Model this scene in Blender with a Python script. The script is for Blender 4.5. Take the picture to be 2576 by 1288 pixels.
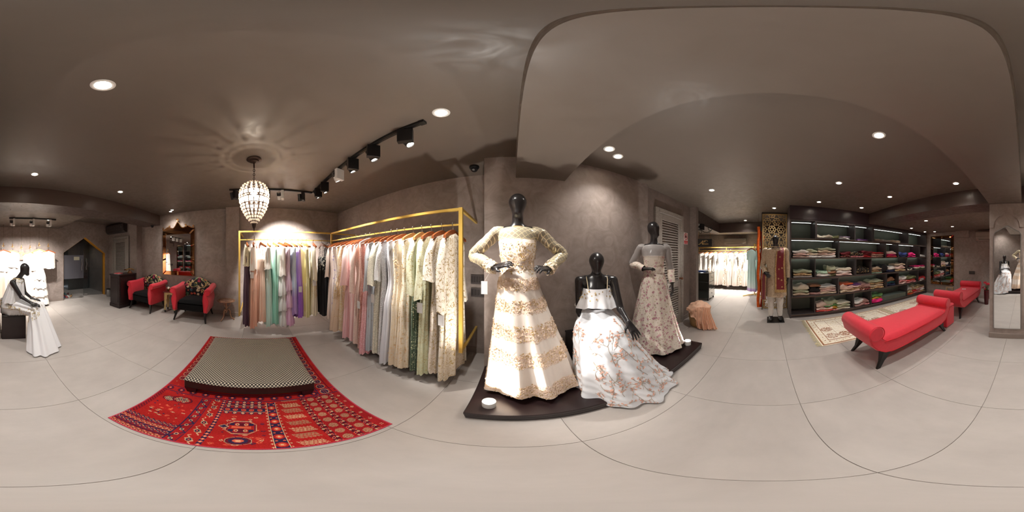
import bpy, math, random
import numpy as np
from math import sin, cos, pi, atan2, hypot, sqrt, radians
from mathutils import Vector, Matrix
for _o in list(bpy.data.objects): bpy.data.objects.remove(_o)
SC = bpy.context.scene
COL = SC.collection
R = random.Random(11)
# ------------------------------------------------------------------ camera
_cd = bpy.data.cameras.new('camera'); cam = bpy.data.objects.new('camera', _cd); COL.objects.link(cam)
_cd.type = 'PANO'
for _h in (_cd, getattr(_cd, 'cycles', None)):
    if _h is None: continue
    try: _h.panorama_type = 'EQUIRECTANGULAR'
    except Exception: pass
_cd.clip_start = .02; _cd.clip_end = 60
cam.location = (0, 0, 1.4); cam.rotation_euler = (pi/2, 0, 0)
SC.camera = cam
# ------------------------------------------------------------------ world, exposure
SC.view_settings.view_transform = 'Standard'; SC.view_settings.look = 'None'
SC.view_settings.gamma = 1; SC.view_settings.use_curve_mapping = False
SC.view_settings.exposure = 0.4
_w = bpy.data.worlds.new('world'); SC.world = _w; _w.use_nodes = True
_w.node_tree.nodes['Background'].inputs[0].default_value = (.03, .028, .026, 1)
_w.node_tree.nodes['Background'].inputs[1].default_value = .5
cy = SC.cycles
cy.max_bounces = 6; cy.diffuse_bounces = 4; cy.glossy_bounces = 4; cy.transmission_bounces = 4; cy.transparent_max_bounces = 10
cy.caustics_reflective = False; cy.caustics_refractive = False
cy.sample_clamp_indirect = 4.0
cy.use_denoising = True
DOWN_W, TRACK_W, UP_W = 38.0, 54.0, 72.0      # watts of one ceiling downlight, track spot, floor uplight
WARM, COOL = (1, .955, .90), (.90, .93, 1)

# ------------------------------------------------------------------ helpers
def S(r, g, b):
    f = lambda c: (c/255/12.92) if c/255 <= .04045 else ((c/255+.055)/1.055)**2.4
    return (f(r), f(g), f(b), 1)
def lerp(a, b, t): return a+(b-a)*t

class MB:
    """collects shapes; build() links them as one mesh object"""
    def __init__(s): s.v = []; s.f = []; s.m = []; s.mi = 0
    def add(s, vs, fs):
        o = len(s.v); s.v.extend(map(tuple, vs)); s.f.extend([tuple(i+o for i in f) for f in fs]); s.m.extend([s.mi]*len(fs)); return s
    def box(s, x0, x1, y0, y1, z0, z1, b=0.0):
        if x0 > x1: x0, x1 = x1, x0
        if y0 > y1: y0, y1 = y1, y0
        if z0 > z1: z0, z1 = z1, z0
        if b <= 0:
            v = [(x, y, z) for z in (z0, z1) for y in (y0, y1) for x in (x0, x1)]
            return s.add(v, [(0,2,3,1), (4,5,7,6), (0,1,5,4), (2,6,7,3), (0,4,6,2), (1,3,7,5)])
        b = min(b, (x1-x0)*.49, (y1-y0)*.49, (z1-z0)*.49)
        def ring(i, z):
            return [(x0+i, y0+b, z), (x0+b, y0+i, z), (x1-b, y0+i, z), (x1-i, y0+b, z), (x1-i, y1-b, z), (x1-b, y1-i, z), (x0+b, y1-i, z), (x0+i, y1-b, z)]
        def ring2(z):
            return [(x0+b, y0+b, z)]*2+[(x1-b, y0+b, z)]*2+[(x1-b, y1-b, z)]*2+[(x0+b, y1-b, z)]*2
        o = [(x0+b, y0+b, z0), (x1-b, y0+b, z0), (x1-b, y1-b, z0), (x0+b, y1-b, z0)]
        t = [(p[0], p[1], z1) for p in o]
        a = ring(0, z0+b); c = ring(0, z1-b)
        v = o+a+c+t
        A, Cc, T = 4, 12, 20
        f = [(3,2,1,0), (20,21,22,23)]
        for k in range(8): f.append((A+k, A+(k+1)%8, Cc+(k+1)%8, Cc+k))
        for q in range(4):
            f.append((q, A+2*q+1 if 0 else A+2*q, A+(2*q-1)%8)[::1]) if 0 else None
        # chamfers: sides k=1,3,5,7 are the four faces; k=0,2,4,6 the corners
        side = {1: (0, 1), 3: (1, 2), 5: (2, 3), 7: (3, 0)}
        for k, (p, q) in side.items():
            f.append((p, q, A+(k+1)%8, A+k)); f.append((Cc+k, Cc+(k+1)%8, T+q, T+p))
        for q in range(4):
            k = 2*q; f.append((q, A+(k+1)%8, A+k)); f.append((T+q, Cc+k, Cc+(k+1)%8))
        return s.add(v, f)
    def tube(s, pts, r, n=8, caps=True, flat=1.0, up=None):
        P = [Vector(p) for p in pts]; m = len(P); rr = r if hasattr(r, '__len__') else [r]*m
        T = [(P[min(i+1, m-1)]-P[max(i-1, 0)]).normalized() for i in range(m)]
        u = Vector(up) if up else (Vector((0, 0, 1)) if abs(T[0].z) < .9 else Vector((1, 0, 0)))
        vs = []
        for i in range(m):
            t = T[i]; u = (u-t*u.dot(t))
            if u.length < 1e-5: u = t.orthogonal()
            u.normalize(); w = t.cross(u)
            for k in range(n):
                a = 2*pi*k/n; vs.append(P[i]+u*(cos(a)*rr[i]*flat)+w*(sin(a)*rr[i]))
        fs = [(i*n+k, i*n+(k+1) % n, (i+1)*n+(k+1) % n, (i+1)*n+k) for i in range(m-1) for k in range(n)]
        if caps: fs += [tuple(range(n))[::-1], tuple(range((m-1)*n, m*n))]
        return s.add(vs, fs)
    def bar(s, a, b, w, h=None, up=(0, 0, 1)):
        a = Vector(a); b = Vector(b); h = h or w; t = (b-a).normalized(); u = Vector(up)
        if abs(t.dot(u)) > .95: u = Vector((1, 0, 0))
        p = t.cross(u).normalized()*(w/2); q = p.normalized().cross(t)*(h/2)
        v = [a-p-q, a+p-q, a+p+q, a-p+q, b-p-q, b+p-q, b+p+q, b-p+q]
        return s.add(v, [(0,3,2,1), (4,5,6,7), (0,1,5,4), (1,2,6,5), (2,3,7,6), (3,0,4,7)])
    def lathe(s, prof, c=(0, 0, 0), n=24, sx=1, sy=1):
        vs = []; 
        for r, z in prof:
            for k in range(n):
                a = 2*pi*k/n; vs.append((c[0]+cos(a)*r*sx, c[1]+sin(a)*r*sy, c[2]+z))
        m = len(prof)
        fs = [(i*n+k, i*n+(k+1) % n, (i+1)*n+(k+1) % n, (i+1)*n+k) for i in range(m-1) for k in range(n)]
        if prof[0][0] > 1e-6: fs.append(tuple(range(n))[::-1])
        if prof[-1][0] > 1e-6: fs.append(tuple(range((m-1)*n, m*n)))
        return s.add(vs, fs)
    def loft(s, rings, caps=(True, True), close=True):
        n = len(rings[0]); vs = [p for r in rings for p in r]; m = len(rings)
        e = n if close else n-1
        fs = [(i*n+k, i*n+(k+1) % n, (i+1)*n+(k+1) % n, (i+1)*n+k) for i in range(m-1) for k in range(e)]
        if caps[0] and close: fs.append(tuple(range(n))[::-1])
        if caps[1] and close: fs.append(tuple(range((m-1)*n, m*n)))
        return s.add(vs, fs)
    def grid(s, fn, nu, nv):
        vs = [fn(i/nu, j/nv) for j in range(nv+1) for i in range(nu+1)]
        w = nu+1
        return s.add(vs, [(j*w+i, j*w+i+1, (j+1)*w+i+1, (j+1)*w+i) for j in range(nv) for i in range(nu)])
    def prism(s, poly, d0, d1, axis='z'):
        def P(a, b, d): return (a, b, d) if axis == 'z' else ((a, d, b) if axis == 'y' else (d, a, b))
        n = len(poly)
        v = [P(a, b, d0) for a, b in poly]+[P(a, b, d1) for a, b in poly]
        f = [tuple(range(n))[::-1], tuple(range(n, 2*n))]+[(k, (k+1) % n, n+(k+1) % n, n+k) for k in range(n)]
        return s.add(v, f)
    def ball(s, c, r, n=10, m=7, sx=1, sy=1, sz=1):
        return s.lathe([(max(1e-7, r*sin(pi*i/m)) if 0 < i < m else 1e-7, -r*cos(pi*i/m)*sz) for i in range(m+1)], c, n, sx, sy)
    def xf(s, M, start=0):
        s.v[start:] = [tuple(M @ Vector(p)) for p in s.v[start:]]; return s
    def build(s, name, mat, parent=None, smooth=35, off=None, loc=None, rotz=0):
        me = bpy.data.meshes.new(name)
        v = s.v
        if off is not None: v = [(p[0]-off[0], p[1]-off[1], p[2]-off[2]) for p in v]
        me.from_pydata([tuple(map(float, p)) for p in v], [], s.f)
        ms = mat if isinstance(mat, (list, tuple)) else [mat]
        for q in ms: me.materials.append(q)
        if len(ms) > 1: me.polygons.foreach_set('material_index', s.m)
        if smooth:
            me.polygons.foreach_set('use_smooth', [True]*len(me.polygons))
            if smooth < 180: me.set_sharp_from_angle(angle=radians(smooth))
        me.update()
        return link(name, me, parent, loc, rotz)

def link(name, me, parent=None, loc=None, rotz=0):
    o = bpy.data.objects.new(name, me); COL.objects.link(o)
    if parent is not None: o.parent = parent
    if loc is not None: o.location = loc
    if rotz: o.rotation_euler = (0, 0, rotz)
    return o
def npmesh(name, v, f, mat, parent=None, smooth=True, loc=None, rotz=0):
    me = bpy.data.meshes.new(name); v = np.asarray(v, np.float32); f = np.asarray(f, np.int32)
    me.vertices.add(len(v)); me.vertices.foreach_set('co', v.ravel())
    k = f.shape[1]; me.loops.add(f.size); me.loops.foreach_set('vertex_index', f.ravel())
    me.polygons.add(len(f)); me.polygons.foreach_set('loop_start', np.arange(len(f), dtype=np.int32)*k)
    me.polygons.foreach_set('use_smooth', np.full(len(f), bool(smooth)))
    for q in (mat if isinstance(mat, (list, tuple)) else [mat]): me.materials.append(q)
    me.update(calc_edges=True); me.validate()
    return link(name, me, parent, loc, rotz)
def thing(name, label, cat, loc=(0, 0, 0), rotz=0, group=None):
    o = bpy.data.objects.new(name, None); COL.objects.link(o); o.empty_display_size = .1
    o.location = loc; o.rotation_euler = (0, 0, rotz)
    return tag(o, label, cat, group)
def tag(o, label, cat, group=None, kind=None):
    o['label'] = label; o['category'] = cat
    if group: o['group'] = group
    if kind: o['kind'] = kind
    return o
def part(o, label=None, kind=None):
    if label: o['label'] = label
    if kind: o['kind'] = kind
    return o
def struct(o, label=None):
    o['kind'] = 'structure'
    if label: o['label'] = label
    return o
def kids(o): return [c for c in bpy.data.objects if c.parent == o]
def dup(root, loc, rotz=0, label=None, group=None):
    def cp(o, par):
        c = o.copy(); COL.objects.link(c); c.parent = par
        for ch in CH.get(o.name, []): cp(ch, c)
        return c
    CH = {}
    for o in COL.objects:
        if o.parent is not None: CH.setdefault(o.parent.name, []).append(o)
    c = cp(root, None); c.location = loc; c.rotation_euler = (0, 0, rotz)
    if label: c['label'] = label
    if group: c['group'] = group
    return c

# ------------------------------------------------------------------ materials
class NT:
    def __init__(s, name):
        s.mat = bpy.data.materials.new(name); s.mat.use_nodes = True; s.t = s.mat.node_tree
        s.b = s.t.nodes['Principled BSDF']; s.out = s.t.nodes['Material Output']
    def n(s, typ, props=None, **ins):
        nd = s.t.nodes.new(typ)
        for k, v in (props or {}).items(): setattr(nd, k, v)
        for k, v in ins.items(): s.set(nd, k, v)
        return nd
    def set(s, nd, k, v):
        inp = None
        if isinstance(k, str) and k[0] == '_' : inp = nd.inputs[int(k[1:])]
        else:
            kk = k.replace('_', ' ')
            inp = nd.inputs.get(kk) or nd.inputs.get(k)
        if isinstance(v, bpy.types.NodeSocket): s.t.links.new(v, inp)
        elif isinstance(v, bpy.types.Node): s.t.links.new(v.outputs[0], inp)
        else: inp.default_value = v
    def p(s, **ins):
        for k, v in ins.items(): s.set(s.b, k, v)
        return s
    def coord(s, kind='Object', scale=(1, 1, 1), rot=(0, 0, 0)):
        tc = s.n('ShaderNodeTexCoord'); mp = s.n('ShaderNodeMapping')
        s.t.links.new(tc.outputs[kind], mp.inputs['Vector']); mp.inputs['Scale'].default_value = scale; mp.inputs['Rotation'].default_value = rot
        return mp.outputs[0]
    def noise(s, scale=5, detail=4, rough=.55, vec=None, dist=0):
        nd = s.n('ShaderNodeTexNoise', Scale=scale, Detail=detail, Roughness=rough, Distortion=dist)
        if vec is not None: s.t.links.new(vec, nd.inputs['Vector'])
        return nd.outputs[0]
    def vor(s, scale=5, vec=None, feature='F1', out=0, rnd=1.0):
        nd = s.n('ShaderNodeTexVoronoi', {'feature': feature}, Scale=scale, Randomness=rnd)
        if vec is not None: s.t.links.new(vec, nd.inputs['Vector'])
        return nd.outputs[out]
    def ramp(s, fac, stops, interp='LINEAR'):
        nd = s.n('ShaderNodeValToRGB'); nd.color_ramp.interpolation = interp
        e = nd.color_ramp.elements
        while len(e) < len(stops): e.new(.5)
        for el, (p, c) in zip(e, stops):
            el.position = p; el.color = c if hasattr(c, '__len__') else (c, c, c, 1)
        s.t.links.new(fac, nd.inputs[0]); return nd.outputs[0]
    def mix(s, fac, a, b, blend='MIX'):
        nd = s.n('ShaderNodeMix', {'data_type': 'RGBA', 'blend_type': blend})
        for i, v in ((0, fac), (6, a), (7, b)):
            if isinstance(v, bpy.types.NodeSocket): s.t.links.new(v, nd.inputs[i])
            else: nd.inputs[i].default_value = v
        return nd.outputs[2]
    def math(s, op, a, b=0.0, c=0.0):
        nd = s.n('ShaderNodeMath', {'operation': op})
        for i, v in enumerate((a, b, c)):
            if isinstance(v, bpy.types.NodeSocket): s.t.links.new(v, nd.inputs[i])
            else: nd.inputs[i].default_value = v
        return nd.outputs[0]
    def sep(s, vec):
        nd = s.n('ShaderNodeSeparateXYZ'); s.t.links.new(vec, nd.inputs[0]); return nd.outputs
    def comb(s, x, y, z):
        nd = s.n('ShaderNodeCombineXYZ')
        for i, v in enumerate((x, y, z)):
            if isinstance(v, bpy.types.NodeSocket): s.t.links.new(v, nd.inputs[i])
            else: nd.inputs[i].default_value = v
        return nd.outputs[0]
    def bump(s, h, strength=.3, dist=.01):
        nd = s.n('ShaderNodeBump', Strength=strength, Distance=dist, Height=h); s.set(s.b, 'Normal', nd); return s
    def glassy(s, fac):
        """mix towards transparency by fac"""
        tr = s.n('ShaderNodeBsdfTransparent'); mx = s.n('ShaderNodeMixShader')
        if isinstance(fac, bpy.types.NodeSocket): s.t.links.new(fac, mx.inputs[0])
        else: mx.inputs[0].default_value = fac
        s.t.links.new(s.b.outputs[0], mx.inputs[1]); s.t.links.new(tr.outputs[0], mx.inputs[2]); s.t.links.new(mx.outputs[0], s.out.inputs[0]); return s
MATS = {}
def mat(name, col, rough=.6, metal=0.0, var=.0, scale=12, bump=0.0, bscale=60, spec=.5, emit=0.0, ecol=None, sheen=0.0, coat=0.0):
    if name in MATS: return MATS[name]
    t = NT(name); t.p(Base_Color=col, Roughness=rough, Metallic=metal); t.b.inputs['Specular IOR Level'].default_value = spec
    if sheen: t.b.inputs['Sheen Weight'].default_value = sheen
    if coat: t.b.inputs['Coat Weight'].default_value = coat
    v = t.coord()
    if var:
        f = t.noise(scale, 4, .6, v)
        d = tuple(max(0, c*(1-var)) for c in col[:3])+(1,); l = tuple(min(1, c*(1+var)) for c in col[:3])+(1,)
        t.set(t.b, 'Base Color', t.ramp(f, [(.3, d), (.7, l)]))
    if bump: t.bump(t.noise(bscale, 3, .6, v), bump, .004)
    if emit: t.b.inputs['Emission Color'].default_value = ecol or col; t.b.inputs['Emission Strength'].default_value = emit
    MATS[name] = t.mat; return t.mat
def plaster(name, col, k=.16, rough=.55, bump=.08):
    t = NT(name); v = t.coord()
    a = t.noise(1.3, 6, .65, v, 1.2); b = t.noise(5, 6, .62, v, 2.2)
    f = t.mix(.55, a, b)
    d = tuple(c*(1-k) for c in col[:3])+(1,); l = tuple(min(1, c*(1+k)) for c in col[:3])+(1,)
    t.p(Base_Color=t.ramp(f, [(.38, d), (.5, col), (.62, l)]), Roughness=t.ramp(b, [(.3, rough-.12), (.7, rough+.12)]))
    t.b.inputs['Specular IOR Level'].default_value = .35
    t.bump(t.noise(14, 5, .65, v, 1.5), bump, .01)
    MATS[name] = t.mat; return t.mat
# ------------------------------------------------------------------ room shell
HC, HB = 2.52, 2.24
M_wall = plaster('plaster_taupe', S(152, 139, 132), .20)
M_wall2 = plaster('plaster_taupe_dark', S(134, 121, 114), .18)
M_ceil = plaster('ceiling_paint', S(106, 96, 87), .03, .42, .01)
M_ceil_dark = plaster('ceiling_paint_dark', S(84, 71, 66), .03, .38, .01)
M_trim = plaster('trim_plaster', S(142, 129, 121), .06)
def tile_mat():
    t = NT('floor_tile'); v = t.coord()
    oi = t.n('ShaderNodeObjectInfo')
    vv = t.n('ShaderNodeVectorMath', {'operation': 'ADD'}); t.t.links.new(v, vv.inputs[0])
    off = t.n('ShaderNodeVectorMath', {'operation': 'SCALE'}); t.t.links.new(t.comb(oi.outputs['Random'], 0.0, 0.0), off.inputs[0]); off.inputs['Scale'].default_value = 40
    t.t.links.new(off.outputs[0], vv.inputs[1]); vv = vv.outputs[0]
    st = t.n('ShaderNodeMapping'); t.t.links.new(vv, st.inputs[0]); st.inputs['Scale'].default_value = (1.0, 2.2, 1)
    f = t.mix(.5, t.noise(3, 6, .6, vv), t.noise(2.4, 5, .6, st.outputs[0]))
    c = t.ramp(f, [(.3, S(168, 160, 154)), (.5, S(177, 169, 163)), (.72, S(186, 178, 172))])
    t.p(Base_Color=c, Roughness=t.ramp(f, [(.3, .36), (.7, .48)])); t.b.inputs['Specular IOR Level'].default_value = .35
    return t.mat
M_tile = tile_mat(); M_grout = mat('grout', S(120, 110, 102), .9)
b = MB(); b.box(-4.2, 7.5, -7.2, 3.6, -.12, -.006)
floor = struct(b.build('floor', M_grout, smooth=0))
PT = .803; TX0, TY0 = .27, -.215
_tm = MB(); _tm.box(0.0012, PT-.0012, 0.0012, PT-.0012, -.006, 0, .0012)
_to = _tm.build('tile', M_tile, floor, smooth=0); _tme = _to.data; bpy.data.objects.remove(_to)
def floor_in(x, y):
    if -3.72 < x < 3.5 and -5.15 < y < 2.05: return not (x > -.3 and y > 1.65)
    if 3.2 < x < 7.25 and .1 < y < 3.4: return True
    return -3.9 < x < -1.7 and -6.7 < y < -4.6
for i in range(-6, 9):
    for j in range(-9, 5):
        x, y = TX0+i*PT, TY0+j*PT
        if any(floor_in(x+a*PT, y+c*PT) for a in (.05, .5, .95) for c in (.05, .5, .95)):
            link('tile', _tme, floor, (x, y, 0))
def wallbox(name, x0, x1, y0, y1, z0, z1, m, label=None):
    b = MB(); b.box(x0, x1, y0, y1, z0, z1); return struct(b.build(name, m, smooth=0), label)
def skirting(name, x0, x1, y0, y1, h=.1, m=None):
    b = MB(); b.box(x0, x1, y0, y1, 0.001, h, .004); return struct(b.build(name, m or M_trim, smooth=0))
# ceilings and beams
wallbox('ceiling', -4.2, 5.4, -5.3, 2.3, HC, HC+.1, M_ceil)
b = MB(); b.box(.037, .54, -2.46, 1.62, HB, HC-.001); struct(b.build('ceiling_beam', M_ceil, smooth=0), 'wide beam running overhead from display wall to mirror column')
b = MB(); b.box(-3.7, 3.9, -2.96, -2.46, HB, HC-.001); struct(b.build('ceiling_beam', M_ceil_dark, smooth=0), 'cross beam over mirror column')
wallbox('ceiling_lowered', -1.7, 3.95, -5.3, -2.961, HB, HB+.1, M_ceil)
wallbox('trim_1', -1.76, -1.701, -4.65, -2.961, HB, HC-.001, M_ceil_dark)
# west side
wallbox('wall_west', -3.9, -3.68, -6.9, 2.3, -.02, HC+.05, M_wall)
b = MB(); b.box(-3.68, -3.57, -.67, -.37, 0, HC-.001); struct(b.build('pilaster', M_wall, smooth=0))
b = MB(); b.box(-3.68, -3.45, -3.37, -3.1, 0, HC-.001); struct(b.build('pilaster', M_wall2, smooth=0))
skirting('baseboard_west', -3.68, -3.668, -3.09, -.672); skirting('baseboard_west', -3.68, -3.668, -.368, 2.028)
skirting('baseboard_west', -3.57, -3.558, -.672, -.368)
# north (rack wall, display block, door wall)
wallbox('wall_north', -3.9, -.27, 2.03, 2.3, -.02, HC+.05, M_wall)
wallbox('wall_display', -.278, 1.775, 1.61, 2.3, -.02, HC+.05, M_wall, 'display wall behind dressed mannequins')
wallbox('wall_north_east', 1.775, 3.4, 1.68, 1.9, -.02, HC+.05, M_wall2)
b = MB(); b.box(3.24, 3.36, 1.53, 1.68, 0, HC-.001); struct(b.build('pilaster', M_wall2, smooth=0))
skirting('baseboard_north', -3.668, -.278, 2.018, 2.03)
skirting('baseboard_north', 2.9, 3.24, 1.668, 1.68)
# south west: alcove wall with the pointed doorway
AX0, AX1 = -3.49, -1.91
b = MB()
y0, y1 = -4.65, -4.8
pts = [(-3.7, 0), (AX0, 0), (AX0, 1.5), (-2.68, 2.02), (AX1, 1.5), (AX1, 0), (.65, 0), (.65, HC), (-3.7, HC)]
def quads(b, y):
    P = [(-3.7, 0), (AX0, 0), (AX0, 1.5), (-3.7, 1.5), (-2.68, 2.02), (AX1, 1.5), (AX1, 0), (.65, 0), (.65, 1.5), (-3.7, HC), (-2.68, HC), (.65, HC)]
    b.add([(x, y, z) for x, z in P], [(0,1,2,3), (3,2,4,10,9), (5,8,11,10,4), (6,7,8,5)])
quads(b, y0); quads(b, y1)
struct(b.build('wall_south', M_wall, smooth=0))
M_brassy = mat('gold_frame_paint', S(214, 150, 44), .45, .2, .12, 8)
b = MB()
fr = [(AX0, 0), (AX0, 1.5), (-2.68, 2.02), (AX1, 1.5), (AX1, 0)]
for k in range(4):
    a, c = fr[k], fr[k+1]
    n = Vector((c[1]-a[1], -(c[0]-a[0]))).normalized()*(.012 if k < 2 else .002)
    b.add([(a[0], y0-.001, a[1]), (c[0], y0-.001, c[1]), (c[0], y1-.004, c[1]), (a[0], y1-.004, a[1]),
           (a[0]+n.x, y0-.001, a[1]+n.y), (c[0]+n.x, y0-.001, c[1]+n.y), (c[0]+n.x, y1-.004, c[1]+n.y), (a[0]+n.x, y1-.004, a[1]+n.y)],
          [(0,1,2,3), (7,6,5,4), (0,4,5,1), (1,5,6,2), (2,6,7,3), (3,7,4,0)])
struct(b.build('trim_2', M_brassy, smooth=0), 'gold pointed arch lining of entrance')
skirting('baseboard_south', AX1, .64, -4.65, -4.638, .1); skirting('baseboard_south', -3.68, AX0, -4.65, -4.638, .1)
# vestibule beyond the arch
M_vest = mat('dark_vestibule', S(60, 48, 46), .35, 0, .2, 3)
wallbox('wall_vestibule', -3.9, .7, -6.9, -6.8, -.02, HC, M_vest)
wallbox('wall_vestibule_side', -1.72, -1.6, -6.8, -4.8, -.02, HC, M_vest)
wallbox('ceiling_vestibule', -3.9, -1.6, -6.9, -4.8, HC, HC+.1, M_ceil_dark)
# south east
wallbox('wall_south_east', .6, 3.95, -5.3, -5.1, -.02, HC, M_wall)
wallbox('wall_south_return', .55, .66, -5.1, -4.651, -.02, HC, M_wall)
skirting('baseboard_south_east', .66, 3.43, -5.1, -5.088)
wallbox('trim_3', 1.76, 2.23, -5.1, -4.98, 2.02, HB-.001, M_wall)
# mirror column
b = MB(); b.box(0, .54, -3.0, -2.52, 0, HC-.001); col = struct(b.build('column', M_wall, smooth=0), 'plastered column with arched mirror')
skirting('baseboard_column', -.012, .552, -2.52, -2.505, .1)
skirting('baseboard_column', -.012, 0, -3.0, -2.52, .1); skirting('baseboard_column', .54, .552, -3.0, -2.52, .1)
# east: wall behind the shelving, next room
wallbox('wall_east', 3.9, 4.02, -5.3, -.5, -.02, HC+.05, M_wall2)
wallbox('wall_east_return', 4.02, 7.3, -.78, -.66, -.02, HC+.05, M_wall2)
wallbox('wall_far_east', 7.2, 7.35, -.78, 3.6, -.02, 2.45, M_wall)
wallbox('wall_far_north', 3.3, 7.3, 3.45, 3.6, -.02, 2.45, M_wall)
wallbox('wall_far_west', 3.28, 3.4, 1.9, 3.5, -.02, 2.45, M_wall)
wallbox('ceiling_far', 3.3, 7.35, -.78, 3.6, 2.36, 2.45, M_ceil).location.z = 0
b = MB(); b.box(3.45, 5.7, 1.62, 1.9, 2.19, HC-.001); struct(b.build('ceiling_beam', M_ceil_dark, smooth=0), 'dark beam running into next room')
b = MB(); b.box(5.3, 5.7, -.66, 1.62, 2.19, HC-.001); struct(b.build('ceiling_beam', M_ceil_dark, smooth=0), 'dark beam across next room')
bpy.data.objects.remove(bpy.data.objects['ceiling_far'])
b = MB(); b.box(5.7, 7.3, -.78, 3.6, 2.36, 2.45); b.box(3.3, 5.7, 1.9, 3.6, 2.36, 2.45); struct(b.build('ceiling_far', M_ceil, smooth=0))
wallbox('ceiling_next', 5.4, 5.75, -.78, 1.9, HC, HC+.1, M_ceil)
wallbox('ceiling_next_side', 3.3, 5.4, 1.6, 1.95, HC-.001, HC+.09, M_ceil) if 0 else None

# ------------------------------------------------------------------ ceiling lights
M_lens = mat('lamp_lens', (1, .96, .9, 1), .3, emit=14, ecol=(1, .95, .88, 1))
M_ring = mat('lamp_ring', S(235, 232, 226), .4)
M_black = mat('black_metal', S(22, 20, 20), .45, .3)
M_white = mat('white_enamel', S(232, 230, 226), .35)
def spot(parent, loc, target, watt, col=WARM, angle=110, blend=1.0, radius=.03):
    ld = bpy.data.lights.new('spot', 'SPOT'); ld.energy = watt; ld.color = col; ld.spot_size = radians(angle); ld.spot_blend = blend; ld.shadow_soft_size = radius
    o = bpy.data.objects.new('spot', ld); COL.objects.link(o); o.parent = parent; o.location = loc
    d = Vector(target)-Vector(loc); o.rotation_euler = d.to_track_quat('-Z', 'Y').to_euler(); return o
def downlight(x, y, label, z=HC, watt=DOWN_W, col=WARM, r=.036, ang=120):
    t = thing('downlight', label, 'light', (x, y, z), group='recessed ceiling downlights')
    b = MB(); b.lathe([(r+.016, 0), (r+.016, -.004), (r+.008, -.008), (r, -.006), (r*.96, -.001), (r*.9, .0)], n=28); b.build('trim_ring', M_ring, t)
    b = MB(); b.lathe([(1e-6, -.0035), (r*.95, -.0035)], n=24); b.build('lens', M_lens, t)
    if watt: spot(t, (0, 0, -.012), (0, 0, -1), watt, col, ang)
    return t
DL = [(-.38, -.52, 'bright downlight nearest the red carpet', 1.7), (-.39, .84, 'bright downlight by free end of the track', 1.4), (-.43, -1.99, 'downlight near beam above seated mannequin', 1.7),
      (-1.81, -1.99, 'downlight before beam by reception counter', 1.9), (.95, -.77, 'large downlight nearest wide beam on shelf side', 1.1),
      (2.11, -.98, 'downlight over near end of beige carpet', .8), (.95, -2.14, 'downlight close to mirror column on shelf side', .8), (2.16, -2.0, 'downlight above middle of front red bench', .8),
      (3.09, -1.0, 'downlight above first shelf columns', .5), (3.08, -1.99, 'downlight above middle of shelving near cross beam', .5), (3.69, -.14, 'downlight above sherwani mannequin', 1.5),
      (2.46, .885, 'downlight before louvered door with brass knob', .9), (.966, 1.27, 'bigger downlight of pair above seated mannequin', 1.2), (.815, 1.2, 'smaller downlight of pair above seated mannequin', .0)]
for x, y, l, k in DL: downlight(x, y, l, watt=DOWN_W*k)
for x, y, q in ((-3.36, -1.9, 'small downlight above ornate wall mirror, farther from wall'), (-3.46, -2.0, 'small downlight above ornate wall mirror, nearer the wall')): downlight(x, y, q, watt=DOWN_W*.75, r=.03)
for x, y, l, k in [(2.16, -3.15, 'lowered ceiling downlight nearest rear red bench', .7), (3.1, -3.75, 'lowered ceiling downlight over far shelves', .45), (1.95, -4.15, 'lowered ceiling downlight over rear bench end', .5),
                (2.9, -4.75, 'lowered ceiling downlight above tall mirror', .3), (3.2, -4.6, 'lowered ceiling downlight in far shelf corner', .25)]:
    downlight(x, y, l, HB, DOWN_W*k, r=.034)
downlight(-1.1, -3.55, 'alcove downlight by hanging dresses', HB, DOWN_W*1.5)
downlight(-2.55, -3.9, 'small downlight before pointed glass doorway', HC, DOWN_W*.9, r=.025)
downlight(-2.75, -5.25, 'downlight in lobby beyond pointed glass doorway', HC, DOWN_W*1.1)
# next room
for x, y, l in [(5.0, .7, 'next room downlight behind beam'), (6.4, 1.9, 'next room downlight near bridal rail'), (6.45, .9, 'next room downlight above white gowns'), (4.4, 2.6, 'next room downlight above mirrored chest')]:
    downlight(x, y, l, HC if x < 5.3 and y < 1.6 else 2.36, DOWN_W*(8 if x > 6 else 1.0))
# ------------------------------------------------------------------ carpets and seating
M_dkwood = mat('espresso_wood', S(34, 20, 20), .32, 0, .25, 6)
M_blackwood = mat('black_wood', S(18, 14, 13), .35)
M_red = mat('red_weave', S(218, 44, 62), .62, 0, .05, 30, .25, 500, .3, sheen=.3)
M_redpipe = mat('red_piping', S(200, 34, 46), .6)
M_velvet = mat('black_velvet', S(9, 8, 9), .9, spec=.2, sheen=.03)

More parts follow.
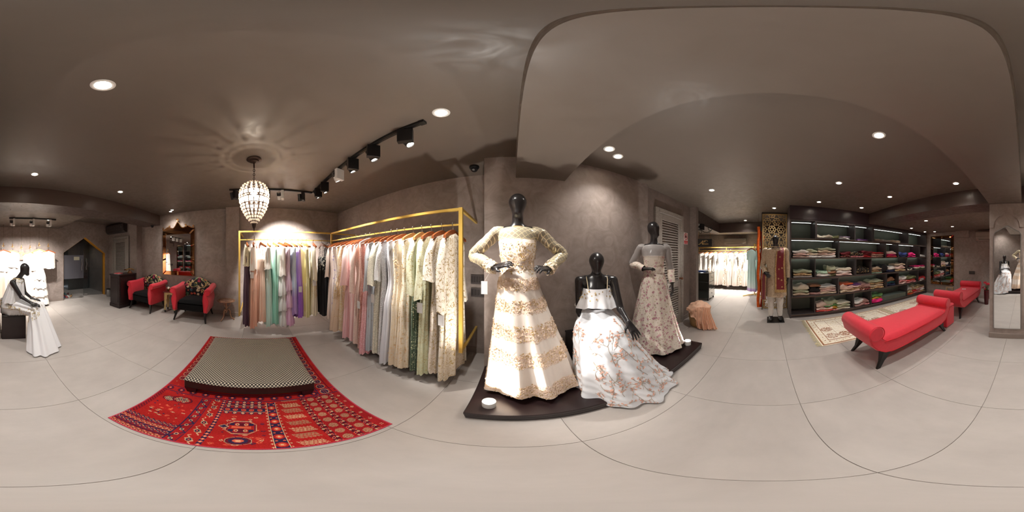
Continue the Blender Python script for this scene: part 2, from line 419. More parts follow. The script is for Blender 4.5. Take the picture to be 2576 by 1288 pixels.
def paintmesh(name, img, x0, y0, dx, dy, z, parent, m):
    """img[j,i] colour grid -> flat quad grid with colour attribute"""
    h, w = img.shape[:2]
    X, Y = np.meshgrid(x0+np.arange(w+1)*dx, y0+np.arange(h+1)*dy)
    rz = z if np.isscalar(z) else z
    V = np.stack([X.ravel(), Y.ravel(), np.full(X.size, rz)], 1)
    idx = np.arange((w+1)*(h+1)).reshape(h+1, w+1)
    F = np.stack([idx[:-1, :-1], idx[:-1, 1:], idx[1:, 1:], idx[1:, :-1]], -1).reshape(-1, 4)
    o = npmesh(name, V, F, m, parent, False)
    at = o.data.color_attributes.new('dye', 'FLOAT_COLOR', 'CORNER')
    c = np.ones((h*w, 4, 4), np.float32); c[:, :, :3] = img.reshape(-1, 1, 3)
    at.data.foreach_set('color', c.ravel()); return o
def dye_mat(name, rough=.9, sheen=.15, bump=.3):
    t = NT(name); a = t.n('ShaderNodeVertexColor', {'layer_name': 'dye'})
    v = t.coord(); f = t.noise(160, 2, .5, v)
    t.p(Base_Color=t.mix(.12, a.outputs[0], t.ramp(f, [(.35, 0.0), (.65, 1.0)]), 'OVERLAY'), Roughness=rough)
    t.b.inputs['Specular IOR Level'].default_value = .1; t.bump(f, bump, .003); return t.mat
M_dye = dye_mat('carpet_dye')
def lin(*c): return np.array(S(*c)[:3], np.float32)
NAVY, RED, RED2, CREAM, ORG, MAR, PINK = lin(46, 36, 66), lin(160, 32, 30), lin(144, 28, 32), lin(206, 170, 132), lin(206, 92, 66), lin(92, 22, 38), lin(180, 62, 80)
def red_carpet_img():
    q = .004; U = np.arange(0, 1.34, q)+q/2; Vv = np.arange(0, 1.94, q)+q/2
    v, u = np.meshgrid(Vv, U)              # rows: u (Y), cols: v
    im = np.empty(u.shape+(3,), np.float32); im[:] = RED
    rs = np.random.RandomState(3)
    def put(m, c): im[m] = c
    def dia(cu, cv, a, b): return np.abs(u-cu)/a+np.abs(v-cv)/b
    def leafband(u0, u1, v0=0, v1=.56, vert=True):
        s, w = (u, v) if vert else (v, u)
        m = (s > u0) & (s < u1) & ((w > v0) & (w < v1)); put(m, MAR*.8)
        put(m & ((s < u0+.006) | (s > u1-.006)), RED2)
        c = (u0+u1)/2; p = .034
        k = np.floor((w-v0)/p); ph = (w-v0)/p-k-.5; side = np.where(k % 2 == 0, 1, -1)
        r = ((s-c-side*.008)/.011)**2+((ph*p+side*(s-c)*.6)/.0105)**2
        put(m & (r < 1), ORG*.9); put(m & (r < .25), NAVY)
        r2 = ((s-c+side*.011)/.007)**2+(ph*p/.008)**2
        put(m & (r2 < 1), CREAM*.8)
    def octs(u0, u1, v0, v1, col=NAVY, p=.085):
        c = (u0+u1)/2; k = np.floor((v-v0)/p); ph = (v-v0-(k+.5)*p)
        d = np.maximum(np.maximum(np.abs(u-c)/.036, np.abs(ph)/.034), (np.abs(u-c)/.036+np.abs(ph)/.034)/1.45)
        m = (u > u0) & (u < u1) & (v > v0) & (v < v1)
        put(m & (d < 1), CREAM*.85); put(m & (d < .86), col)
        dots = ((np.abs(u-c) % .018-.009)**2+(np.abs(ph) % .018-.009)**2 < .0045**2)
        put(m & (d < .8) & dots, ORG)
        gap = np.abs(ph) > .038
        put(m & gap & (np.abs(u-c) % .012 < .005), NAVY)
    # left panel
    L = u < .35
    put(L & (u < .05), RED2); put(L & (u > .012) & (u < .045) & ((v*40+u*30) % 1 < .4), MAR)
    for cu, cv, a in ((.13, .45, .05), (.22, .47, .07), (.12, .68, .06), (.25, .7, .06)):
        r = np.hypot((u-cu)/a, (v-cv)/(a*.6)); put(L & (np.abs(r-1) < .1), MAR)
        for t in range(7):
            aa = t/6*2*pi; x, y = cu+.55*a*cos(aa)*(t > 0), cv+.33*a*sin(aa)*(t > 0)
            d = np.hypot((u-x), (v-y)*1.2); put(L & (d < .015), CREAM*.95); put(L & (d < .0115), NAVY); put(L & (d < .006), CREAM*.85)
    for t in range(16):
        cu, cv = .09+.22*rs.rand(), .2+.16*rs.rand(); d = dia(cu, cv, .018, .006); put(L & (d < 1), CREAM*.8 if t % 2 else ORG)
    for t in range(40):
        cu, cv = .06+.28*rs.rand(), .18+.8*rs.rand(); d = dia(cu, cv, .008, .008); put(L & (d < 1), NAVY if t % 3 else ORG)
    for v0, c in ((.0, MAR), (.045, RED2), (.085, MAR), (.13, RED)):
        m = L & (v > v0) & (v < v0+.045); put(m, c)
        s = ((u*28+np.sin(v*300)*.4) % 1); put(m & (s < .45) & (np.abs(v-v0-.022) < .016), ORG*.8 if c is MAR else NAVY); put(m & (s > .8) & (np.abs(v-v0-.022) < .012), CREAM*.8)
        put(m & (np.abs(v-v0) < .005), NAVY)
    # triangle band
    m = (u > .345) & (u < .412) & (v < .54); put(m, RED2); put(m & (np.abs(u-.3785) > .028), NAVY)
    tri = np.abs(((v/.11) % 1)*2-1)
    put(m & (np.abs((u-.355)/.05-tri) < .13), NAVY); d = ((v % .055)-.0275)**2+(u-.378)**2; put(m & (d < .012**2), CREAM*.85); put(m & (d < .007**2), NAVY)
    # zigzag strip
    m = (u > .415) & (u < .49) & (v < .56)
    z = .452+.014*np.sign(np.sin(v*60))+.006*np.sin(v*190); put(m & (np.abs(u-z) < .0035), CREAM*.9)
    d = ((v % .1)-.05)**2*.7+(u-.452)**2; put(m & (d < .016**2), CREAM*.7); put(m & (d < .012**2), NAVY); put(m & (d < .006**2), ORG)
    m = (u > .49) & (u < .518) & (v < .56); put(m, NAVY); d = dia(.504, (np.floor(v/.03)+.5)*.03, .011, .013); put(m & (d < 1), ORG); put(m & (d < .5), CREAM)
    # centre panel
    m = (u > .518) & (u < .775) & (v < .56)
    for t in range(46):
        cu, cv = .53+.23*rs.rand(), .02+.34*rs.rand(); d = dia(cu, cv, .009+.008*rs.rand(), .007+.006*rs.rand()); c = (CREAM, ORG, NAVY)[t % 3]; put(m & (d < 1), c); put(m & (d < .5), RED2)
    for v0, v1, c in ((.385, .42, RED2), (.42, .465, NAVY), (.465, .5, RED2), (.5, .53, MAR), (.53, .56, RED)):
        mm = m & (v > v0) & (v < v1); put(mm, c); cv = (v0+v1)/2
        d = np.hypot(((u-.518) % .05)-.025, (v-cv)*1.1); put(mm & (d < .016), ORG if c is NAVY else NAVY); put(mm & (d < .010), CREAM if c is not NAVY else RED); put(mm & (d < .005), ORG)
        put(mm & (np.abs(v-v1) < .003), CREAM*.8)
    d = np.maximum(np.abs(u-.648)/.075, np.abs(v-.23)/.07); put(m & (d < 1), RED)
    for e in (1, .86): put(m & (np.abs(np.maximum(d, (np.abs(u-.648)/.075+np.abs(v-.23)/.07)/1.5)-e) < .03), CREAM*.8 if e == 1 else NAVY)
    put(m & (np.abs(u-.648) < .018) & (np.abs(v-.23) < .055), MAR); put(m & (np.abs(u-.648) < .05) & (np.abs(v-.23) < .012), ORG)
    for sx in (-.022, .022):
        for sy in (-.034, .034):
            dd = np.hypot(u-.648-sx, v-.23-sy); put(m & (dd < .011), CREAM); put(m & (dd < .007), RED)
        put(m & (np.abs(u-.648-sx*2.2) < .012) & (np.abs(np.abs(v-.23)-.035) < .012), NAVY)
    d = np.hypot((u-.648)/.058, (v-.085)/.042); put(m & (d < 1), CREAM*.6); put(m & (d < .92), MAR); put(m & (d < .7), NAVY); put(m & (d < .4), ORG); put(m & (d < .2), CREAM)
    d = dia(.56, .235, .03, .022); put(m & (d < 1), CREAM); put(m & (d < .75), NAVY)
    # navy flower border
    m = (u > .775) & (u < .862) & (v < .54); put(m, NAVY); put(m & ((u < .789) | (u > .848)), RED); put(m & ((np.abs(u-.79) < .002) | (np.abs(u-.847) < .002)), CREAM*.9)
    ph = (v % .085)-.0425; d = np.hypot((u-.8185)/.026, ph/.026); put(m & (d < 1), RED); put(m & (d < .6), ORG); put(m & (d < .28), CREAM)
    dd = dia(.782, (np.floor(v/.035)+.5)*.035, .005, .008); put(m & (dd < 1), CREAM); dd = dia(.855, (np.floor(v/.035)+.5)*.035, .005, .008); put(m & (dd < 1), CREAM*.8)
    d2 = np.hypot(((v+.0425) % .085)-.0425, (np.abs(u-.8185)-.016)); put(m & (d2 < .006), ORG)
    # lozenge lattice column
    m = (u > .862) & (u < 1.02) & (v < .56)
    k = np.floor(v/.075); ph = v-(k+.5)*.075; a = (u-.941)+ph*.4; bb = ph*1.6
    ins = m & (np.abs(a) < .055) & (np.abs(bb) < .042)
    c = np.where(((k % 2) == 0)[..., None], CREAM*.9, CREAM*.55)
    g = (np.abs(((a+bb*.5)/.0183) % 1-.5) > .36) | (np.abs((bb/.021) % 1-.5) > .37)
    im[ins & g] = c[ins & g]
    # paisley columns with leaf bands
    for u0 in (1.02, 1.13, 1.235): leafband(u0, u0+.046)
    for u0 in (1.066, 1.176):
        m = (u > u0) & (u < u0+.064) & (v < .56); put(m, RED2); p = .07
        k = np.floor(v/p); ph = v-(k+.5)*p; c0 = u0+.031
        r = np.hypot((u-c0)/.025, ph/.024); put(m & (r < 1), CREAM*.62); put(m & (r < 1) & (((u-c0)*1.2+np.abs(ph)) % .011 < .004), RED2)
    m = (u > 1.283) & (v < .56); put(m, RED2); d = np.hypot(u-1.305, (v % .09)-.045); put(m & (d < .012) & ((v % .012) < .006), CREAM*.8)
    # far part
    F = v > .56
    put(F, RED); m = F & (v < .64); put(m & (u < 1.17), RED); d = np.hypot((u % .1)-.05, v-.6); put(m & (d < .03), MAR); put(m & (d < .02), NAVY); put(m & (d < .012), ORG)
    for v0 in (.56, .64): put((np.abs(v-v0) < .004), NAVY)
    octs(1.19, 1.29, .56, 1.94); octs(.03, .12, .75, 1.94, MAR)
    put(F & (np.abs(u-1.185) < .004), NAVY); put(F & (np.abs(u-1.293) < .004), MAR)
    put(u < .01, PINK); put(u > 1.33, PINK); put(v < .008, PINK)
    for t in range(420):
        cu, cv = rs.rand()*1.3+.02, rs.rand()*1.0+.02; a = .004+.005*rs.rand(); i0 = max(0, int((cu-.02)/q)); i1 = int((cu+.02)/q); j0 = max(0, int((cv-.02)/q)); j1 = int((cv+.02)/q)
        uu, vv_ = u[i0:i1, j0:j1], v[i0:i1, j0:j1]; px = im[i0:i1, j0:j1]
        if px.size and np.allclose(px, RED, atol=.02): dd = np.abs(uu-cu)/a+np.abs(vv_-cv)/(a*(.7+.8*rs.rand())); px[dd < 1] = (NAVY, ORG, CREAM*.8, MAR)[t % 4]; px[dd < .4] = (ORG, RED2, NAVY, CREAM*.8)[t % 4]
    # wool abrash
    im *= (.9+.2*rs.rand(im.shape[0], im.shape[1], 1)).astype(np.float32)
    im *= (1+.08*np.sin(v*23)+.05*np.sin(v*61+1))[..., None]
    return im, q
t = thing('carpet', 'large red patchwork oriental carpet under the chequered ottoman', 'carpet', (-1.53, -.05, 0))
im, q = red_carpet_img()
im2 = im[:, ::-1]                      # column 0 is the far edge (x = -2.5)
paintmesh('pile', im2, -2.5+1.53, -.72+.05, q, q, .008, t, M_dye)
b = MB(); b.box(-.97, .97, -.67, .672, .0012, .0072); b.build('backing', mat('carpet_back', S(150, 40, 46), .9), t, 0)

def beige_img(w, l):
    q = .006; nx, ny = int(w/q), int(l/q)
    y, x = np.meshgrid((np.arange(ny)+.5)*q, (np.arange(nx)+.5)*q, indexing='ij')
    base, rust, gold, dk = lin(238, 228, 211), lin(152, 104, 76), lin(212, 190, 154), lin(120, 76, 56)
    im = np.empty(x.shape+(3,), np.float32); im[:] = base
    rs = np.random.RandomState(5); e = np.minimum(np.minimum(x, w-x), np.minimum(y, l-y))
    n = rs.rand(*x.shape); sm = (np.roll(n, 1, 0)+n+np.roll(n, 1, 1)+np.roll(n, -1, 0))/4
    im[(e > .05) & (e < .15) & (sm > .6)] = gold
    fl = np.hypot((x+y) % .11-.055, (x-y) % .11-.055) < .018; im[(e > .06) & (e < .14) & fl & (sm > .42)] = rust
    im[(e > .02) & (e < .04)] = rust; im[np.abs(e-.155) < .005] = rust; im[np.abs(e-.045) < .003] = gold
    ix, iy = (x-.16)/((w-.32)/3), (y-.16)/((l-.32)/7)
    ins = e > .16; cell = (np.floor(ix)*2+np.floor(iy)*3)
    fx, fy = ix % 1, iy % 1
    for k, (c, th) in {0: (rust, .45), 1: (gold, .6), 2: (gold, .66), 3: (rust, .5), 4: (gold, .6)}.items():
        m = ins & (cell % 5 == k); mot = (np.hypot((fx-.5)*1.2, (fy-.5)*.9) < .44)
        im[m & (sm > th) & mot] = c
    im[ins & ((fx < .02) | (fy < .03))] = rust
    im *= (.94+.12*rs.rand(im.shape[0], im.shape[1], 1)).astype(np.float32)
    return im, q
M_fringe = mat('wool_fringe', S(214, 200, 160), .9)
for y0, y1, lab in ((-2.6, -.74, 'beige fringed panel carpet between shelving and front red bench'), (-4.62, -2.68, 'second beige carpet continuing along far shelves')):
    l = y1-y0; w = 1.14; t = thing('carpet', lab, 'carpet', (2.7, (y0+y1)/2, 0), group='beige panel carpets')
    im, q = beige_img(w, l); paintmesh('pile', im, -w/2, -l/2, q, q, .007, t, M_dye)
    b = MB(); b.box(-w/2, w/2, -l/2, l/2, .0012, .0062); b.build('backing', M_fringe, t, 0)
    b = MB()
    for s in (-1, 1):
        for k in range(95):
            x = -w/2+.006+k*(w-.012)/94+R.uniform(-.003, .003); L = R.uniform(.05, .085); dx = R.uniform(-.015, .015)
            y = s*l/2; b.add([(x-.004, y, .004), (x+.004, y, .004), (x+dx+.004, y+s*L*.6, .012), (x+dx-.004, y+s*L*.6, .012), (x+dx*1.6+.005, y+s*L, .003), (x+dx*1.6-.005, y+s*L, .003)], [(0,1,2,3), (3,2,4,5)])
    part(b.build('fringe', M_fringe, t, 0), kind='stuff')

# --- ottoman
def check_mat():
    t = NT('houndstooth'); v = t.coord(rot=(0, 0, pi/4)); x, y, z = t.sep(v)
    k = 2*pi/.0185
    f = t.math('ADD', t.math('SINE', t.math('MULTIPLY', x, k)), t.math('SINE', t.math('MULTIPLY', y, k)))
    c = t.ramp(t.math('MULTIPLY_ADD', f, .25, .5), [(.50, S(40, 33, 31)), (.60, S(192, 180, 160))])
    t.p(Base_Color=c, Roughness=.75); t.bump(f, .2, .002); return t.mat
t = thing('ottoman', 'low square ottoman with black and cream chequered cushion on red carpet', 'ottoman', (-1.625, -.055, .0075))
b = MB(); hw = .485
b.box(-hw, hw, -hw, hw, .09, .198, .008); b.build('apron', M_dkwood, t)
for sx in (-1, 1):
    for sy in (-1, 1):
        b = MB(); o = .10
        top = [(sx*(hw-.002), sy*(hw-.002)), (sx*(hw-o), sy*(hw-.002)), (sx*(hw-o), sy*(hw-o)), (sx*(hw-.002), sy*(hw-o))]
        bot = [(sx*(hw-.02), sy*(hw-.02)), (sx*(hw-o+.012), sy*(hw-.02)), (sx*(hw-o+.012), sy*(hw-o+.012)), (sx*(hw-.02), sy*(hw-o+.012))]
        b.loft([[(p[0], p[1], 0.001) for p in bot], [(p[0], p[1], .092) for p in top]]); b.build('leg', M_dkwood, t)
b = MB()
def cush(u, v):
    x, y = (u*2-1), (v*2-1)
    e = (1-abs(x)**10)*(1-abs(y)**10)
    return (x*(hw+.004), y*(hw+.004), .200+.028*min(1, e*3)**.5+.022*(1-x*x)*(1-y*y))
b.grid(cush, 30, 30); b.box(-hw-.003, hw+.003, -hw-.003, hw+.003, .196, .201); b.build('cushion', check_mat(), t, 180)

# --- armchairs
def floral_mat():
    t = NT('floral_black'); v = t.coord()
    n = t.n('ShaderNodeTexNoise', Scale=5, Detail=3); t.t.links.new(v, n.inputs[0])
    w = t.mix(.12, v, n.outputs[1])
    vo = t.n('ShaderNodeTexVoronoi', Scale=13); t.t.links.new(w, vo.inputs['Vector'])
    hue = t.sep(vo.outputs['Color'])[0]
    pal = t.ramp(hue, [(0, S(196, 170, 96)), (.25, S(190, 52, 84)), (.45, S(74, 104, 74)), (.6, S(226, 206, 170)), (.78, S(58, 92, 98)), (.9, S(214, 96, 70))], 'CONSTANT')
    blob = t.ramp(vo.outputs['Distance'], [(.40, 1.0), (.46, 0.0)])
    pet = t.noise(38, 2, .5, w); blob = t.math('MULTIPLY', blob, t.ramp(pet, [(.42, 0.2), (.5, 1.0)]))
    c1 = t.mix(blob, S(16, 13, 16), pal)
    st = t.math('ABSOLUTE', t.math('SUBTRACT', t.noise(3.4, 2, .5, v), .5)); sm = t.ramp(st, [(.012, 1.0), (.02, 0.0)])
    c2 = t.mix(sm, c1, S(186, 164, 108)); t.p(Base_Color=c2, Roughness=.7); return t.mat
M_floral = floral_mat()
def armchair(label, loc, rz):
    """faces local +x; origin on floor under the seat centre"""
    t = thing('armchair', label, 'armchair', loc, rz, 'red armchairs under the ornate mirror')
    W, D = .36, .27
    b = MB(); b.box(-D, D-.005, -W+.06, W-.06, .225, .40, .03); b.build('seat_base', M_velvet, t)
    b = MB()
    def sc(u, v):
        x, y = 2*u-1, 2*v-1; e = (1-x**8)*(1-y**8)
        return (x*(D+.008), y*(W-.075), .40+.075*max(0, e)**.4*(.85+.15*(1-y*y)))
    b.grid(sc, 16, 16); b.build('seat_cushion', M_velvet, t, 180)
    for s in (-1, 1):
        prof = []
        for a in range(-100, 200, 20):
            prof.append((W+.012+.066*cos(radians(a)), .685+.062*sin(radians(a))))
        inner = [(W-.075, .62), (W-.085, .50), (W-.07, .36), (W-.06, .225)]
        outer = [(W+.005, .225), (W+.012, .32), (W+.035, .42), (W+.038, .50), (W+.012, .58)]
        poly = prof+inner+outer
        cy_, cz = W-.01, .47
        rings = []
        for x, k in ((-D-.03, .86), (-D-.02, .97), (-D, 1), (0, 1), (D+.02, 1), (D+.045, .97), (D+.055, .88)):
            rise = (.035*(x/-D) if x < 0 else 0); rings.append([(x-.012*(p[1]-.45)*0, s*(cy_+(p[0]-cy_)*k), cz+(p[1]-cz)*k+(rise if p[1] > .5 else 0)) for p in (poly if s > 0 else poly[::-1])])
        b = MB(); b.loft(rings); ar = b.build('arm', M_red, t, 50)
        pts = [(D+.056, s*(cy_+(p[0]-cy_)*.9), cz+(p[1]-cz)*.9) for p in poly]
        b = MB(); b.tube(pts+pts[:1], .006, 5, False); b.build('piping', M_redpipe, ar)
        for fx in (-1, 1):
            b = MB(); x0 = fx*(D-.02); y0 = s*(W-.05)
            b.loft([[(x0-.024, y0-.02, .226), (x0+.024, y0-.02, .226), (x0+.024, y0+.02, .226), (x0-.024, y0+.02, .226)],
                    [(x0+fx*.02-.02, y0+s*.008-.018, .12), (x0+fx*.02+.02, y0+s*.008-.018, .12), (x0+fx*.02+.02, y0+s*.008+.018, .12), (x0+fx*.02-.02, y0+s*.008+.018, .12)],
                    [(x0+fx*.065-.013, y0+s*.03-.013, 0.001), (x0+fx*.065+.013, y0+s*.03-.013, .001), (x0+fx*.065+.013, y0+s*.03+.013, .001), (x0+fx*.065-.013, y0+s*.03+.013, .001)]][::-1])
            b.build('leg', M_blackwood, t)
    # arched back
    N = 28; rings = []
    def top(y): return .70+.20*max(0, cos(y/(W+.06)*pi/2))**1.2
    ys = [-(W-.0)+2*W*k/N for k in range(N+1)]
    out = [(y, top(y)) for y in ys]; poly = [(-W*.92, .38)]+out+[(W*.92, .38)]
    c0 = .62
    for x, k in ((-D-.045, .90), (-D-.035, .98), (-D-.01, 1), (-D+.055, 1), (-D+.08, .96), (-D+.09, .88)):
        rings.append([(x-.04*max(0, z-.40), y*k, c0+(z-c0)*k) for y, z in poly])
    b = MB(); b.loft(rings); b.build('backrest', M_floral, t, 60)
    return t
armchair('red-armed chair with black floral back beside reception counter', (-3.335, -2.62, 0), -.03)
armchair('red-armed chair with black floral back beside filigree table', (-3.315, -1.32, 0), .05)

# --- red benches
def bench(label, y, xc=1.59):
    t = thing('bench', label, 'bench', (xc, y, 0), group='red scroll-end benches')
    W, L = .305, .80
    half = []
    pr = [(0, .235), (.35, .225), (.55, .225), (.66, .25), (.755, .315), (.83, .41)]
    for a in range(-30, 231, 20): pr.append((L-.03+.095*cos(radians(a)), .545+.095*sin(radians(a))))
    pr += [(.685, .44), (.64, .405), (.5, .395), (0, .39)]
    poly = pr+[(-p[0], p[1]) for p in pr[::-1][1:-1]]
    b = MB(); rings = []
    for x, i in ((-W, .012), (-W+.008, .003), (-W+.02, 0), (W-.02, 0), (W-.008, .003), (W, .012)):
        n = len(poly); q = []
        for k in range(n):
            p0, p1, p2 = Vector(poly[k-1]), Vector(poly[k]), Vector(poly[(k+1) % n]); d = (p2-p0).normalized(); nn = Vector((-d.y, d.x)); q.append((x, p1.x+nn.x*i, p1.y+nn.y*i))
        rings.append(q)
    b.loft(rings); b.build('frame', M_red, t, 40)
    for s in (-1, 1):
        pts = [(s*(W+.002), p[0]*.985, .42+(p[1]-.42)*.955) for p in poly]; b = MB(); b.tube(pts+pts[:1], .0055, 5, False); b.build('piping', M_redpipe, t)
        b = MB(); b.lathe([(1e-6, 0), (.080, .0), (.093, .012), (.094, .03)], n=28)
        for e in (-1, 1):
            b2 = MB(); b2.add(b.v, b.f); M = Matrix.Translation((s*(W+.012), e*(L-.03), .545)) @ Matrix.Rotation(s*-pi/2, 4, 'Y') ; b2.xf(M); b2.build('scroll_end', M_red, t, 40)
    b = MB()
    def sc(u, v):
        x, y = 2*u-1, 2*v-1; e = max(0, (1-abs(x)**8)*(1-abs(y)**24))
        return (x*(W-.004), y*.685, .392+.062*e**.45+.012*(1-x*x))
    b.grid(sc, 20, 40); b.build('seat_cushion', M_red, t, 180)
    pts = [(sx*(W-.002), yy, .398) for sx, yy in ((-1, -.66), (-1, .66))]; b = MB(); b.tube(pts, .006, 5); b.build('piping', M_redpipe, t)
    b = MB(); b.tube([(W-.002, -.66, .398), (W-.002, .66, .398)], .006, 5); b.build('piping', M_redpipe, t)
    for sx in (-1, 1):
        for sy in (-1, 1):
            x0, y0 = sx*(W-.07), sy*.56; b = MB()
            def sq(x, y, z, a): return [(x-a*.6, y-a, z), (x+a*.6, y-a, z), (x+a*.6, y+a, z), (x-a*.6, y+a, z)]
            b.loft([sq(x0+sx*.03, y0+sy*.16, .001, .022), sq(x0+sx*.012, y0+sy*.10, .09, .03), sq(x0, y0+sy*.02, .24, .07)]); b.build('leg', M_blackwood, t)
    return t
bench('long red bench with scroll ends standing nearest beside beige carpet', -1.78)
bench('rear red bench with scroll ends and small white card on it', -3.92)
t = thing('cube_ottoman', 'small red cube ottoman between the two red benches', 'ottoman', (1.50, -2.775, 0))
b = MB(); b.box(-.16, .16, -.155, .155, .01, .40, .012); b.build('body', M_red, t); b = MB(); b.box(-.163, .163, -.158, .158, .40, .45, .02); b.build('top_cushion', M_red, t)
o = MB(); o.box(-.055, .055, -.03, .03, 0, .008, .001); o = o.build('card', mat('paper', S(236, 234, 228), .6), loc=(1.63, -4.22, .467), rotz=.3); tag(o, 'small white card lying on rear red bench', 'card')

# --- reception counter and what is on it
t = thing('counter', 'dark wooden reception counter against pilaster by armchair', 'counter', (-3.11, -3.30, 0))
b = MB(); b.box(-.31, .31, -.185, .185, .09, .875, .004); b.build('body', M_dkwood, t)
b = MB(); b.box(-.335, .335, -.20, .20, .876, .912, .008); b.build('worktop', M_dkwood, t)
b = MB(); b.box(-.325, .325, -.2, .2, .001, .092, .006); b.build('plinth', M_dkwood, t)
for a in (-1, 1):
    b = MB(); b.box(a*.155-.125, a*.155+.125, .186, .194, .16, .82, .003); b.build('panel', M_dkwood, t)
b = MB(); b.box(.311, .319, -.14, .14, .16, .82, .003); b.build('panel', M_dkwood, t)
M_gold = mat('aged_brass', S(186, 140, 72), .3, .9, .15, 20)
M_bronze = mat('bronze', S(140, 92, 66), .35, .85, .2, 20)
t = thing('telephone', 'antique brass telephone on reception counter', 'telephone', (-3.28, -3.2, .9125), -.4)
b = MB(); b.lathe([(.075, 0), (.075, .015), (.055, .03), (.035, .055), (.03, .075), (.012, .08)], n=20); b.build('base', M_bronze, t)
b = MB(); b.tube([(-.10, 0, .105), (-.06, 0, .125), (0, 0, .13), (.06, 0, .125), (.10, 0, .105)], .011, 8); b.ball((-.105, 0, .098), .024, sz=.8); b.ball((.105, 0, .098), .024, sz=.8); b.build('handset', M_gold, t)
for s in (-1, 1): b = MB(); b.tube([(s*.02, 0, .075), (s*.035, 0, .10), (s*.03, 0, .118)], .005, 6); b.build('cradle_arm', M_gold, t)
b = MB(); b.lathe([(1e-6, 0), (.03, 0), (.03, .006), (1e-6, .008)], n=20); b.xf(Matrix.Translation((.05, 0, .045)) @ Matrix.Rotation(1.1, 4, 'Y')); b.build('dial', M_gold, t)
M_paper = mat('paper', S(236, 234, 228), .6)
for k, (c, a, lab) in enumerate(((S(240, 236, 230), .1, 'white magazine at bottom of pile on reception counter'), (S(214, 60, 70), -.05, 'red covered magazine on top of pile on reception counter'))):
    o = MB(); o.box(-.1, .1, -.07, .07, 0, .012, .002); o = o.build('magazine', mat('cover%d' % k, c, .4), loc=(-2.93, -3.3, .9125+k*.0125), rotz=a); tag(o, lab, 'magazine', 'magazines on the counter')
t = thing('waste_bin', 'small steel waste bin behind reception counter', 'bin', (-3.45, -4.36, 0))
M_steel = mat('brushed_steel', S(170, 168, 166), .3, .9)
b = MB(); b.lathe([(.085, .001), (.09, .02), (.1, .25), (.096, .25), (.086, .03), (1e-6, .02)], n=24); b.build('body', M_steel, t); b = MB(); b.lathe([(.1, .251), (.104, .257), (.1, .266), (.02, .285), (1e-6, .286)], n=24); b.build('lid', M_black, t)

# --- inlaid side table, flowers, dish
M_inlay = mat('bone_inlay', S(206, 178, 118), .45, 0, .35, 60)
t = thing('side_table', 'small inlaid moorish side table between the armchairs', 'table', (-3.45, -1.98, 0), .25)
w = .135
for k in range(4):
    b = MB(); A = Matrix.Rotation(k*pi/2, 4, 'Z')
    half = [(w, .52), (w, .07), (w-.035, .07), (w-.04, .2), (w-.055, .23), (w-.06, .27), (w-.045, .31), (w-.05, .34), (w-.07, .36), (w-.075, .40), (w-.06, .43), (w-.085, .465), (0, .47)]
    n = len(half)
    for s in (-1, 1):
        f = [(x*s, z) for x, z in half]
        vs = [(w, y, z) for y, z in f]+[(w-.015, y, z) for y, z in f]+[(w, 0, .52), (w-.015, 0, .52)]
        fs = []
        # fan by strips: outer edge x=w
        for q in range(2, n-1): fs.append((0 if q >= 11 else 1, q, q+1) if 0 else (q, q+1, 0))
        fs.append((0, 1, 2)); fs.append((0, n-1, 2*n))
        fs += [tuple(n+i if i < n else i+1 for i in f_)[::-1] for f_ in fs]
        fs += [(q, q+1, n+q+1, n+q) for q in range(n-1)]
        b.add(vs, fs)
    b.xf(A); b.build('arched_panel', M_inlay, t, 20)
for sx in (-1, 1):
    for sy in (-1, 1):
        b = MB(); b.lathe([(.012, .001), (.018, .02), (.018, .05), (.014, .07)], (sx*(w-.018), sy*(w-.018), 0), 10); b.build('foot', M_blackwood, t)
b = MB(); b.box(-w-.025, w+.025, -w-.025, w+.025, .521, .545, .004); b.build('top', mat('red_lacquer', S(96, 30, 24), .25), t)
t = thing('flower_bowl', 'brass bowl of white and red flowers on inlaid side table', 'bowl', (-3.40, -2.02, .5455))
b = MB(); b.lathe([(.03, 0), (.032, .006), (.015, .015), (.05, .04), (.062, .062), (.056, .062), (.02, .035), (1e-6, .03)], n=20); b.build('bowl', M_gold, t)
M_petal_w = mat('petal_white', S(240, 234, 220), .6); M_petal_r = mat('petal_red', S(206, 40, 62), .6); M_leaf = mat('leaf_green', S(62, 88, 44), .55, 0, .3)
def flower(b, c, r, n=6, up=(0, 0, 1), cup=.35):
    z = Vector(up).normalized(); x = z.orthogonal().normalized(); y = z.cross(x); c = Vector(c); vs = [c+z*(r*.05)]; fs = []
    for k in range(n):
        a0 = 2*pi*(k+.08)/n; a1 = 2*pi*(k+.5)/n; a2 = 2*pi*(k+.92)/n
        i = len(vs); vs += [c+(x*cos(a0)+y*sin(a0))*r*.6+z*r*cup*.6, c+(x*cos(a1)+y*sin(a1))*r+z*r*cup, c+(x*cos(a2)+y*sin(a2))*r*.6+z*r*cup*.6]
        fs += [(0, i, i+1), (0, i+1, i+2)]
    b.add(vs, fs)
for k in range(9):
    a = k*2.4; rr = .012+.005*k; b = MB(); c = (rr*cos(a), rr*sin(a), .085-.003*k)
    for q in range(3): flower(b, (c[0], c[1], c[2]-.003*q), .024-.005*q, 7, (cos(a)*.4, sin(a)*.4, 1), .3+.3*q)
    b.build('flower', M_petal_r if k % 4 == 1 else M_petal_w, t, 0)
o = MB(); o.lathe([(.03, 0), (.08, .012), (.085, .018), (.075, .016), (1e-6, .006)], n=24); o = o.build('dish', M_bronze, loc=(-3.52, -1.93, .5455)); tag(o, 'shallow bronze dish behind flower bowl on side table', 'dish')

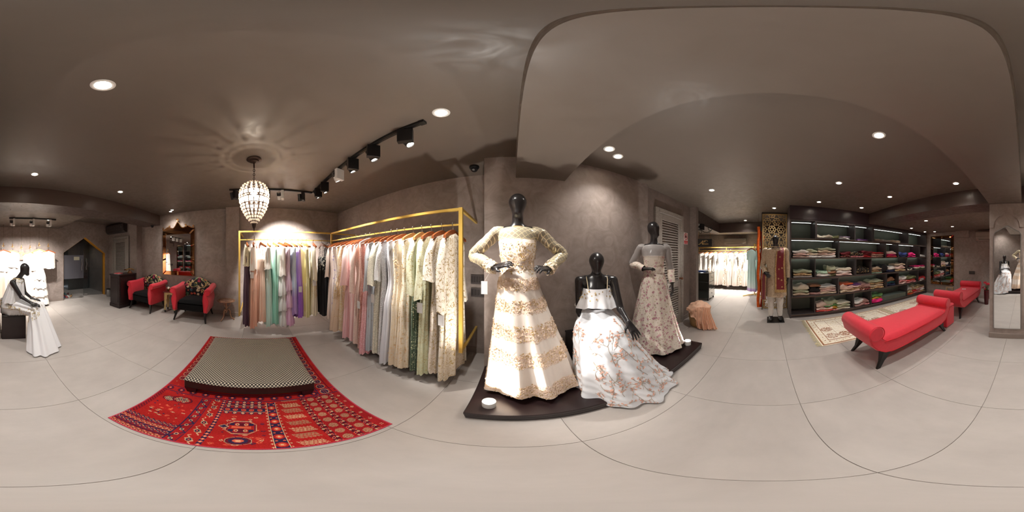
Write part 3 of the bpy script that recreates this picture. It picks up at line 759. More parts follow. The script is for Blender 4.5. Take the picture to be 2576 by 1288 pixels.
# --- round filigree table
M_fil = mat('antique_copper', S(168, 130, 106), .34, .8, .2, 30)
t = thing('round_table', 'small round cast metal table with pierced filigree top', 'table', (-3.35, -.62, 0))
b = MB(); zt = .448; rr = .185
for r in (.178, .168, .12, .112, .062, .05):
    pts = [(r*cos(2*pi*k/40), r*sin(2*pi*k/40), zt) for k in range(41)]; b.tube(pts, .006, 6, False)
for k in range(18):
    a = 2*pi*k/18
    for r0, r1, n_ in ((.115, .17, .055), (.055, .117, .04)):
        c = (r0+r1)/2; s = (r1-r0)/2
        pts = [((c+s*cos(q))*cos(a)-s*.55*sin(q)*sin(a), (c+s*cos(q))*sin(a)+s*.55*sin(q)*cos(a), zt) for q in [2*pi*m/10 for m in range(11)]]; b.tube(pts, .004, 5, False)
b.lathe([(.05, zt-.004), (.05, zt+.004), (1e-6, zt+.006)], n=20); b.lathe([(.178, zt-.012), (.188, zt-.006), (.188, zt+.004), (.178, zt+.006), (.178, zt-.012)], n=40); b.build('filigree_top', M_fil, t)
b = MB(); b.lathe([(.012, .16), (.026, .2), (.014, .24), (.03, .28), (.016, .34), (.02, .42), (.06, .44)], n=14); b.build('stem', M_fil, t)
for k in range(3):
    a = 2*pi*k/3-.5; b = MB()
    pts = [(r*cos(a), r*sin(a), z) for r, z in ((.015, .22), (.055, .25), (.085, .2), (.08, .13), (.11, .06), (.155, .03), (.165, .014))]
    b.tube(pts, [.012, .014, .013, .012, .012, .014, .013], 7); b.ball((.163*cos(a), .163*sin(a), .014), .014)
    pts = [(r*cos(a), r*sin(a), z) for r, z in ((.02, .43), (.07, .41), (.09, .37), (.07, .33), (.02, .31))]; b.tube(pts, .008, 6); b.build('leg', M_fil, t)

# --- vase, basket bag
t = thing('vase', 'tall dark red vase of red flowers beyond rear bench', 'vase', (1.05, -4.47, 0))
b = MB(); b.lathe([(.055, .001), (.06, .02), (.068, .25), (.07, .42), (.066, .43), (.06, .40), (1e-6, .38)], n=24); b.build('vessel', mat('oxblood_glaze', S(70, 20, 22), .25), t)
for k in range(26):
    a = k*2.4; r = .03+.014*(k % 8); z = .47+.026*((k*5) % 8); c = (r*cos(a), r*sin(a), z); b = MB(); b.tube([(c[0]*.2, c[1]*.2, .40), (c[0]*.8, c[1]*.8, z-.05), c], .003, 4); st = b.build('stem', M_leaf, t)
    b = MB()
    for q in range(3): flower(b, (c[0], c[1], z-.004*q), .042-.010*q, 6, (cos(a)*.7-.1, sin(a)*.7+.5, .8), .2+.35*q)
    b.build('blossom', M_petal_r, st, 0)
t = thing('basket', 'small cane magazine basket with high handles under tall mirror', 'basket', (2.42, -4.93, 0), .1)
M_cane = mat('cane', S(186, 156, 106), .55, 0, .3, 90)
b = MB(); b.loft([[(x*k, y*k2, z) for x, y in ((-.1, -.07), (.1, -.07), (.1, .07), (-.1, .07))] for z, k, k2 in ((.02, 1, .8), (.10, 1.02, 1), (.17, 1.05, 1.1))], (True, False)); b.build('tray', M_cane, t)
for s in (-1, 1):
    b = MB(); b.tube([(s*.1, -.06, .02), (s*.115, -.065, .2), (s*.105, -.03, .33), (s*.105, .03, .33), (s*.115, .065, .2), (s*.1, .06, .02)], .011, 7); b.build('side_hoop', M_cane, t)
b = MB(); b.tube([(-.105, 0, .335), (.105, 0, .335)], .011, 8); b.build('handle', mat('light_wood', S(200, 160, 110), .5), t)
o = MB(); o.grid(lambda u, v: ((u-.5)*.18, (v-.5)*.13, .03*(1-(2*u-1)**2)*(1-(2*v-1)**2)+.012*sin(u*9)*sin(v*7)), 10, 8); o = o.build('cloth', M_petal_w, loc=(2.42, -4.93, .15), rotz=.1); tag(o, 'cream cloth bundled inside cane basket', 'cloth')
# ------------------------------------------------------------------ track lights
def track_light(label, loc, target, white=False, watt=TRACK_W, col=WARM, ang=44, grp='spotlights on the ceiling track'):
    t = thing('track_spotlight', label, 'light', loc, group=grp)
    d = Vector(target)-Vector(loc); az = atan2(d.y, d.x)
    m = M_white if white else M_black
    b = MB(); b.box(-.022, .022, -.055, .055, -.15, 0, .003); b.xf(Matrix.Rotation(az+pi/2, 4, 'Z')); b.build('driver_box', m, t)
    side = Matrix.Rotation(az+pi/2, 4, 'Z') @ Vector((.055, 0, -.10))
    dd = (Vector(target)-(Vector(loc)+side)).normalized()
    M = Matrix.Translation(side) @ dd.to_track_quat('-Z', 'Y').to_matrix().to_4x4()
    b = MB(); b.lathe([(1e-6, .075), (.026, .075), (.030, .07), (.031, .0), (.034, -.002), (.034, -.05), (.030, -.052), (.028, -.04)], n=20); b.xf(M); h = b.build('head', m, t)
    if white:
        b = MB(); b.lathe([(.0315, .072), (.0318, .02), (.0315, .018)], n=20); b.xf(M); part(b.build('heat_sink', M_black, h), 'black cap on white spotlight head')
    b = MB(); b.lathe([(1e-6, -.041), (.028, -.041)], n=20); b.xf(M); b.build('lens', M_lens, h)
    b = MB(); b.tube([(0, 0, -.10), tuple(side*.8)], .009, 8); b.build('swivel', m, t)
    if watt: spot(t, side+dd*.06, side+dd*2, watt, col, ang, 1.0)
    return t
def track(label, a, c, z):
    t = thing('ceiling_track', label, 'track', (a[0], a[1], z)); b = MB(); b.bar((0, 0, -.012), (c[0]-a[0], c[1]-a[1], -.012), .036, .024); b.build('rail', M_black, t)
    b = MB(); d = Vector((c[0]-a[0], c[1]-a[1], 0)); n = d.normalized()
    b.bar(tuple(n*.02+Vector((0, 0, -.0255))), tuple(d-n*.02+Vector((0, 0, -.0255))), .012, .003); b.build('slot', M_blackwood, t)
    b = MB(); p = d-n*.01; b.bar(tuple(p-n*.02+Vector((0, 0, -.014))), tuple(p+n*.02+Vector((0, 0, -.014))), .042, .03); b.build('end_cap', M_black, t)
TZ = HC-.001
track('black ceiling track parallel to rack of pastel gowns on left wall', (-2.55, -.42), (-2.55, .90), TZ)
track('black ceiling track running toward camera over sequinned gown rack', (-2.53, .93), (-.53, .88), TZ)
hz = TZ-.03
track_light('black spotlight half hidden behind beaded pendant lamp', (-2.55, -.32, hz), (-3.0, -.15, 1.3), watt=TRACK_W*1.8)
track_light('black spotlight just right of beaded pendant lamp', (-2.55, .20, hz), (-2.9, .25, 1.4), watt=TRACK_W*4)
track_light('white spotlight on left wall track', (-2.55, .42, hz), (-3.25, .58, 1.62), True, watt=TRACK_W*14, ang=84)
track_light('black spotlight nearest the track corner on left wall', (-2.55, .76, hz), (-2.9, .95, 1.3), watt=TRACK_W*2.4)
track_light('first black spotlight past track corner over gown rack', (-2.30, .925, hz), (-2.3, 1.42, 1.3), watt=TRACK_W*2.6)
track_light('second black spotlight past track corner over gown rack', (-2.05, .92, hz), (-1.9, 1.42, 1.3), watt=TRACK_W*2.6)
track_light('white spotlight with black cap over pink gowns', (-1.62, .91, hz), (-1.75, 1.5, 1.4), True, watt=TRACK_W*3.6)
track_light('glowing black spotlight right of the white one', (-1.33, .90, hz), (-1.2, 1.40, 1.3), watt=TRACK_W*3.2)
track_light('larger black spotlight in middle of near track', (-1.02, .895, hz), (-.75, 1.40, 1.2), watt=TRACK_W*2.8)
track_light('bright spotlight nearest free end of ceiling track', (-.68, .885, hz), (.08, 1.25, 1.0), watt=TRACK_W*2.7, ang=50)
track('short black track in alcove above white dresses', (-.2, -3.5), (-1.22, -3.45), HB-.001)
for k, x in enumerate((-.30, -.72, -1.09)):
    track_light(('white alcove spotlight nearest column', 'middle white alcove spotlight by dome camera', 'white alcove spotlight farthest from column')[k], (x, -3.48+.02*k, HB-.031), (x-.02, -4.3, 1.0), True, watt=TRACK_W*1.9, ang=100, grp='alcove spotlights')
def cctv(label, loc, n=(0, 0, -1), s=1.0):
    t = thing('dome_camera', label, 'camera', loc); M = Vector(n).to_track_quat('Z', 'Y').to_matrix().to_4x4() @ Matrix.Scale(s, 4)
    b = MB(); b.lathe([(.055, 0), (.058, .012), (.052, .03), (.045, .034), (1e-6, .034)], n=24); b.xf(M); b.build('base', M_black, t)
    b = MB(); b.lathe([(.042, .034), (.040, .052), (.030, .07), (.015, .08), (1e-6, .082)], n=20); b.xf(M); b.build('dome', mat('smoke_dome', S(24, 24, 26), .12), t)
    b = MB(); b.lathe([(1e-6, .083), (.012, .083), (.014, .076)], n=14); b.xf(M @ Matrix.Rotation(.5, 4, 'X')); b.build('lens', mat('camera_lens', S(120, 120, 124), .2, .4), t)
cctv('black dome security camera at ceiling edge by display wall', (-.42, 1.78, HC-.001))
cctv('small dome security camera under cross beam near ornate mirror', (-3.55, -2.62, HB-.001), s=.8)
cctv('dome security camera in alcove behind spotlights', (-.78, -3.75, HB-.001), s=.7)

# ------------------------------------------------------------------ beaded pendant lamp
M_wire = mat('dark_bronze_wire', S(58, 42, 34), .45, .6)
def crystal_mat():
    t = NT('lamp_crystal'); v = t.coord(); t.p(Base_Color=(1, .93, .84, 1), Roughness=.12); t.b.inputs['Transmission Weight'].default_value = .0
    tl = t.n('ShaderNodeBsdfTranslucent', Color=(1, .90, .78, 1)); mx = t.n('ShaderNodeMixShader', _0=.75); t.t.links.new(t.b.outputs[0], mx.inputs[1]); t.t.links.new(tl.outputs[0], mx.inputs[2])
    tr = t.n('ShaderNodeBsdfTransparent'); m2 = t.n('ShaderNodeMixShader', _0=.28); t.t.links.new(mx.outputs[0], m2.inputs[1]); t.t.links.new(tr.outputs[0], m2.inputs[2]); t.t.links.new(m2.outputs[0], t.out.inputs[0]); return t.mat
M_cry = crystal_mat()
t = thing('pendant_lamp', 'egg shaped crystal bead pendant lamp hanging over the ottoman', 'lamp', (-1.66, -.02, HC-.001))
b = MB(); b.lathe([(.075, 0), (.078, -.01), (.06, -.02), (.05, -.022), (.045, -.036), (.02, -.045), (.012, -.06), (1e-6, -.06)], n=24); b.build('canopy', M_wire, t)
b = MB(); b.tube([(0, 0, -.06), (0, 0, -.125)], .007, 8)
b.build('stem', M_wire, t)
z = -.13; k = 0
while z > -.30:
    b = MB(); A = Matrix.Translation((0, 0, z)) @ Matrix.Rotation(pi/2*(k % 2), 4, 'Z')
    pts = [(.009*cos(q), 0, .018*sin(q)) for q in [2*pi*i/12 for i in range(13)]]; b.tube(pts, .003, 5, False); b.xf(A); b.build('chain_link', M_wire, t, 60); z -= .028; k += 1
Z0 = -.315
prof = [(.03, 0), (.075, -.02), (.115, -.055), (.14, -.10), (.150, -.155), (.149, -.205), (.139, -.26), (.120, -.315), (.093, -.37), (.062, -.42), (.036, -.455), (.018, -.475)]
def pr(z):
    for (r0, z0), (r1, z1) in zip(prof, prof[1:]):
        if z1 <= z <= z0: return lerp(r0, r1, (z0-z)/(z0-z1))
    return prof[-1][0]
b = MB()
NR = 18
rows = [0, -.035, -.068, -.098, -.128, -.178, -.205, -.268, -.298, -.33, -.36, -.39, -.42, -.45, -.472]
for z in rows: b.tube([((pr(z)+.001)*cos(2*pi*i/36), (pr(z)+.001)*sin(2*pi*i/36), Z0+z) for i in range(37)], .0028, 5, False)
for i in range(NR):
    a = 2*pi*i/NR; b.tube([(pr(z)*cos(a), pr(z)*sin(a), Z0+z) for z in [-.472*j/20 for j in range(21)]], .0024, 4, False)
part(b.build('wire_cage', M_wire, t, 60), 'bronze wire cage of lamp')
bs = MB(); nbig = 0
for z0, z1 in zip(rows, rows[1:]):
    h = z0-z1
    for i in range(NR):
        a0 = 2*pi*(i+.1)/NR; a1 = 2*pi*(i+.9)/NR; am = (a0+a1)/2
        zt, zb = Z0+z0-h*.08, Z0+z1+h*.06; rt, rb_ = pr(z0)+.002, pr(z1)+.002
        if h > .045:
            b = MB(); rm = pr((z0+z1)/2)+.008
            q = [[(rt*cos(a), rt*sin(a), zt) for a in (a0, am, a1)], [(rm*cos(a), rm*sin(a), (zt+zb)/2) for a in (a0, am, a1)], [(rb_*cos(a), rb_*sin(a), zb) for a in (a0, am, a1)]]
            b.loft(q, close=False); b.build('crystal', M_cry, t, 20)
        else:
            rm = pr((z0+z1)/2)+.002; c = (rm*cos(am), rm*sin(am), (zt+zb)/2); bs.ball(c, min(h*.40, rm*.16), 6, 4)
part(bs.build('crystal_beads', M_cry, t, 20), kind='stuff')
b = MB(); b.lathe([(.02, Z0-.47), (.024, Z0-.48), (.018, Z0-.505), (.006, Z0-.53), (.006, Z0-.545), (1e-6, Z0-.548)], n=14); b.build('finial', M_wire, t)
b = MB(); b.tube([(0, 0, Z0-.548), (0, 0, Z0-.59)], .0012, 4); b.lathe([(1e-6, Z0-.588), (.006, Z0-.60), (.010, Z0-.625), (.006, Z0-.64), (1e-6, Z0-.643)], n=8); b.build('drop', M_cry, t, 20)
b = MB(); b.ball((0, 0, Z0-.13), .028, 12, 8, sz=1.3); b.build('bulb', mat('bulb_glow', (1, .9, .75, 1), .4, emit=8, ecol=(1, .86, .68, 1)), t)
ld = bpy.data.lights.new('bulb_light', 'POINT'); ld.energy = 11; ld.color = (1, .86, .7); ld.shadow_soft_size = .012; lo = bpy.data.objects.new('bulb_light', ld); COL.objects.link(lo); lo.parent = t; lo.location = (0, 0, Z0-.20)

# ------------------------------------------------------------------ garments
M_hwood = mat('hanger_wood', S(138, 74, 38), .35, 0, .15, 20)
M_hwood2 = mat('hanger_wood_pale', S(190, 136, 82), .4, 0, .15, 20)
M_hook = mat('hook_steel', S(176, 174, 170), .25, .95)
M_card = mat('tag_card', S(226, 224, 222), .5)
GM = {}
def gown_mat(name, stops, pat='plain', pc=None, sc=30, th=.3, zone=None, sheer=0.0, rough=.65):
    if name in GM: return GM[name]
    t = NT('cloth_'+name); v = t.coord(); z = t.sep(v)[2]
    zz = t.math('MULTIPLY', z, -1/1.6)
    col = t.ramp(zz, [(p, S(*c)) for p, c in stops]) if len(stops) > 1 else None
    if col is None:
        r = t.n('ShaderNodeRGB'); r.outputs[0].default_value = S(*stops[0][1]); col = r.outputs[0]
    t.p(Roughness=rough, Base_Color=col); t.b.inputs['Sheen Weight'].default_value = .15; t.b.inputs['Specular IOR Level'].default_value = .3
    if pat != 'plain':
        zm = None
        if zone: zm = t.ramp(zz, zone)
        if pat == 'sequin':
            vo = t.n('ShaderNodeTexVoronoi', Scale=sc, Randomness=.6); t.t.links.new(v, vo.inputs['Vector'])
            m = t.ramp(vo.outputs['Distance'], [(th, 1.0), (th+.12, 0.0)]); rn = t.sep(vo.outputs['Color'])[0]
            m = t.math('MULTIPLY', m, t.ramp(rn, [(.25, .0), (.5, 1.0)]))
        elif pat == 'floral':
            n = t.n('ShaderNodeTexNoise', Scale=sc*.5, Detail=2); t.t.links.new(v, n.inputs[0]); w = t.mix(.05, v, n.outputs[1])
            vo = t.n('ShaderNodeTexVoronoi', Scale=sc); t.t.links.new(w, vo.inputs['Vector'])
            m = t.ramp(vo.outputs['Distance'], [(th, 1.0), (th+.05, 0.0)])
            m = t.math('MULTIPLY', m, t.ramp(t.noise(sc*4, 2, .5, v), [(.42, .25), (.5, 1.0)]))
            st = t.math('ABSOLUTE', t.math('SUBTRACT', t.noise(sc*.35, 1, .5, v), .5)); m = t.math('MAXIMUM', m, t.math('MULTIPLY', t.ramp(st, [(.004, .6), (.009, 0.0)]), t.ramp(t.noise(sc*.9, 1, .5, v), [(.5, 0.0), (.56, 1.0)])))
        elif pat == 'vine':
            n = t.n('ShaderNodeTexNoise', Scale=sc*.4, Detail=2); t.t.links.new(v, n.inputs[0]); w = t.mix(.12, v, n.outputs[1])
            wv = t.n('ShaderNodeTexVoronoi', {'feature': 'DISTANCE_TO_EDGE'}, Scale=sc*.55); t.t.links.new(w, wv.inputs['Vector'])
            m1 = t.ramp(wv.outputs[0], [(.03, 1.0), (.06, 0.0)]); m1 = t.math('MULTIPLY', m1, t.ramp(t.noise(sc*.8, 1, .5, v), [(.42, 0.0), (.5, 1.0)]))
            vo = t.n('ShaderNodeTexVoronoi', Scale=sc*1.3); t.t.links.new(w, vo.inputs['Vector']); m2 = t.ramp(vo.outputs['Distance'], [(th*.7, 1.0), (th*.7+.05, 0.0)]); m2 = t.math('MULTIPLY', m2, t.ramp(t.sep(vo.outputs['Color'])[1], [(.5, 0.0), (.55, 1.0)]))
            m = t.math('MAXIMUM', m1, m2)
        elif pat == 'stripe':
            m = t.ramp(t.math('SINE', t.math('MULTIPLY', t.sep(v)[0], sc)), [(.6, 0.0), (.8, 1.0)])
        if zm is not None: m = t.math('MULTIPLY', m, zm)
        t.p(Base_Color=t.mix(m, col, S(*pc)), Metallic=t.math('MULTIPLY', m, .55 if pat != 'floral' else .2), Roughness=t.math('MULTIPLY_ADD', m, .28-rough, rough))
        t.bump(m, .35, .003)
    else: t.bump(t.noise(90, 3, .6, v), .06, .003)
    if sheer: t.glassy(sheer)
    GM[name] = t.mat; return t.mat
def wave_rings(prof, nf, amp, ph, nu=64, hemw=.012, top_slope=0.0, rs=None, sq=.75):
    """prof: list of (z, halfwidth, halfthick, xshift, yshift) -> rings of a hanging cloth; folds grow downward"""
    rings = []; z0, z1 = prof[0][0], prof[-1][0]
    for (z, w, th, xs, ys) in prof:
        f = (z0-z)/(z0-z1); r = []
        for k in range(nu):
            a = 2*pi*k/nu; ca, sa = cos(a), sin(a)
            x = w*math.copysign(abs(ca)**sq, ca); y = th*math.copysign(abs(sa)**sq, sa)
            g = amp*min(1, f*1.6)*(sin(nf*a+ph)+.5*sin((nf*2-3)*a+ph*2.3+f*1.5)+.4*sin(5*a+ph*.7))
            L = hypot(ca*.9, sa) or 1
            x += ca/L*g*.9; y += sa/L*g
            zz = z - top_slope*abs(x)/max(w, .01)*(1-f)**3
            if f > .9: zz += hemw*(sin(3*a+ph)+.6*sin(nf*a+ph*1.7))*(f-.9)/.1
            r.append((x+xs, y+ys, zz))
        rings.append(r)
    return rings
def refine(p, n=26):
    out = []
    zs = [q[0] for q in p]; z0, z1 = zs[0], zs[-1]
    for i in range(n+1):
        z = z0+(z1-z0)*i/n
        for a, b in zip(p, p[1:]):
            if b[0]-1e-9 <= z <= a[0]+1e-9:
                t = (a[0]-z)/(a[0]-b[0]); s = t*t*(3-2*t); out.append((z,)+tuple(lerp(a[j], b[j], s if j < 3 else t) for j in range(1, 5))); break
    return out
def hanger(label, loc, rotz, grp, pale=False, drop=.0, col=None):
    t = thing('hanger', label, 'hanger', loc, rotz, grp)
    m = col or (M_hwood2 if pale else M_hwood)
    for s in (-1, 1):
        rings = []
        for q in range(7):
            f = q/6; x = s*.205*f; z = -.075-drop-.062*f**1.3; h = lerp(.024, .013, f); w = lerp(.011, .013, f); y = .03*f*f
            rings.append([(x, y-w, z-h), (x, y+w, z-h), (x, y+w*.8, z+h), (x, y-w*.8, z+h)][::s])
        b = MB(); b.loft(rings); b.build('arm', m, t, 40)
    pts = [(0, 0, -.055-drop), (0, 0, -.03-drop), (.004, 0, -.02-drop*.5), (.02, 0, .0), (.014, 0, .014), (0, 0, .0195), (-.013, 0, .014), (-.018, 0, .002)]
    b = MB(); b.tube(pts, .0026, 6); b.build('hook', M_hook, t, 60)
    return t
def garment(label, loc, rotz, grp, m, L=1.5, w=(.19, .15, .2), th=(.03, .045, .07), nf=9, amp=.012, sleeve=None, msl=None, tiers=None, mt=None, top=None, mtop=None, tag_=0, straps=False, asym=0, app=None, cat='dress', name='gown', lean=0.0):
    """hanging garment; rail point is the local origin"""
    t = thing(name, label, cat, loc, rotz, grp); ph = R.uniform(0, 6)
    zt = -.30 if straps else -.078; sl = 0 if straps else .066; zw = -.52
    p = [(zt, w[0]*(.8 if straps else 1), th[0], 0, 0), (-.20 if not straps else -.34, w[0]*.95, th[0]*1.25, 0, 0), (zw, w[1], th[1], 0, 0), (-.85, lerp(w[1], w[2], .5), lerp(th[1], th[2], .5), 0, 0), (-L, w[2], th[2], lean, 0)]
    rg = wave_rings(refine(p), nf, amp, ph, top_slope=sl)
    if asym: rg = [[(x, y, z+asym*(x/w[2])*max(0, (-z-.8)/(L-.8))) for x, y, z in r] for r in rg]
    b = MB(); b.loft(rg, (True, False)); b.build('body', m, t, 180)
    if app:
        b = MB(); nn_ = len(rg[0])
        for _ in range(app[1]):
            cj, ci = R.randrange(3, len(rg)-1), R.randrange(nn_)
            for _ in range(5):
                j = min(len(rg)-1, max(1, cj+R.randrange(-1, 2))); i = (ci+R.randrange(-2, 3)) % nn_; p = Vector(rg[j][i]); q = Vector(rg[j][(i+1) % nn_]); n_ = (q-p).cross(Vector((0, 0, 1)))
                if n_.length < 1e-6: continue
                n_.normalize(); n_ = n_ if n_.dot(Vector((p.x, p.y, 0))) > 0 else -n_; flower(b, p+(q-p)*R.random()+n_*.003+Vector((0, 0, R.uniform(-.025, .025))), R.uniform(.008, .015), 5, tuple(n_), .3)
        part(b.build('applique', app[0], t, 0), None, 'stuff')
    if straps:
        for s in (-1, 1):
            b = MB(); b.tube([(s*.09, .018, -.302), (s*.075, .012, -.2), (s*.07, .0, -.105), (s*.075, -.012, -.2), (s*.09, -.018, -.302)], .004, 5, flat=.4); b.build('strap', mtop or m, t, 60)
    if top is not None:     # separate blouse over the body
        zz, k = top
        p = [(-.073, .198, .034, 0, 0), (-.22, .185, .05, 0, 0), (zz*.6-.1, .175, th[1]+.012, 0, 0), (zz, .185, th[1]+.02, 0, 0)]
        b = MB(); b.loft(wave_rings(refine(p, 14), 7, .008, ph+1, top_slope=.066), (True, False)); b.build('blouse', mtop or m, t, 180)
    if sleeve:
        l, r0, r1 = sleeve
        for s in (-1, 1):
            rings = []
            for q in range(15):
                f = q/14; cx = s*(.168+.03*min(1, f*4)+.018*f); z = -.150-l*f; ra = lerp(r0, r1, f); rr = []
                for k in range(20):
                    a = 2*pi*k/20; g = 1+.10*sin(4*a+ph+f*2)*f; rr.append((cx+ra*.62*cos(a)*g, ra*.55*sin(a)*g+.01*sin(f*5+ph), z+.03*(1-f)*(-s*cos(a))+(.01*sin(2*a+ph) if q == 14 else 0)))
                rings.append(rr if s > 0 else rr)
            b = MB(); b.loft(rings, (True, False)); b.build('sleeve', msl or m, t, 180)
    for q, z in enumerate(tiers or []):
        z1 = (tiers+[-L])[q+1]+(-.03 if q < len(tiers)-1 else 0)
        f = (-z-.4)/(L-.4); ww = lerp(w[1], w[2], f)+.012+.004*q; tt = lerp(th[1], th[2], f)+.01+.006*q
        p = [(z, ww*.93, tt*.8, 0, 0), (z1, ww*1.12, tt*1.35, 0, 0)]
        b = MB(); b.loft(wave_rings(refine(p, 9), 11, .012, ph+q, hemw=.016), (False, False)); b.build('ruffle', mt or m, t, 180)
    if tag_:
        s = 1 if tag_ > 0 else -1; z = -abs(tag_); b = MB(); b.box(-.0015, .0015, -.028, .028, z-.10, z, .0005); b.xf(Matrix.Translation((s*(w[1]+.05), 0, 0))); tg = b.build('price_tag', M_card, t, 0)
        b = MB(); b.tube([(s*(w[1]+.05), 0, z), (s*(w[1]), 0, z+.12)], .0008, 4); b.build('cord', M_card, tg, 0)
    return t
# gold rails
M_goldp = mat('gold_paint', S(232, 194, 98), .34, .45)
RX, RY = -2.85, 1.39
def rod(parent, name, a, c, w=.026, h=None):
    L = Vector(parent.location); b = MB(); b.bar(Vector(a)-L, Vector(c)-L, w, h); return b.build(name, M_goldp, parent, 20)
t = thing('clothes_rack', 'gold clothes rack along left wall holding pastel gowns', 'rack', (RX, -.29, .3))
rod(t, 'post', (RX, -.29, .30), (RX, -.29, 1.845), .03); rod(t, 'top_rail', (RX, -.274, 1.83), (-2.78, RY-.017, 1.83)); rod(t, 'hanging_rail', (RX, -.275, 1.685), (-2.78, RY-.016, 1.685), .016)
rod(t, 'side_bar', (RX-.016, -.29, 1.83), (-3.679, -.29, 1.83)); rod(t, 'side_bar', (RX-.016, -.29, .315), (-3.679, -.29, .315))
t = thing('clothes_rack', 'gold clothes rack of sequinned gowns next to display wall', 'rack', (-2.78, RY, .3))
rod(t, 'post', (-2.78, RY, .44), (-2.78, RY, 1.845), .03); rod(t, 'post', (-.45, RY, .42), (-.45, RY, 1.845), .034)
rod(t, 'top_rail', (-2.764, RY, 1.83), (-.468, RY, 1.83)); rod(t, 'hanging_rail', (-2.764, RY, 1.685), (-.468, RY, 1.685), .016)
for x in (-.45, -2.78): rod(t, 'side_bar', (x, RY+.018, 1.83), (x, 2.029, 1.83)); rod(t, 'side_bar', (x, RY+.018, .435), (x, 2.029, .435))
def azx(px): return (px-1288)/2576*2*pi
G1 = 'gowns on the left wall rack'
mk = gown_mat
plum, plumtop = mk('plum', [(0, (86, 62, 78))], rough=.32), mk('gold_sequin', [(0, (206, 196, 164))], 'sequin', (250, 240, 206), 150, .4, rough=.4)
peach = mk('peach', [(0, (240, 206, 186)), (1, (236, 184, 158))], rough=.35); peach2 = mk('peach_pale', [(0, (244, 222, 206)), (1, (240, 204, 180))], rough=.4)
mint = mk('mint', [(0, (226, 240, 234)), (1, (196, 232, 222))], rough=.5); teal = mk('teal_mint', [(0, (206, 232, 224)), (.4, (150, 212, 192)), (1, (146, 206, 186))], rough=.45)
grey = mk('pearl_grey', [(0, (232, 230, 228)), (1, (206, 206, 204))]); pink = mk('orchid_pink', [(0, (236, 218, 230)), (1, (216, 170, 206))])
ombre = mk('aqua_lavender', [(.2, (214, 230, 240)), (.5, (206, 220, 240)), (.62, (190, 162, 218)), (1, (186, 152, 214))]); purple = mk('amethyst', [(.1, (210, 180, 232)), (.6, (170, 118, 216)), (1, (158, 104, 206))], rough=.5)
yellow = mk('mustard', [(.1, (232, 222, 160)), (.6, (222, 202, 96)), (1, (206, 184, 80))]); pyellow = mk('primrose', [(0, (240, 236, 196)), (1, (228, 220, 160))])
cream = mk('cream_gold', [(0, (236, 228, 206))], 'sequin', (220, 190, 120), 60, .35, [(.38, 0.0), (.45, 1.0), (.62, 1.0), (.66, 0.0)]); black = mk('black_floral', [(0, (26, 25, 30))], 'floral', (226, 222, 206), 26, .34, [(.30, 1.0), (.36, 0.0)])
char = mk('charcoal', [(0, (96, 98, 104))], 'sequin', (186, 190, 196), 55, .22)
white_t = mk('white_blouse', [(0, (246, 240, 232))], 'sequin', (255, 250, 240), 120, .35)
rack1 = [
 (621, 'shiny dark plum gown with gold sequinned top at end of left wall rack', plum, dict(L=1.50, top=(-.45, 0), mtop=plumtop, amp=.016, w=(.18, .16, .20)), 0),
 (638, 'peach satin gown with white beaded blouse next to the plum gown', peach, dict(L=1.54, top=(-.52, 0), mtop=white_t, amp=.015, tag_=.55), 0),
 (656, 'pale peach draped gown hanging from thin straps on left wall rack', peach2, dict(L=1.46, straps=True, asym=.04, amp=.018), 0),
 (673, 'very pale mint gown with white beaded top on left wall rack', mint, dict(L=1.50, top=(-.50, 0), mtop=white_t, amp=.014), 1),
 (688, 'teal mint gown with deeper folds between pale mint and grey gowns', teal, dict(L=1.47, amp=.012, w=(.16, .14, .19)), 1),
 (702, 'pearl grey tiered ruffle gown on left wall rack', grey, dict(L=1.52, tiers=[-.62, -.92, -1.2], amp=.01, top=(-.62, 0), mtop=white_t), 0),
 (717, 'orchid pink tiered ruffle gown beside the grey one', pink, dict(L=1.50, tiers=[-.55, -.85, -1.15], amp=.01), 0),
 (733, 'aqua to lavender gradient gown with pointed hem', ombre, dict(L=1.40, asym=.10, amp=.014, straps=False), 1),
 (748, 'bright amethyst purple gown with grey price tag', purple, dict(L=1.41, asym=.05, amp=.014, tag_=.80, w=(.14, .14, .19)), 1),
 (759, 'mustard yellow gown with slanting hem', yellow, dict(L=1.37, asym=.12, amp=.012, w=(.16, .15, .18)), 1),
 (768, 'primrose pale yellow gown beside mustard one', pyellow, dict(L=1.37, amp=.012), 1),
 (785, 'cream long sleeved gown with gold embroidered cuffs', cream, dict(L=1.35, sleeve=(.55, .055, .075), amp=.010, tag_=.7), 0),
 (806, 'black gown with silver floral bodice and straps', black, dict(L=1.38, straps=True, amp=.014, w=(.17, .15, .2)), 0),
 (824, 'charcoal spangled gown nearest the rack corner', char, dict(L=1.30, amp=.010), 0)]
for px, lab, m, kw, pale in rack1:
    y = RX/math.tan(azx(px)); x = RX+(-2.78-RX)*(y+.29)/(RY+.29); rz = R.uniform(-.42, .42)
    kw = dict(kw); kw.setdefault('th', (.028, .042, .060))
    garment(lab, (x, y, 1.685), rz, G1, m, **kw)
    hanger(('pale' if pale else 'brown')+' wooden hanger under '+lab.split(' gown')[0]+' gown', (x, y, 1.6935), rz, 'hangers on the left wall rack', bool(pale))
G2 = 'gowns on the rack by the display wall'
ivory = mk('ivory_pink', [(0, (240, 222, 212))], 'sequin', (255, 244, 232), 110, .35)
lav = mk('lavender_bloom', [(0, (238, 228, 226))], 'floral', (176, 160, 206), 22, .28)
tulle = mk('beige_tulle', [(0, (240, 226, 206)), (1, (226, 200, 176))], 'sequin', (214, 180, 112), 46, .33, [(.20, .6), (.55, 1.0), (.66, 0.0)])
golde = mk('gold_lace', [(0, (238, 222, 196))], 'sequin', (226, 194, 130), 70, .40)
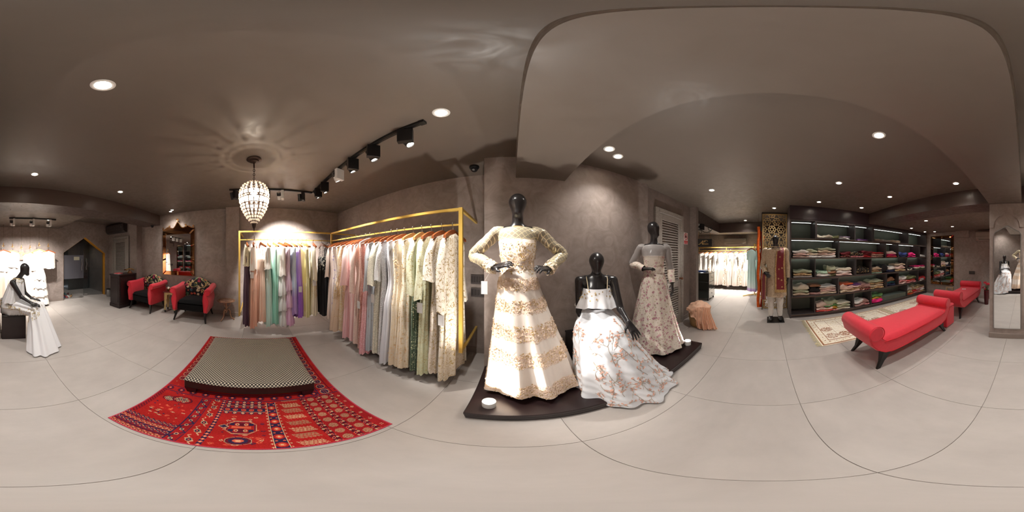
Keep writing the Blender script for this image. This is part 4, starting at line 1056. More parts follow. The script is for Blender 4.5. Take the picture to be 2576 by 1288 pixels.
pinkp = mk('rose_chiffon', [(0, (246, 220, 216)), (1, (238, 186, 190))]); pinkp2 = mk('blush_chiffon', [(0, (248, 226, 220)), (1, (240, 200, 202))])
blush = mk('blush_sequin', [(0, (238, 212, 200))], 'sequin', (255, 236, 222), 100, .38)
rose = mk('rosegold_sequin', [(0, (222, 176, 160)), (1, (206, 150, 142))], 'sequin', (250, 222, 206), 80, .38); psq = mk('pink_sequin', [(0, (234, 198, 192)), (1, (226, 158, 166))], 'sequin', (252, 222, 224), 90, .36)
bluegrey = mk('blue_grey', [(0, (206, 210, 216)), (1, (176, 182, 190))], 'floral', (166, 156, 146), 12, .16)
champ = mk('champagne_sequin', [(0, (206, 200, 182))], 'sequin', (255, 250, 232), 95, .38); silver = mk('silver_sequin', [(0, (200, 198, 198))], 'sequin', (250, 250, 250), 85, .33)
whiteg = mk('white_grey', [(0, (222, 222, 226)), (1, (206, 206, 212))])
bfl = mk('beige_floral', [(0, (238, 228, 208)), (1, (220, 204, 180))], 'sequin', (226, 204, 160), 60, .3); bfl2 = mk('ivory_floral', [(0, (242, 232, 214)), (1, (222, 206, 182))], 'sequin', (224, 198, 150), 60, .3)
M_apb = mat('garment_applique', S(224, 194, 152), .5, .15)
green = mk('bottle_green', [(0, (222, 222, 186)), (.34, (196, 202, 160)), (.42, (86, 104, 82)), (1, (66, 84, 66))], 'sequin', (222, 222, 186), 48, .26)
sage = mk('sage_embossed', [(0, (230, 228, 200)), (1, (202, 206, 170))], 'vine', (196, 180, 124), 48, .3)
vineA = mk('ivory_vine', [(0, (240, 232, 220)), (1, (226, 212, 196))], 'vine', (190, 164, 106), 46, .34); vineB = mk('cream_vine', [(0, (244, 236, 222)), (1, (224, 212, 192))], 'vine', (194, 166, 104), 40, .36)
rack2 = [
 (850, 'ivory pink beaded gown first by rack corner', ivory, dict(L=1.42, sleeve=(.5, .05, .06), amp=.01), 0),
 (861, 'ivory gown with lavender embroidered flowers', lav, dict(L=1.42, amp=.012), 0),
 (872, 'flared beige tulle gown with gold embroidered waist', tulle, dict(L=1.52, app=(M_apb, 40), w=(.18, .15, .27), th=(.03, .045, .085), amp=.014, tag_=.72), 0),
 (885, 'gold lace beaded gown beside beige tulle gown', golde, dict(L=1.47, sleeve=(.52, .05, .06)), 0),
 (897, 'rose pink chiffon gown with plain cape sleeves', pinkp, dict(L=1.54, sleeve=(.55, .07, .10), amp=.014, w=(.18, .14, .22)), 0),
 (909, 'blush chiffon gown with long cascading front', pinkp2, dict(L=1.60, asym=.06, amp=.016), 0),
 (921, 'blush sequin gown with narrow sequinned sleeves', blush, dict(L=1.55, sleeve=(.62, .05, .06), amp=.010), 0),
 (932, 'rose gold sequin gown on white hanger', rose, dict(L=1.58, amp=.012, straps=False, tag_=.86), 2),
 (944, 'pink sequin fishtail gown with pale sequin bodice', psq, dict(L=1.60, w=(.18, .14, .24), amp=.014), 0),
 (957, 'plain blue grey gown with slim sleeves', bluegrey, dict(L=1.53, sleeve=(.55, .05, .055), amp=.010), 0),
 (971, 'champagne sequin gown with wide cape sleeve', champ, dict(L=1.52, sleeve=(.46, .07, .085), tag_=.72, amp=.010), 0),
 (986, 'silver sequin gown between champagne and white gowns', silver, dict(L=1.50, sleeve=(.4, .05, .06), amp=.012), 0),
 (1001, 'plain white grey chiffon gown with flowing skirt', whiteg, dict(L=1.56, w=(.17, .13, .24), amp=.018), 0),
 (1019, 'beige tulle gown with peach appliqué flowers', bfl, dict(L=1.54, app=(M_apb, 60), amp=.014, w=(.18, .15, .22), th=(.03, .045, .07)), 0),
 (1040, 'wider ivory tulle gown with gold appliqué flowers', bfl2, dict(L=1.52, app=(M_apb, 80), amp=.014, w=(.18, .16, .24), th=(.03, .045, .08)), 1),
 (1062, 'bottle green gown with pale gold embroidered bodice', green, dict(L=1.52, sleeve=(.48, .06, .07), msl=sage, amp=.012), 1),
 (1086, 'sage embossed gown with long sleeve and white tag', sage, dict(L=1.55, sleeve=(.52, .055, .065), tag_=.70, amp=.010), 0),
 (1113, 'ivory gown with gold vines and bell sleeves', vineA, dict(L=1.48, sleeve=(.34, .055, .09), amp=.012), 0),
 (1140, 'cream gown with gold vines at outer end of rack', vineB, dict(L=1.52, sleeve=(.60, .055, .07), amp=.014, tag_=.78, w=(.18, .16, .23)), 0)]
M_hwhite = mat('hanger_white', S(238, 232, 228), .4)
for i, (px, lab, m, kw, hc) in enumerate(rack2):
    x = RY*math.tan(azx(px)); rz = -pi/2+R.uniform(-.10, .10)
    if i >= 17: rz = -pi/2-.12
    kw = dict(kw); kw.setdefault('th', (.026, .036, .046))
    garment(lab, (x, RY, 1.685), rz, G2, m, **kw)
    hanger(('white padded', 'pale wooden', 'brown wooden')[0 if hc == 2 else (1 if hc == 1 else 2)]+' hanger of '+' '.join(lab.split()[:6]), (x, RY, 1.6935), rz, 'hangers on the rack by the display wall', hc == 1, col=M_hwhite if hc == 2 else None)

# ------------------------------------------------------------------ alcove dresses on cords
w1 = mk('white_satin', [(0, (250, 244, 236))], rough=.4); w2 = mk('white_peach', [(0, (250, 244, 236)), (.28, (250, 240, 230)), (.5, (246, 222, 200)), (1, (244, 226, 208))])
wl = mk('white_lace', [(0, (250, 246, 238))], 'sequin', (240, 214, 170), 60, .3)
M_cord = mat('dark_cord', S(84, 70, 58), .7)
al = [(-.09, 'cream crop top and skirt nearest column in alcove', dict(L=1.62, top=(-.62, 0), mtop=wl, w=(.19, .15, .24)), w2, 0, 0),
      (-.33, 'white blouse and skirt second from column in alcove', dict(L=1.66, top=(-.5, 0), mtop=w1, w=(.19, .14, .24)), w2, 1, .02),
      (-.57, 'strappy white and peach gown third from column in alcove', dict(L=1.62, straps=True, w=(.17, .14, .22)), w2, 1, .06),
      (-.81, 'white top with peach hem fourth from column in alcove', dict(L=1.66, top=(-.56, 0), mtop=wl, w=(.19, .14, .22)), w2, 1, .06),
      (-1.06, 'white gown with tiered ruffle skirt in alcove', dict(L=1.68, tiers=[-.62, -.85, -1.08, -1.3], w=(.16, .12, .24)), w1, 1, -.02),
      (-1.32, 'short white fringed blouse at outer end of alcove', dict(L=.56, w=(.2, .2, .21), th=(.04, .05, .06), amp=.006), wl, 0, .0)]
for x, lab, kw, m, pale, dz in al:
    zr = 1.615-dz; y = -4.33
    kw = dict(kw); kw.setdefault('th', (.035, .06, .10)); kw['L'] = min(kw['L'], zr-.05) if kw['L'] > .7 else kw['L']; kw.setdefault('amp', .016)
    if x == -1.32: kw['cat'] = 'blouse'; kw['name'] = 'blouse'
    garment(lab, (x, y, zr), R.uniform(-.1, .1), 'white dresses hanging on alcove cords', m, **kw)
    hanger('wooden hanger of '+' '.join(lab.split()[:6]), (x, y, zr+.0085), 0, 'hangers on the alcove cords', bool(pale))
    t = thing('cord_hanging', 'ceiling cord with brass leaf ornament carrying '+' '.join(lab.split()[:7]), 'cord', (x, y, HB-.001), group='alcove hanging cords')
    b = MB(); b.lathe([(.018, 0), (.018, -.006), (.004, -.012), (1e-6, -.012)], n=12); b.tube([(0, 0, -.01), (0, 0, zr+.13-HB)], .003, 5); b.build('cord', M_cord, t, 60)
    o_ = zr+.05-HB; b = MB()
    b.lathe([(1e-6, .085+o_), (.008, .08+o_), (.014, .06+o_), (.007, .045+o_), (.012, .03+o_), (.005, .02+o_), (.006, -.015+o_), (1e-6, -.028+o_)], n=10)
    for s in (-1, 1): b.tube([(0, 0, .012+o_), (s*.02, 0, .022+o_), (s*.034, 0, .012+o_), (s*.03, 0, .004+o_), (0, 0, -.012+o_)], .005, 5)
    b.build('brass_leaf', M_gold, t, 40)
# ------------------------------------------------------------------ bodies: one continuous surface from a signed distance field
def sdf_mesh(prims, h=.007):
    """prims: ('c', a, b, ra, rb, k) tapered capsule | ('e', centre, (rx,ry,rz), Matrix3 or None, k) ellipsoid; k = blend radius"""
    P = []
    for p in prims:
        if p[0] == 'c': P += [np.array(p[1])-p[3], np.array(p[1])+p[3], np.array(p[2])-p[4], np.array(p[2])+p[4]]
        else: P += [np.array(p[1])-max(p[2]), np.array(p[1])+max(p[2])]
    lo = np.min(P, 0)-4*h; hi = np.max(P, 0)+4*h; n = np.ceil((hi-lo)/h).astype(int)+1
    D = np.full(n, .2, np.float32)
    ax = [lo[i]+h*np.arange(n[i]) for i in range(3)]
    for p in prims:
        k = p[-1]
        if p[0] == 'c': a, c, ra, rb = np.array(p[1], float), np.array(p[2], float), p[3], p[4]; bl, bh = np.minimum(a-ra, c-rb), np.maximum(a+ra, c+rb)
        else: a = np.array(p[1], float); m = max(p[2]); bl, bh = a-m, a+m
        mg = .05+k
        i0 = np.maximum(((bl-mg-lo)/h).astype(int), 0); i1 = np.minimum(((bh+mg-lo)/h).astype(int)+2, n)
        X, Y, Z = np.meshgrid(ax[0][i0[0]:i1[0]], ax[1][i0[1]:i1[1]], ax[2][i0[2]:i1[2]], indexing='ij', sparse=True)
        if p[0] == 'c':
            ba = c-a; L2 = max(ba @ ba, 1e-9); px, py, pz = X-a[0], Y-a[1], Z-a[2]
            t = np.clip((px*ba[0]+py*ba[1]+pz*ba[2])/L2, 0, 1)
            d = np.sqrt((px-t*ba[0])**2+(py-t*ba[1])**2+(pz-t*ba[2])**2)-(ra+(rb-ra)*t)
        else:
            q = np.stack(np.broadcast_arrays(X-a[0], Y-a[1], Z-a[2]), -1)
            if p[3] is not None: q = q @ np.array(p[3])
            r = np.array(p[2]); k0 = np.sqrt(((q/r)**2).sum(-1)); k1 = np.sqrt(((q/r**2)**2).sum(-1)); d = k0*(k0-1)/np.maximum(k1, 1e-6)
        sl = tuple(slice(i0[i], i1[i]) for i in range(3)); A = D[sl]
        hh = np.maximum(k-np.abs(A-d), 0)/max(k, 1e-6); D[sl] = np.minimum(A, d)-hh*hh*k*.25
    # surface nets
    S_ = D < 0
    c = [D[dx:n[0]-1+dx, dy:n[1]-1+dy, dz:n[2]-1+dz] for dx in (0, 1) for dy in (0, 1) for dz in (0, 1)]
    s = [x < 0 for x in c]; cnt = sum(x.astype(np.int8) for x in s); act = (cnt > 0) & (cnt < 8)
    idx = -np.ones(act.shape, np.int64); I = np.argwhere(act); idx[act] = np.arange(len(I))
    cv = np.stack([x[act] for x in c], 1); off = np.array([(dx, dy, dz) for dx in (0, 1) for dy in (0, 1) for dz in (0, 1)], float)
    acc = np.zeros((len(I), 3)); w = np.zeros(len(I))
    for i in range(8):
        for j in range(i+1, 8):
            if np.abs(off[i]-off[j]).sum() != 1: continue
            m = (cv[:, i] < 0) != (cv[:, j] < 0); t = np.where(m, cv[:, i]/np.where(m, cv[:, i]-cv[:, j], 1), 0)
            acc += np.where(m[:, None], off[i]+t[:, None]*(off[j]-off[i]), 0); w += m
    V = lo+h*(I+acc/w[:, None]); F = []
    for axis in range(3):
        o1, o2 = [(1, 2), (2, 0), (0, 1)][axis]
        sl0 = [slice(1, -1)]*3; sl0[axis] = slice(0, -1); sl1 = [slice(1, -1)]*3; sl1[axis] = slice(1, None)
        a, b_ = S_[tuple(sl0)], S_[tuple(sl1)]
        for flip, m in ((False, a & ~b_), (True, ~a & b_)):
            q = np.argwhere(m)
            if not len(q): continue
            q = q+np.array([0 if i == axis else 1 for i in range(3)]); e1 = np.eye(3, dtype=int)[o1]; e2 = np.eye(3, dtype=int)[o2]
            v = [idx[tuple((q-x).T)] for x in (e1*0, e1, e1+e2, e2)]
            f = np.stack(v if not flip else v[::-1], 1); F.append(f)
    F = np.concatenate(F); F = F[(F >= 0).all(1)]
    return V, F
def vv(*a): return np.array(a, float)
def hand(wrist, d, palm_n, L=.17, curl=.5, thumb_side=1, spread=.16, k=.006):
    """palm plus five fingers. d: direction of fingers, palm_n: palm normal, curl: bend of the fingers towards the palm"""
    d = d/np.linalg.norm(d); nrm = palm_n-d*(palm_n @ d); nrm /= np.linalg.norm(nrm); s = np.cross(d, nrm)*thumb_side
    out = []; pl = L*.5
    for f, q in ((-1, .010), (-.35, .011), (.35, .011), (1, .0105)):
        out.append(('c', wrist+s*f*.012, wrist+d*pl+s*f*.028, .015, .0105, .012))
    for f, ln in ((1, .85), (.35, 1.0), (-.35, .94), (-1, .74)):
        a = wrist+d*pl+s*f*.029; dd = d+s*f*spread; dd /= np.linalg.norm(dd); l = L*.5*ln
        b = a+dd*l*.45; ang = curl; d2 = dd*cos(ang)+nrm*sin(ang); c = b+d2*l*.32; d3 = dd*cos(ang*1.9)+nrm*sin(ang*1.9); e = c+d3*l*.25
        out += [('c', a, b, .0095, .0085, k), ('c', b, c, .0085, .0078, .003), ('c', c, e, .0078, .0062, .003)]
    a = wrist+d*pl*.25+s*.018; td = d*.6+s*.75+nrm*.3; td /= np.linalg.norm(td); b = a+td*L*.24; d2 = d*.9+s*.25+nrm*.35; d2 /= np.linalg.norm(d2); c = b+d2*L*.17
    out += [('c', a, b, .0125, .0105, .008), ('c', b, c, .0105, .0075, .003)]
    return out
def head(top, chin_dir, h=.215, k=.02):
    """smooth faceless mannequin head; top: crown point, chin_dir: unit horizontal facing direction"""
    f = np.array(chin_dir, float); up = vv(0, 0, 1); c = np.array(top)-up*(.080)
    return [('e', c-f*.008, (.066, .066, .080), None, k), ('c', c+f*.010-up*.01, c+f*.036-up*.095, .060, .034, .03), ('c', c-f*.022+up*.004, c-f*.030-up*.03, .060, .048, .03)]
M_mann = mat('mannequin_black', S(36, 33, 34), .28, 0, .0, spec=.55, coat=.15)
def body_obj(prims, parent, h=.007):
    V, F = sdf_mesh(prims, h); return npmesh('body', V-np.array(parent.location), F, M_mann, parent)
def ringgrid(rings):
    """array (nv, nu, 3) of a lofted cloth"""
    return np.array(rings, float)
def cloth_obj(name, A, m, parent, close=True, flip=False, label=None):
    nv, nu = A.shape[:2]; V = A.reshape(-1, 3)-np.array(parent.location); idx = np.arange(nv*nu).reshape(nv, nu)
    nx = np.roll(idx, -1, 1) if close else idx[:, 1:]; ix = idx if close else idx[:, :-1]
    F = np.stack([ix[:-1], nx[:-1], nx[1:], ix[1:]], -1).reshape(-1, 4)
    if flip: F = F[:, ::-1]
    o = npmesh(name, V, F, m, parent); return part(o, label)
def sample(A, u, v):
    nv, nu = A.shape[:2]; fu = (u % 1)*nu; i = int(fu); a = fu-i; fv = min(v, .9999)*(nv-1); j = int(fv); b = fv-j; i2 = (i+1) % nu
    p = (A[j, i]*(1-a)+A[j, i2]*a)*(1-b)+(A[j+1, i]*(1-a)+A[j+1, i2]*a)*b
    du = A[j, i2]-A[j, i]; dv = A[j+1, i]-A[j, i]; n = np.cross(du, dv); n /= (np.linalg.norm(n)+1e-9)
    return p, n, du/(np.linalg.norm(du)+1e-9), dv/(np.linalg.norm(dv)+1e-9)
def skirt_rings(stations, nf, amp, ph=0.0, nu=128, nv=44, sq=1.0, hemw=.02, wr=0.0):
    """stations: (t, cx, cy, z, rx, ry, rot) smoothly interpolated; folds deepen to hem"""
    out = []; ts = [s[0] for s in stations]
    for j in range(nv+1):
        t = j/nv
        for a, b in zip(stations, stations[1:]):
            if a[0]-1e-9 <= t <= b[0]+1e-9:
                f = (t-a[0])/(b[0]-a[0]); c = [lerp(a[q], b[q], f) for q in range(7)]; break
        _, cx, cy_, z, rx, ry, rot = c; r = []
        for i in range(nu):
            a = 2*pi*i/nu; ca, sa = cos(a), sin(a)
            g = amp*t**1.2*(sin(nf*a+ph)+.55*sin((nf*1.6//1)*a+ph*2+t)+.35*sin(4*a+ph*.6+1))
            if wr: g += wr*(sin(9*a+z*40+ph)*sin(z*23+3*a))
            x = (rx+g)*math.copysign(abs(ca)**sq, ca); y = (ry+g)*math.copysign(abs(sa)**sq, sa)
            r.append((cx+x*cos(rot)-y*sin(rot), cy_+x*sin(rot)+y*cos(rot), z+(hemw*(sin(3*a+ph)+.5*sin(nf*a+ph)) if t > .97 else hemw*(sin(3*a+ph)+.5*sin(nf*a+ph))*max(0, t-.7)/.27)))
        out.append(r)
    return ringgrid(out)
def tube_rings(pts, rad, nu=28, nv=26, wr=.0, ph=0.0, flat=1.0):
    P = [Vector(p) for p in pts]; n = len(P)-1; out = []; u = None
    for j in range(nv+1):
        t = j/nv*n; i = min(int(t), n-1); f = t-i
        p0, p1, p2, p3 = P[max(i-1, 0)], P[i], P[i+1], P[min(i+2, n)]
        p = .5*((2*p1)+(-p0+p2)*f+(2*p0-5*p1+4*p2-p3)*f*f+(-p0+3*p1-3*p2+p3)*f**3)
        d = ((-p0+p2)+2*(2*p0-5*p1+4*p2-p3)*f+3*(-p0+3*p1-3*p2+p3)*f*f).normalized(); r = lerp(rad[i], rad[i+1], f)
        u = (Vector((0, 0, 1)) if abs(d.z) < .8 else Vector((0, 1, 0))) if u is None else u
        u = (u-d*u.dot(d)).normalized(); w = d.cross(u); rr = []
        for k in range(nu):
            a = 2*pi*k/nu; g = r*(1+wr*sin(j*1.9+2*a+ph)*.6+wr*sin(j*.8+3*a)); q = p+u*(g*cos(a))+w*(g*flat*sin(a)); rr.append(tuple(q))
        out.append(rr)
    return ringgrid(out)
def scatter_flowers(name, A, m, parent, pts, size, n=5, cup=.4, lift=.004, layers=1, label=None):
    b = MB()
    for u, v in pts:
        p, nn, du, dv = sample(A, u, v); s = size*R.uniform(.7, 1.2)
        if np.dot(nn, p-A[int(min(v, .999)*(A.shape[0]-1))].mean(0)) < 0: nn = -nn
        for q in range(layers): flower(b, p+nn*(lift+.003*q), s*(1-.35*q), n, tuple(nn+np.array([R.uniform(-.3, .3) for _ in range(3)])), cup+.3*q)
    return part(b.build(name, m, parent, 0, off=parent.location), label, 'stuff')

# --- display platform
t = thing('display_platform', 'low dark wooden display platform under three gowned mannequins', 'platform', (.88, 1.24, 0))
for k, (z0, z1, i) in enumerate(((.001, .028, .008), (.030, .060, .004), (.062, .10, 0))):
    b = MB(); b.box(-.27+i-.88, 2.03-i-.88, .868+i-1.24, 1.606-1.24, z0, z1, .005); b.build('board', M_dkwood, t)
PZ = .10
def uplight(label, x, y, tgt, watt):
    t = thing('uplight', label, 'light', (x, y, PZ+.0005), group='white platform uplights')
    b = MB(); b.lathe([(.042, .0), (.044, .002), (.044, .028), (.042, .030)], n=28); b.build('base', M_white, t)
    b = MB(); b.lathe([(.042, .032), (.045, .034), (.045, .068), (.042, .07), (.037, .066), (.037, .055)], n=28); b.build('lamp_head', M_white, t)
    b = MB(); b.lathe([(1e-6, .0575), (.036, .0575)], n=24); b.build('lens', M_lens, t)
    spot(t, (0, 0, .064), tgt, watt, WARM, 120, .5); return t
uplight('glowing white uplight at corner of platform by beige gown', -.14, .985, (.25, .25, 1), UP_W)
uplight('white uplight at far end of platform by floral gown', 1.90, 1.02, (-.15, .15, 1), UP_W*.8)

# --- first mannequin: beige gown, hands on hips
def sheer_lattice(name, col, net, sc=95, base=.35):
    t = NT(name); v = t.coord(); n = t.noise(6, 2, .5, v); x, y, z = t.sep(t.mix(.02, v, t.comb(n, n, n)))
    a = t.math('SINE', t.math('MULTIPLY', t.math('ADD', t.math('ADD', x, y), z), sc)); b_ = t.math('SINE', t.math('MULTIPLY', t.math('SUBTRACT', t.math('ADD', x, t.math('MULTIPLY', y, -1)), z), sc))
    m = t.math('MAXIMUM', t.ramp(a, [(.80, 0.0), (.92, 1.0)]), t.ramp(b_, [(.80, 0.0), (.92, 1.0)]))
    t.p(Base_Color=t.mix(m, net, col), Metallic=t.math('MULTIPLY', m, .5), Roughness=.35)
    t.glassy(t.math('MULTIPLY', t.math('SUBTRACT', 1.0, m), base)); return t.mat
M_lattice = sheer_lattice('gold_lattice_net', S(248, 234, 196), S(216, 202, 174), 130, .48)
def banded_mat():
    t = NT('peach_organza'); v = t.coord(); z = t.math('ADD', t.sep(v)[2], t.math('MULTIPLY_ADD', t.noise(14, 3, .6, v), .06, -.03)); zz = t.math('DIVIDE', z, 1.25)
    st = [(0, 0.0)]
    for a, c in ((.06, .215), (.405, .53), (.64, .75), (.865, .955), (1.035, 1.125)): st += [(a/1.25, 0.0), (a/1.25+.012, 1.0), (c/1.25, 1.0), (c/1.25+.012, 0.0)]
    band = t.ramp(zz, st); vo = t.n('ShaderNodeTexVoronoi', Scale=75); t.t.links.new(v, vo.inputs['Vector']); m = t.math('MULTIPLY', band, t.ramp(vo.outputs['Distance'], [(.35, 1.0), (.5, 0.0)]))
    c = t.mix(band, S(248, 236, 224), S(244, 222, 204)); c = t.mix(m, c, t.ramp(t.sep(vo.outputs['Color'])[0], [(.22, S(214, 180, 122)), (.5, S(246, 226, 204)), (.85, S(238, 206, 184))])); t.p(Base_Color=c, Roughness=.55); t.bump(m, .5, .004); return t.mat
M_pbeige = banded_mat()
M_bodice = gown_mat('beige_bodice', [(0, (248, 232, 216))], 'floral', (216, 182, 126), 46, .34)
M_app1 = mat('applique_beige', S(242, 218, 194), .5); M_app2 = mat('applique_gold', S(212, 178, 116), .35, .4)
X0, Y0 = .045, 1.30
t = thing('mannequin', 'standing black mannequin in beige gown with gold flower bands, hands on hips', 'mannequin', (X0, Y0, PZ+.0005), group='dressed display mannequins')
H0 = 1.92
shl, shr = vv(X0-.165, Y0, 1.585), vv(X0+.165, Y0, 1.585); ell, elr = vv(-.305, 1.33, 1.42), vv(.415, 1.35, 1.425)
wrl, wrr = vv(-.135, 1.20, 1.315), vv(.275, 1.215, 1.30)
fc = vv(0, -1, 0)
pr1 = head((X0, Y0-.01, H0), fc)+[('c', (X0, Y0, H0-.16), (X0, Y0+.01, 1.615), .043, .047, .03), ('c', (X0-.10, Y0+.01, 1.59), (X0+.10, Y0+.01, 1.59), .050, .050, .05),
      ('e', (X0, Y0, 1.47), (.13, .085, .12), None, .04), ('e', (X0, Y0, 1.30), (.115, .085, .14), None, .06), ('e', (X0, Y0, 1.12), (.155, .11, .13), None, .06),
      ('c', shl, ell, .043, .032, .03), ('c', ell, wrl, .033, .022, .01), ('c', shr, elr, .043, .032, .03), ('c', elr, wrr, .033, .022, .01),
      ('c', (X0-.08, Y0, 1.05), (X0-.09, Y0, .58), .075, .05, .03), ('c', (X0-.09, Y0, .58), (X0-.09, Y0, .17), .05, .032, .02), ('c', (X0-.09, Y0+.03, .135), (X0-.09, Y0-.13, .125), .03, .024, .02),
      ('c', (X0+.08, Y0, 1.05), (X0+.09, Y0, .58), .075, .05, .03), ('c', (X0+.09, Y0, .58), (X0+.09, Y0, .17), .05, .032, .02), ('c', (X0+.09, Y0+.03, .135), (X0+.09, Y0-.13, .125), .03, .024, .02)]
pr1 += hand(wrl, vv(.75, -.35, .22), vv(.1, .4, -.9), .16, .35, -1, .14)+hand(wrr, vv(-.60, -.50, .10), vv(.1, .5, -.8), .15, .75, 1, .1)
body_obj(pr1, t)
bod = skirt_rings([(0, X0, Y0+.01, 1.535, .158, .102, 0), (.18, X0, Y0, 1.48, .150, .118, 0), (.45, X0, Y0-.005, 1.42, .140, .118, 0), (.75, X0, Y0, 1.345, .124, .102, 0), (1, X0, Y0, 1.285, .132, .104, 0)], 8, .002, nv=20, hemw=0)
cloth_obj('bodice', bod, M_bodice, t)
yoke = skirt_rings([(0, X0, Y0+.005, 1.632, .056, .054, 0), (.35, X0, Y0+.008, 1.628, .105, .066, 0), (.6, X0, Y0+.01, 1.612, .158, .08, 0), (.75, X0, Y0+.01, 1.585, .176, .094, 0), (1, X0, Y0+.01, 1.525, .163, .106, 0)], 5, 0, nv=14, hemw=0)
cloth_obj('sheer_yoke', yoke, M_lattice, t, label='gold lattice net yoke')
b = MB(); b.tube([(X0+.057*cos(a), Y0+.005+.055*sin(a), 1.633) for a in [2*pi*k/30 for k in range(31)]], .003, 5, False); b.build('neck_piping', M_app2, t, 60, off=t.location)
for s, sh, el, wr, nm in ((-1, shl, ell, wrl, 0), (1, shr, elr, wrr, 0)):
    sl = tube_rings([sh+vv(-s*.075, .005, .004), sh+vv(s*.005, .004, .000), (sh+el)/2, el+(el-sh)*.06, (el+wr)/2+vv(0, 0, -.012), wr+(wr-el)*.02+vv(0, 0, -.008)], [.036, .053, .050, .050, .046, .042], wr=.07, ph=s)
    o = cloth_obj('sleeve', sl, M_lattice, t, label='sheer gold lattice sleeve')
    pts = [(R.random(), R.uniform(.86, 1)) for _ in range(70)]
    scatter_flowers('cuff_flowers', sl, M_app1, o, [], .012) if 0 else None
    b = MB()
    for u, v in pts:
        p, nn, du, dv = sample(sl, u, v); nn = nn if np.dot(nn, p-sl[int(v*26)].mean(0)) > 0 else -nn; flower(b, p+nn*.003, .012, 5, tuple(nn), .4)
    part(b.build('cuff_applique', M_app1, t, 0, off=t.location), None, 'stuff')
sk = skirt_rings([(0, X0, Y0, 1.292, .134, .106, 0), (.12, X0+.005, Y0, 1.17, .165, .135, 0), (.4, X0+.04, Y0-.01, .87, .228, .18, 0), (.7, X0+.085, Y0-.02, .52, .30, .225, 0), (1, X0+.115, Y0-.025, .165, .352, .262, 0)], 9, .026, .6, 160, 56)
cloth_obj('skirt', sk, M_pbeige, t)
def band_pts(v0, v1, n, front=False): return [(R.random(), R.uniform(v0, v1)) for _ in range(n)]
b_pts = []
for z0, z1, n in ((1.225, 1.135, 460), (1.06, .965, 600), (.855, .735, 900), (.635, .50, 1100), (.32, .165, 1500)):
    b_pts += band_pts((1.292-z0)/(1.292-.165), min(.999, (1.292-z1)/(1.292-.165)), n)
q1 = [p for i, p in enumerate(b_pts) if i % 3]; q2 = [p for i, p in enumerate(b_pts) if i % 3 == 0]
scatter_flowers('applique_flowers', sk, M_app1, t, q1, .0095, 5, .2, lift=.002, layers=1, label='pink beige flower applique bands')
scatter_flowers('applique_leaves', sk, M_app2, t, q2+band_pts(0, .03, 60), .0075, 4, .2, lift=.002, label='gold leaf applique')
scatter_flowers('bodice_flowers', bod, M_app1, t, band_pts(.5, 1, 200), .010, 5, .3); scatter_flowers('bodice_leaves', bod, M_app2, t, band_pts(.12, 1, 200), .008, 3, .3)
b = MB(); b.box(-.024, .024, -.001, .001, -.10, 0, .0005); b.xf(Matrix.Translation((-.235+.03-X0, 1.195-Y0, 1.21-PZ))); tg = b.build('price_tag', M_card, t, 0)
b = MB(); b.bar((-.205-X0, 1.195-Y0, 1.21-PZ), (-.15-X0, 1.2-Y0, 1.30-PZ), .0016); b.build('cord', M_card, tg, 0)

# --- second mannequin: seated, white crop top and flowered skirt
t = thing('mannequin', 'seated black mannequin in white camisole and flower embroidered white skirt', 'mannequin', (.77, 1.35, PZ+.0005), group='dressed display mannequins')
o = thing('stool', 'black block stool under seated mannequin on platform', 'stool', (.76, 1.38, PZ+.0005))
b = MB(); b.box(-.22, .22, -.19, .21, 0, .455, .004); b.build('body', M_blackwood, o); b = MB(); b.box(-.225, .225, -.195, .215, .456, .475, .004); b.build('top', M_blackwood, o)
fd = vv(-.40, -.91, 0); fd /= np.linalg.norm(fd); sd = vv(.91, -.40, 0)
C2 = vv(.77, 1.35, 0)
def up(z): return vv(0, 0, z)
s2l, s2r = C2-sd*.165+up(1.165), C2+sd*.165+up(1.165); e2l, e2r = vv(.615, 1.40, .86), vv(.915, 1.165, .90); w2l, w2r = vv(.60, 1.215, .74), vv(.865, 1.0, .835)
pr2 = head(C2+fd*.02+up(1.435), fd)+[('c', C2+up(1.27), C2-fd*.01+up(1.19), .042, .046, .03), ('c', C2-sd*.10-fd*.01+up(1.17), C2+sd*.10-fd*.01+up(1.17), .048, .048, .05),
   ('e', C2+fd*.0+up(1.05), (.120, .088, .13), None, .04), ('e', C2+up(.88), (.11, .09, .14), None, .06), ('e', C2+up(.70), (.165, .14, .115), None, .06),
   ('c', s2l, e2l, .043, .033, .03), ('c', e2l, w2l, .034, .022, .01), ('c', s2r, e2r, .043, .033, .03), ('c', e2r, w2r, .034, .022, .01),
   ('c', C2-sd*.09+up(.68), C2-sd*.09+fd*.30+up(.65), .075, .05, .04), ('c', C2+sd*.09+up(.68), C2+sd*.10+fd*.30+up(.66), .08, .055, .04),
   ('c', C2-sd*.09+fd*.30+up(.65), C2-sd*.10+fd*.34+up(.22), .05, .032, .02), ('c', C2+sd*.10+fd*.30+up(.66), C2+sd*.11+fd*.34+up(.22), .05, .032, .02),
   ('c', C2-sd*.10+fd*.34+up(.17), C2-sd*.10+fd*.42+up(.14), .03, .024, .02), ('c', C2+sd*.11+fd*.34+up(.17), C2+sd*.11+fd*.42+up(.14), .03, .024, .02)]
pr2 += hand(w2l, vv(.15, -.45, -.75), vv(.6, -.2, .1), .17, .35, 1, .12)+hand(w2r, vv(.10, -.55, -.72), vv(.1, .75, -.5), .175, .22, -1, .16)
body_obj(pr2, t)
M_w_sat = gown_mat('white_brocade', [(0, (238, 240, 244)), (1, (226, 228, 236))], rough=.42)
M_w_top = gown_mat('white_top', [(0, (244, 244, 246))], rough=.42)
rt = atan2(sd[1], sd[0])
def cen(f, s=0.0): p = C2+fd*f+sd*s; return p[0], p[1]
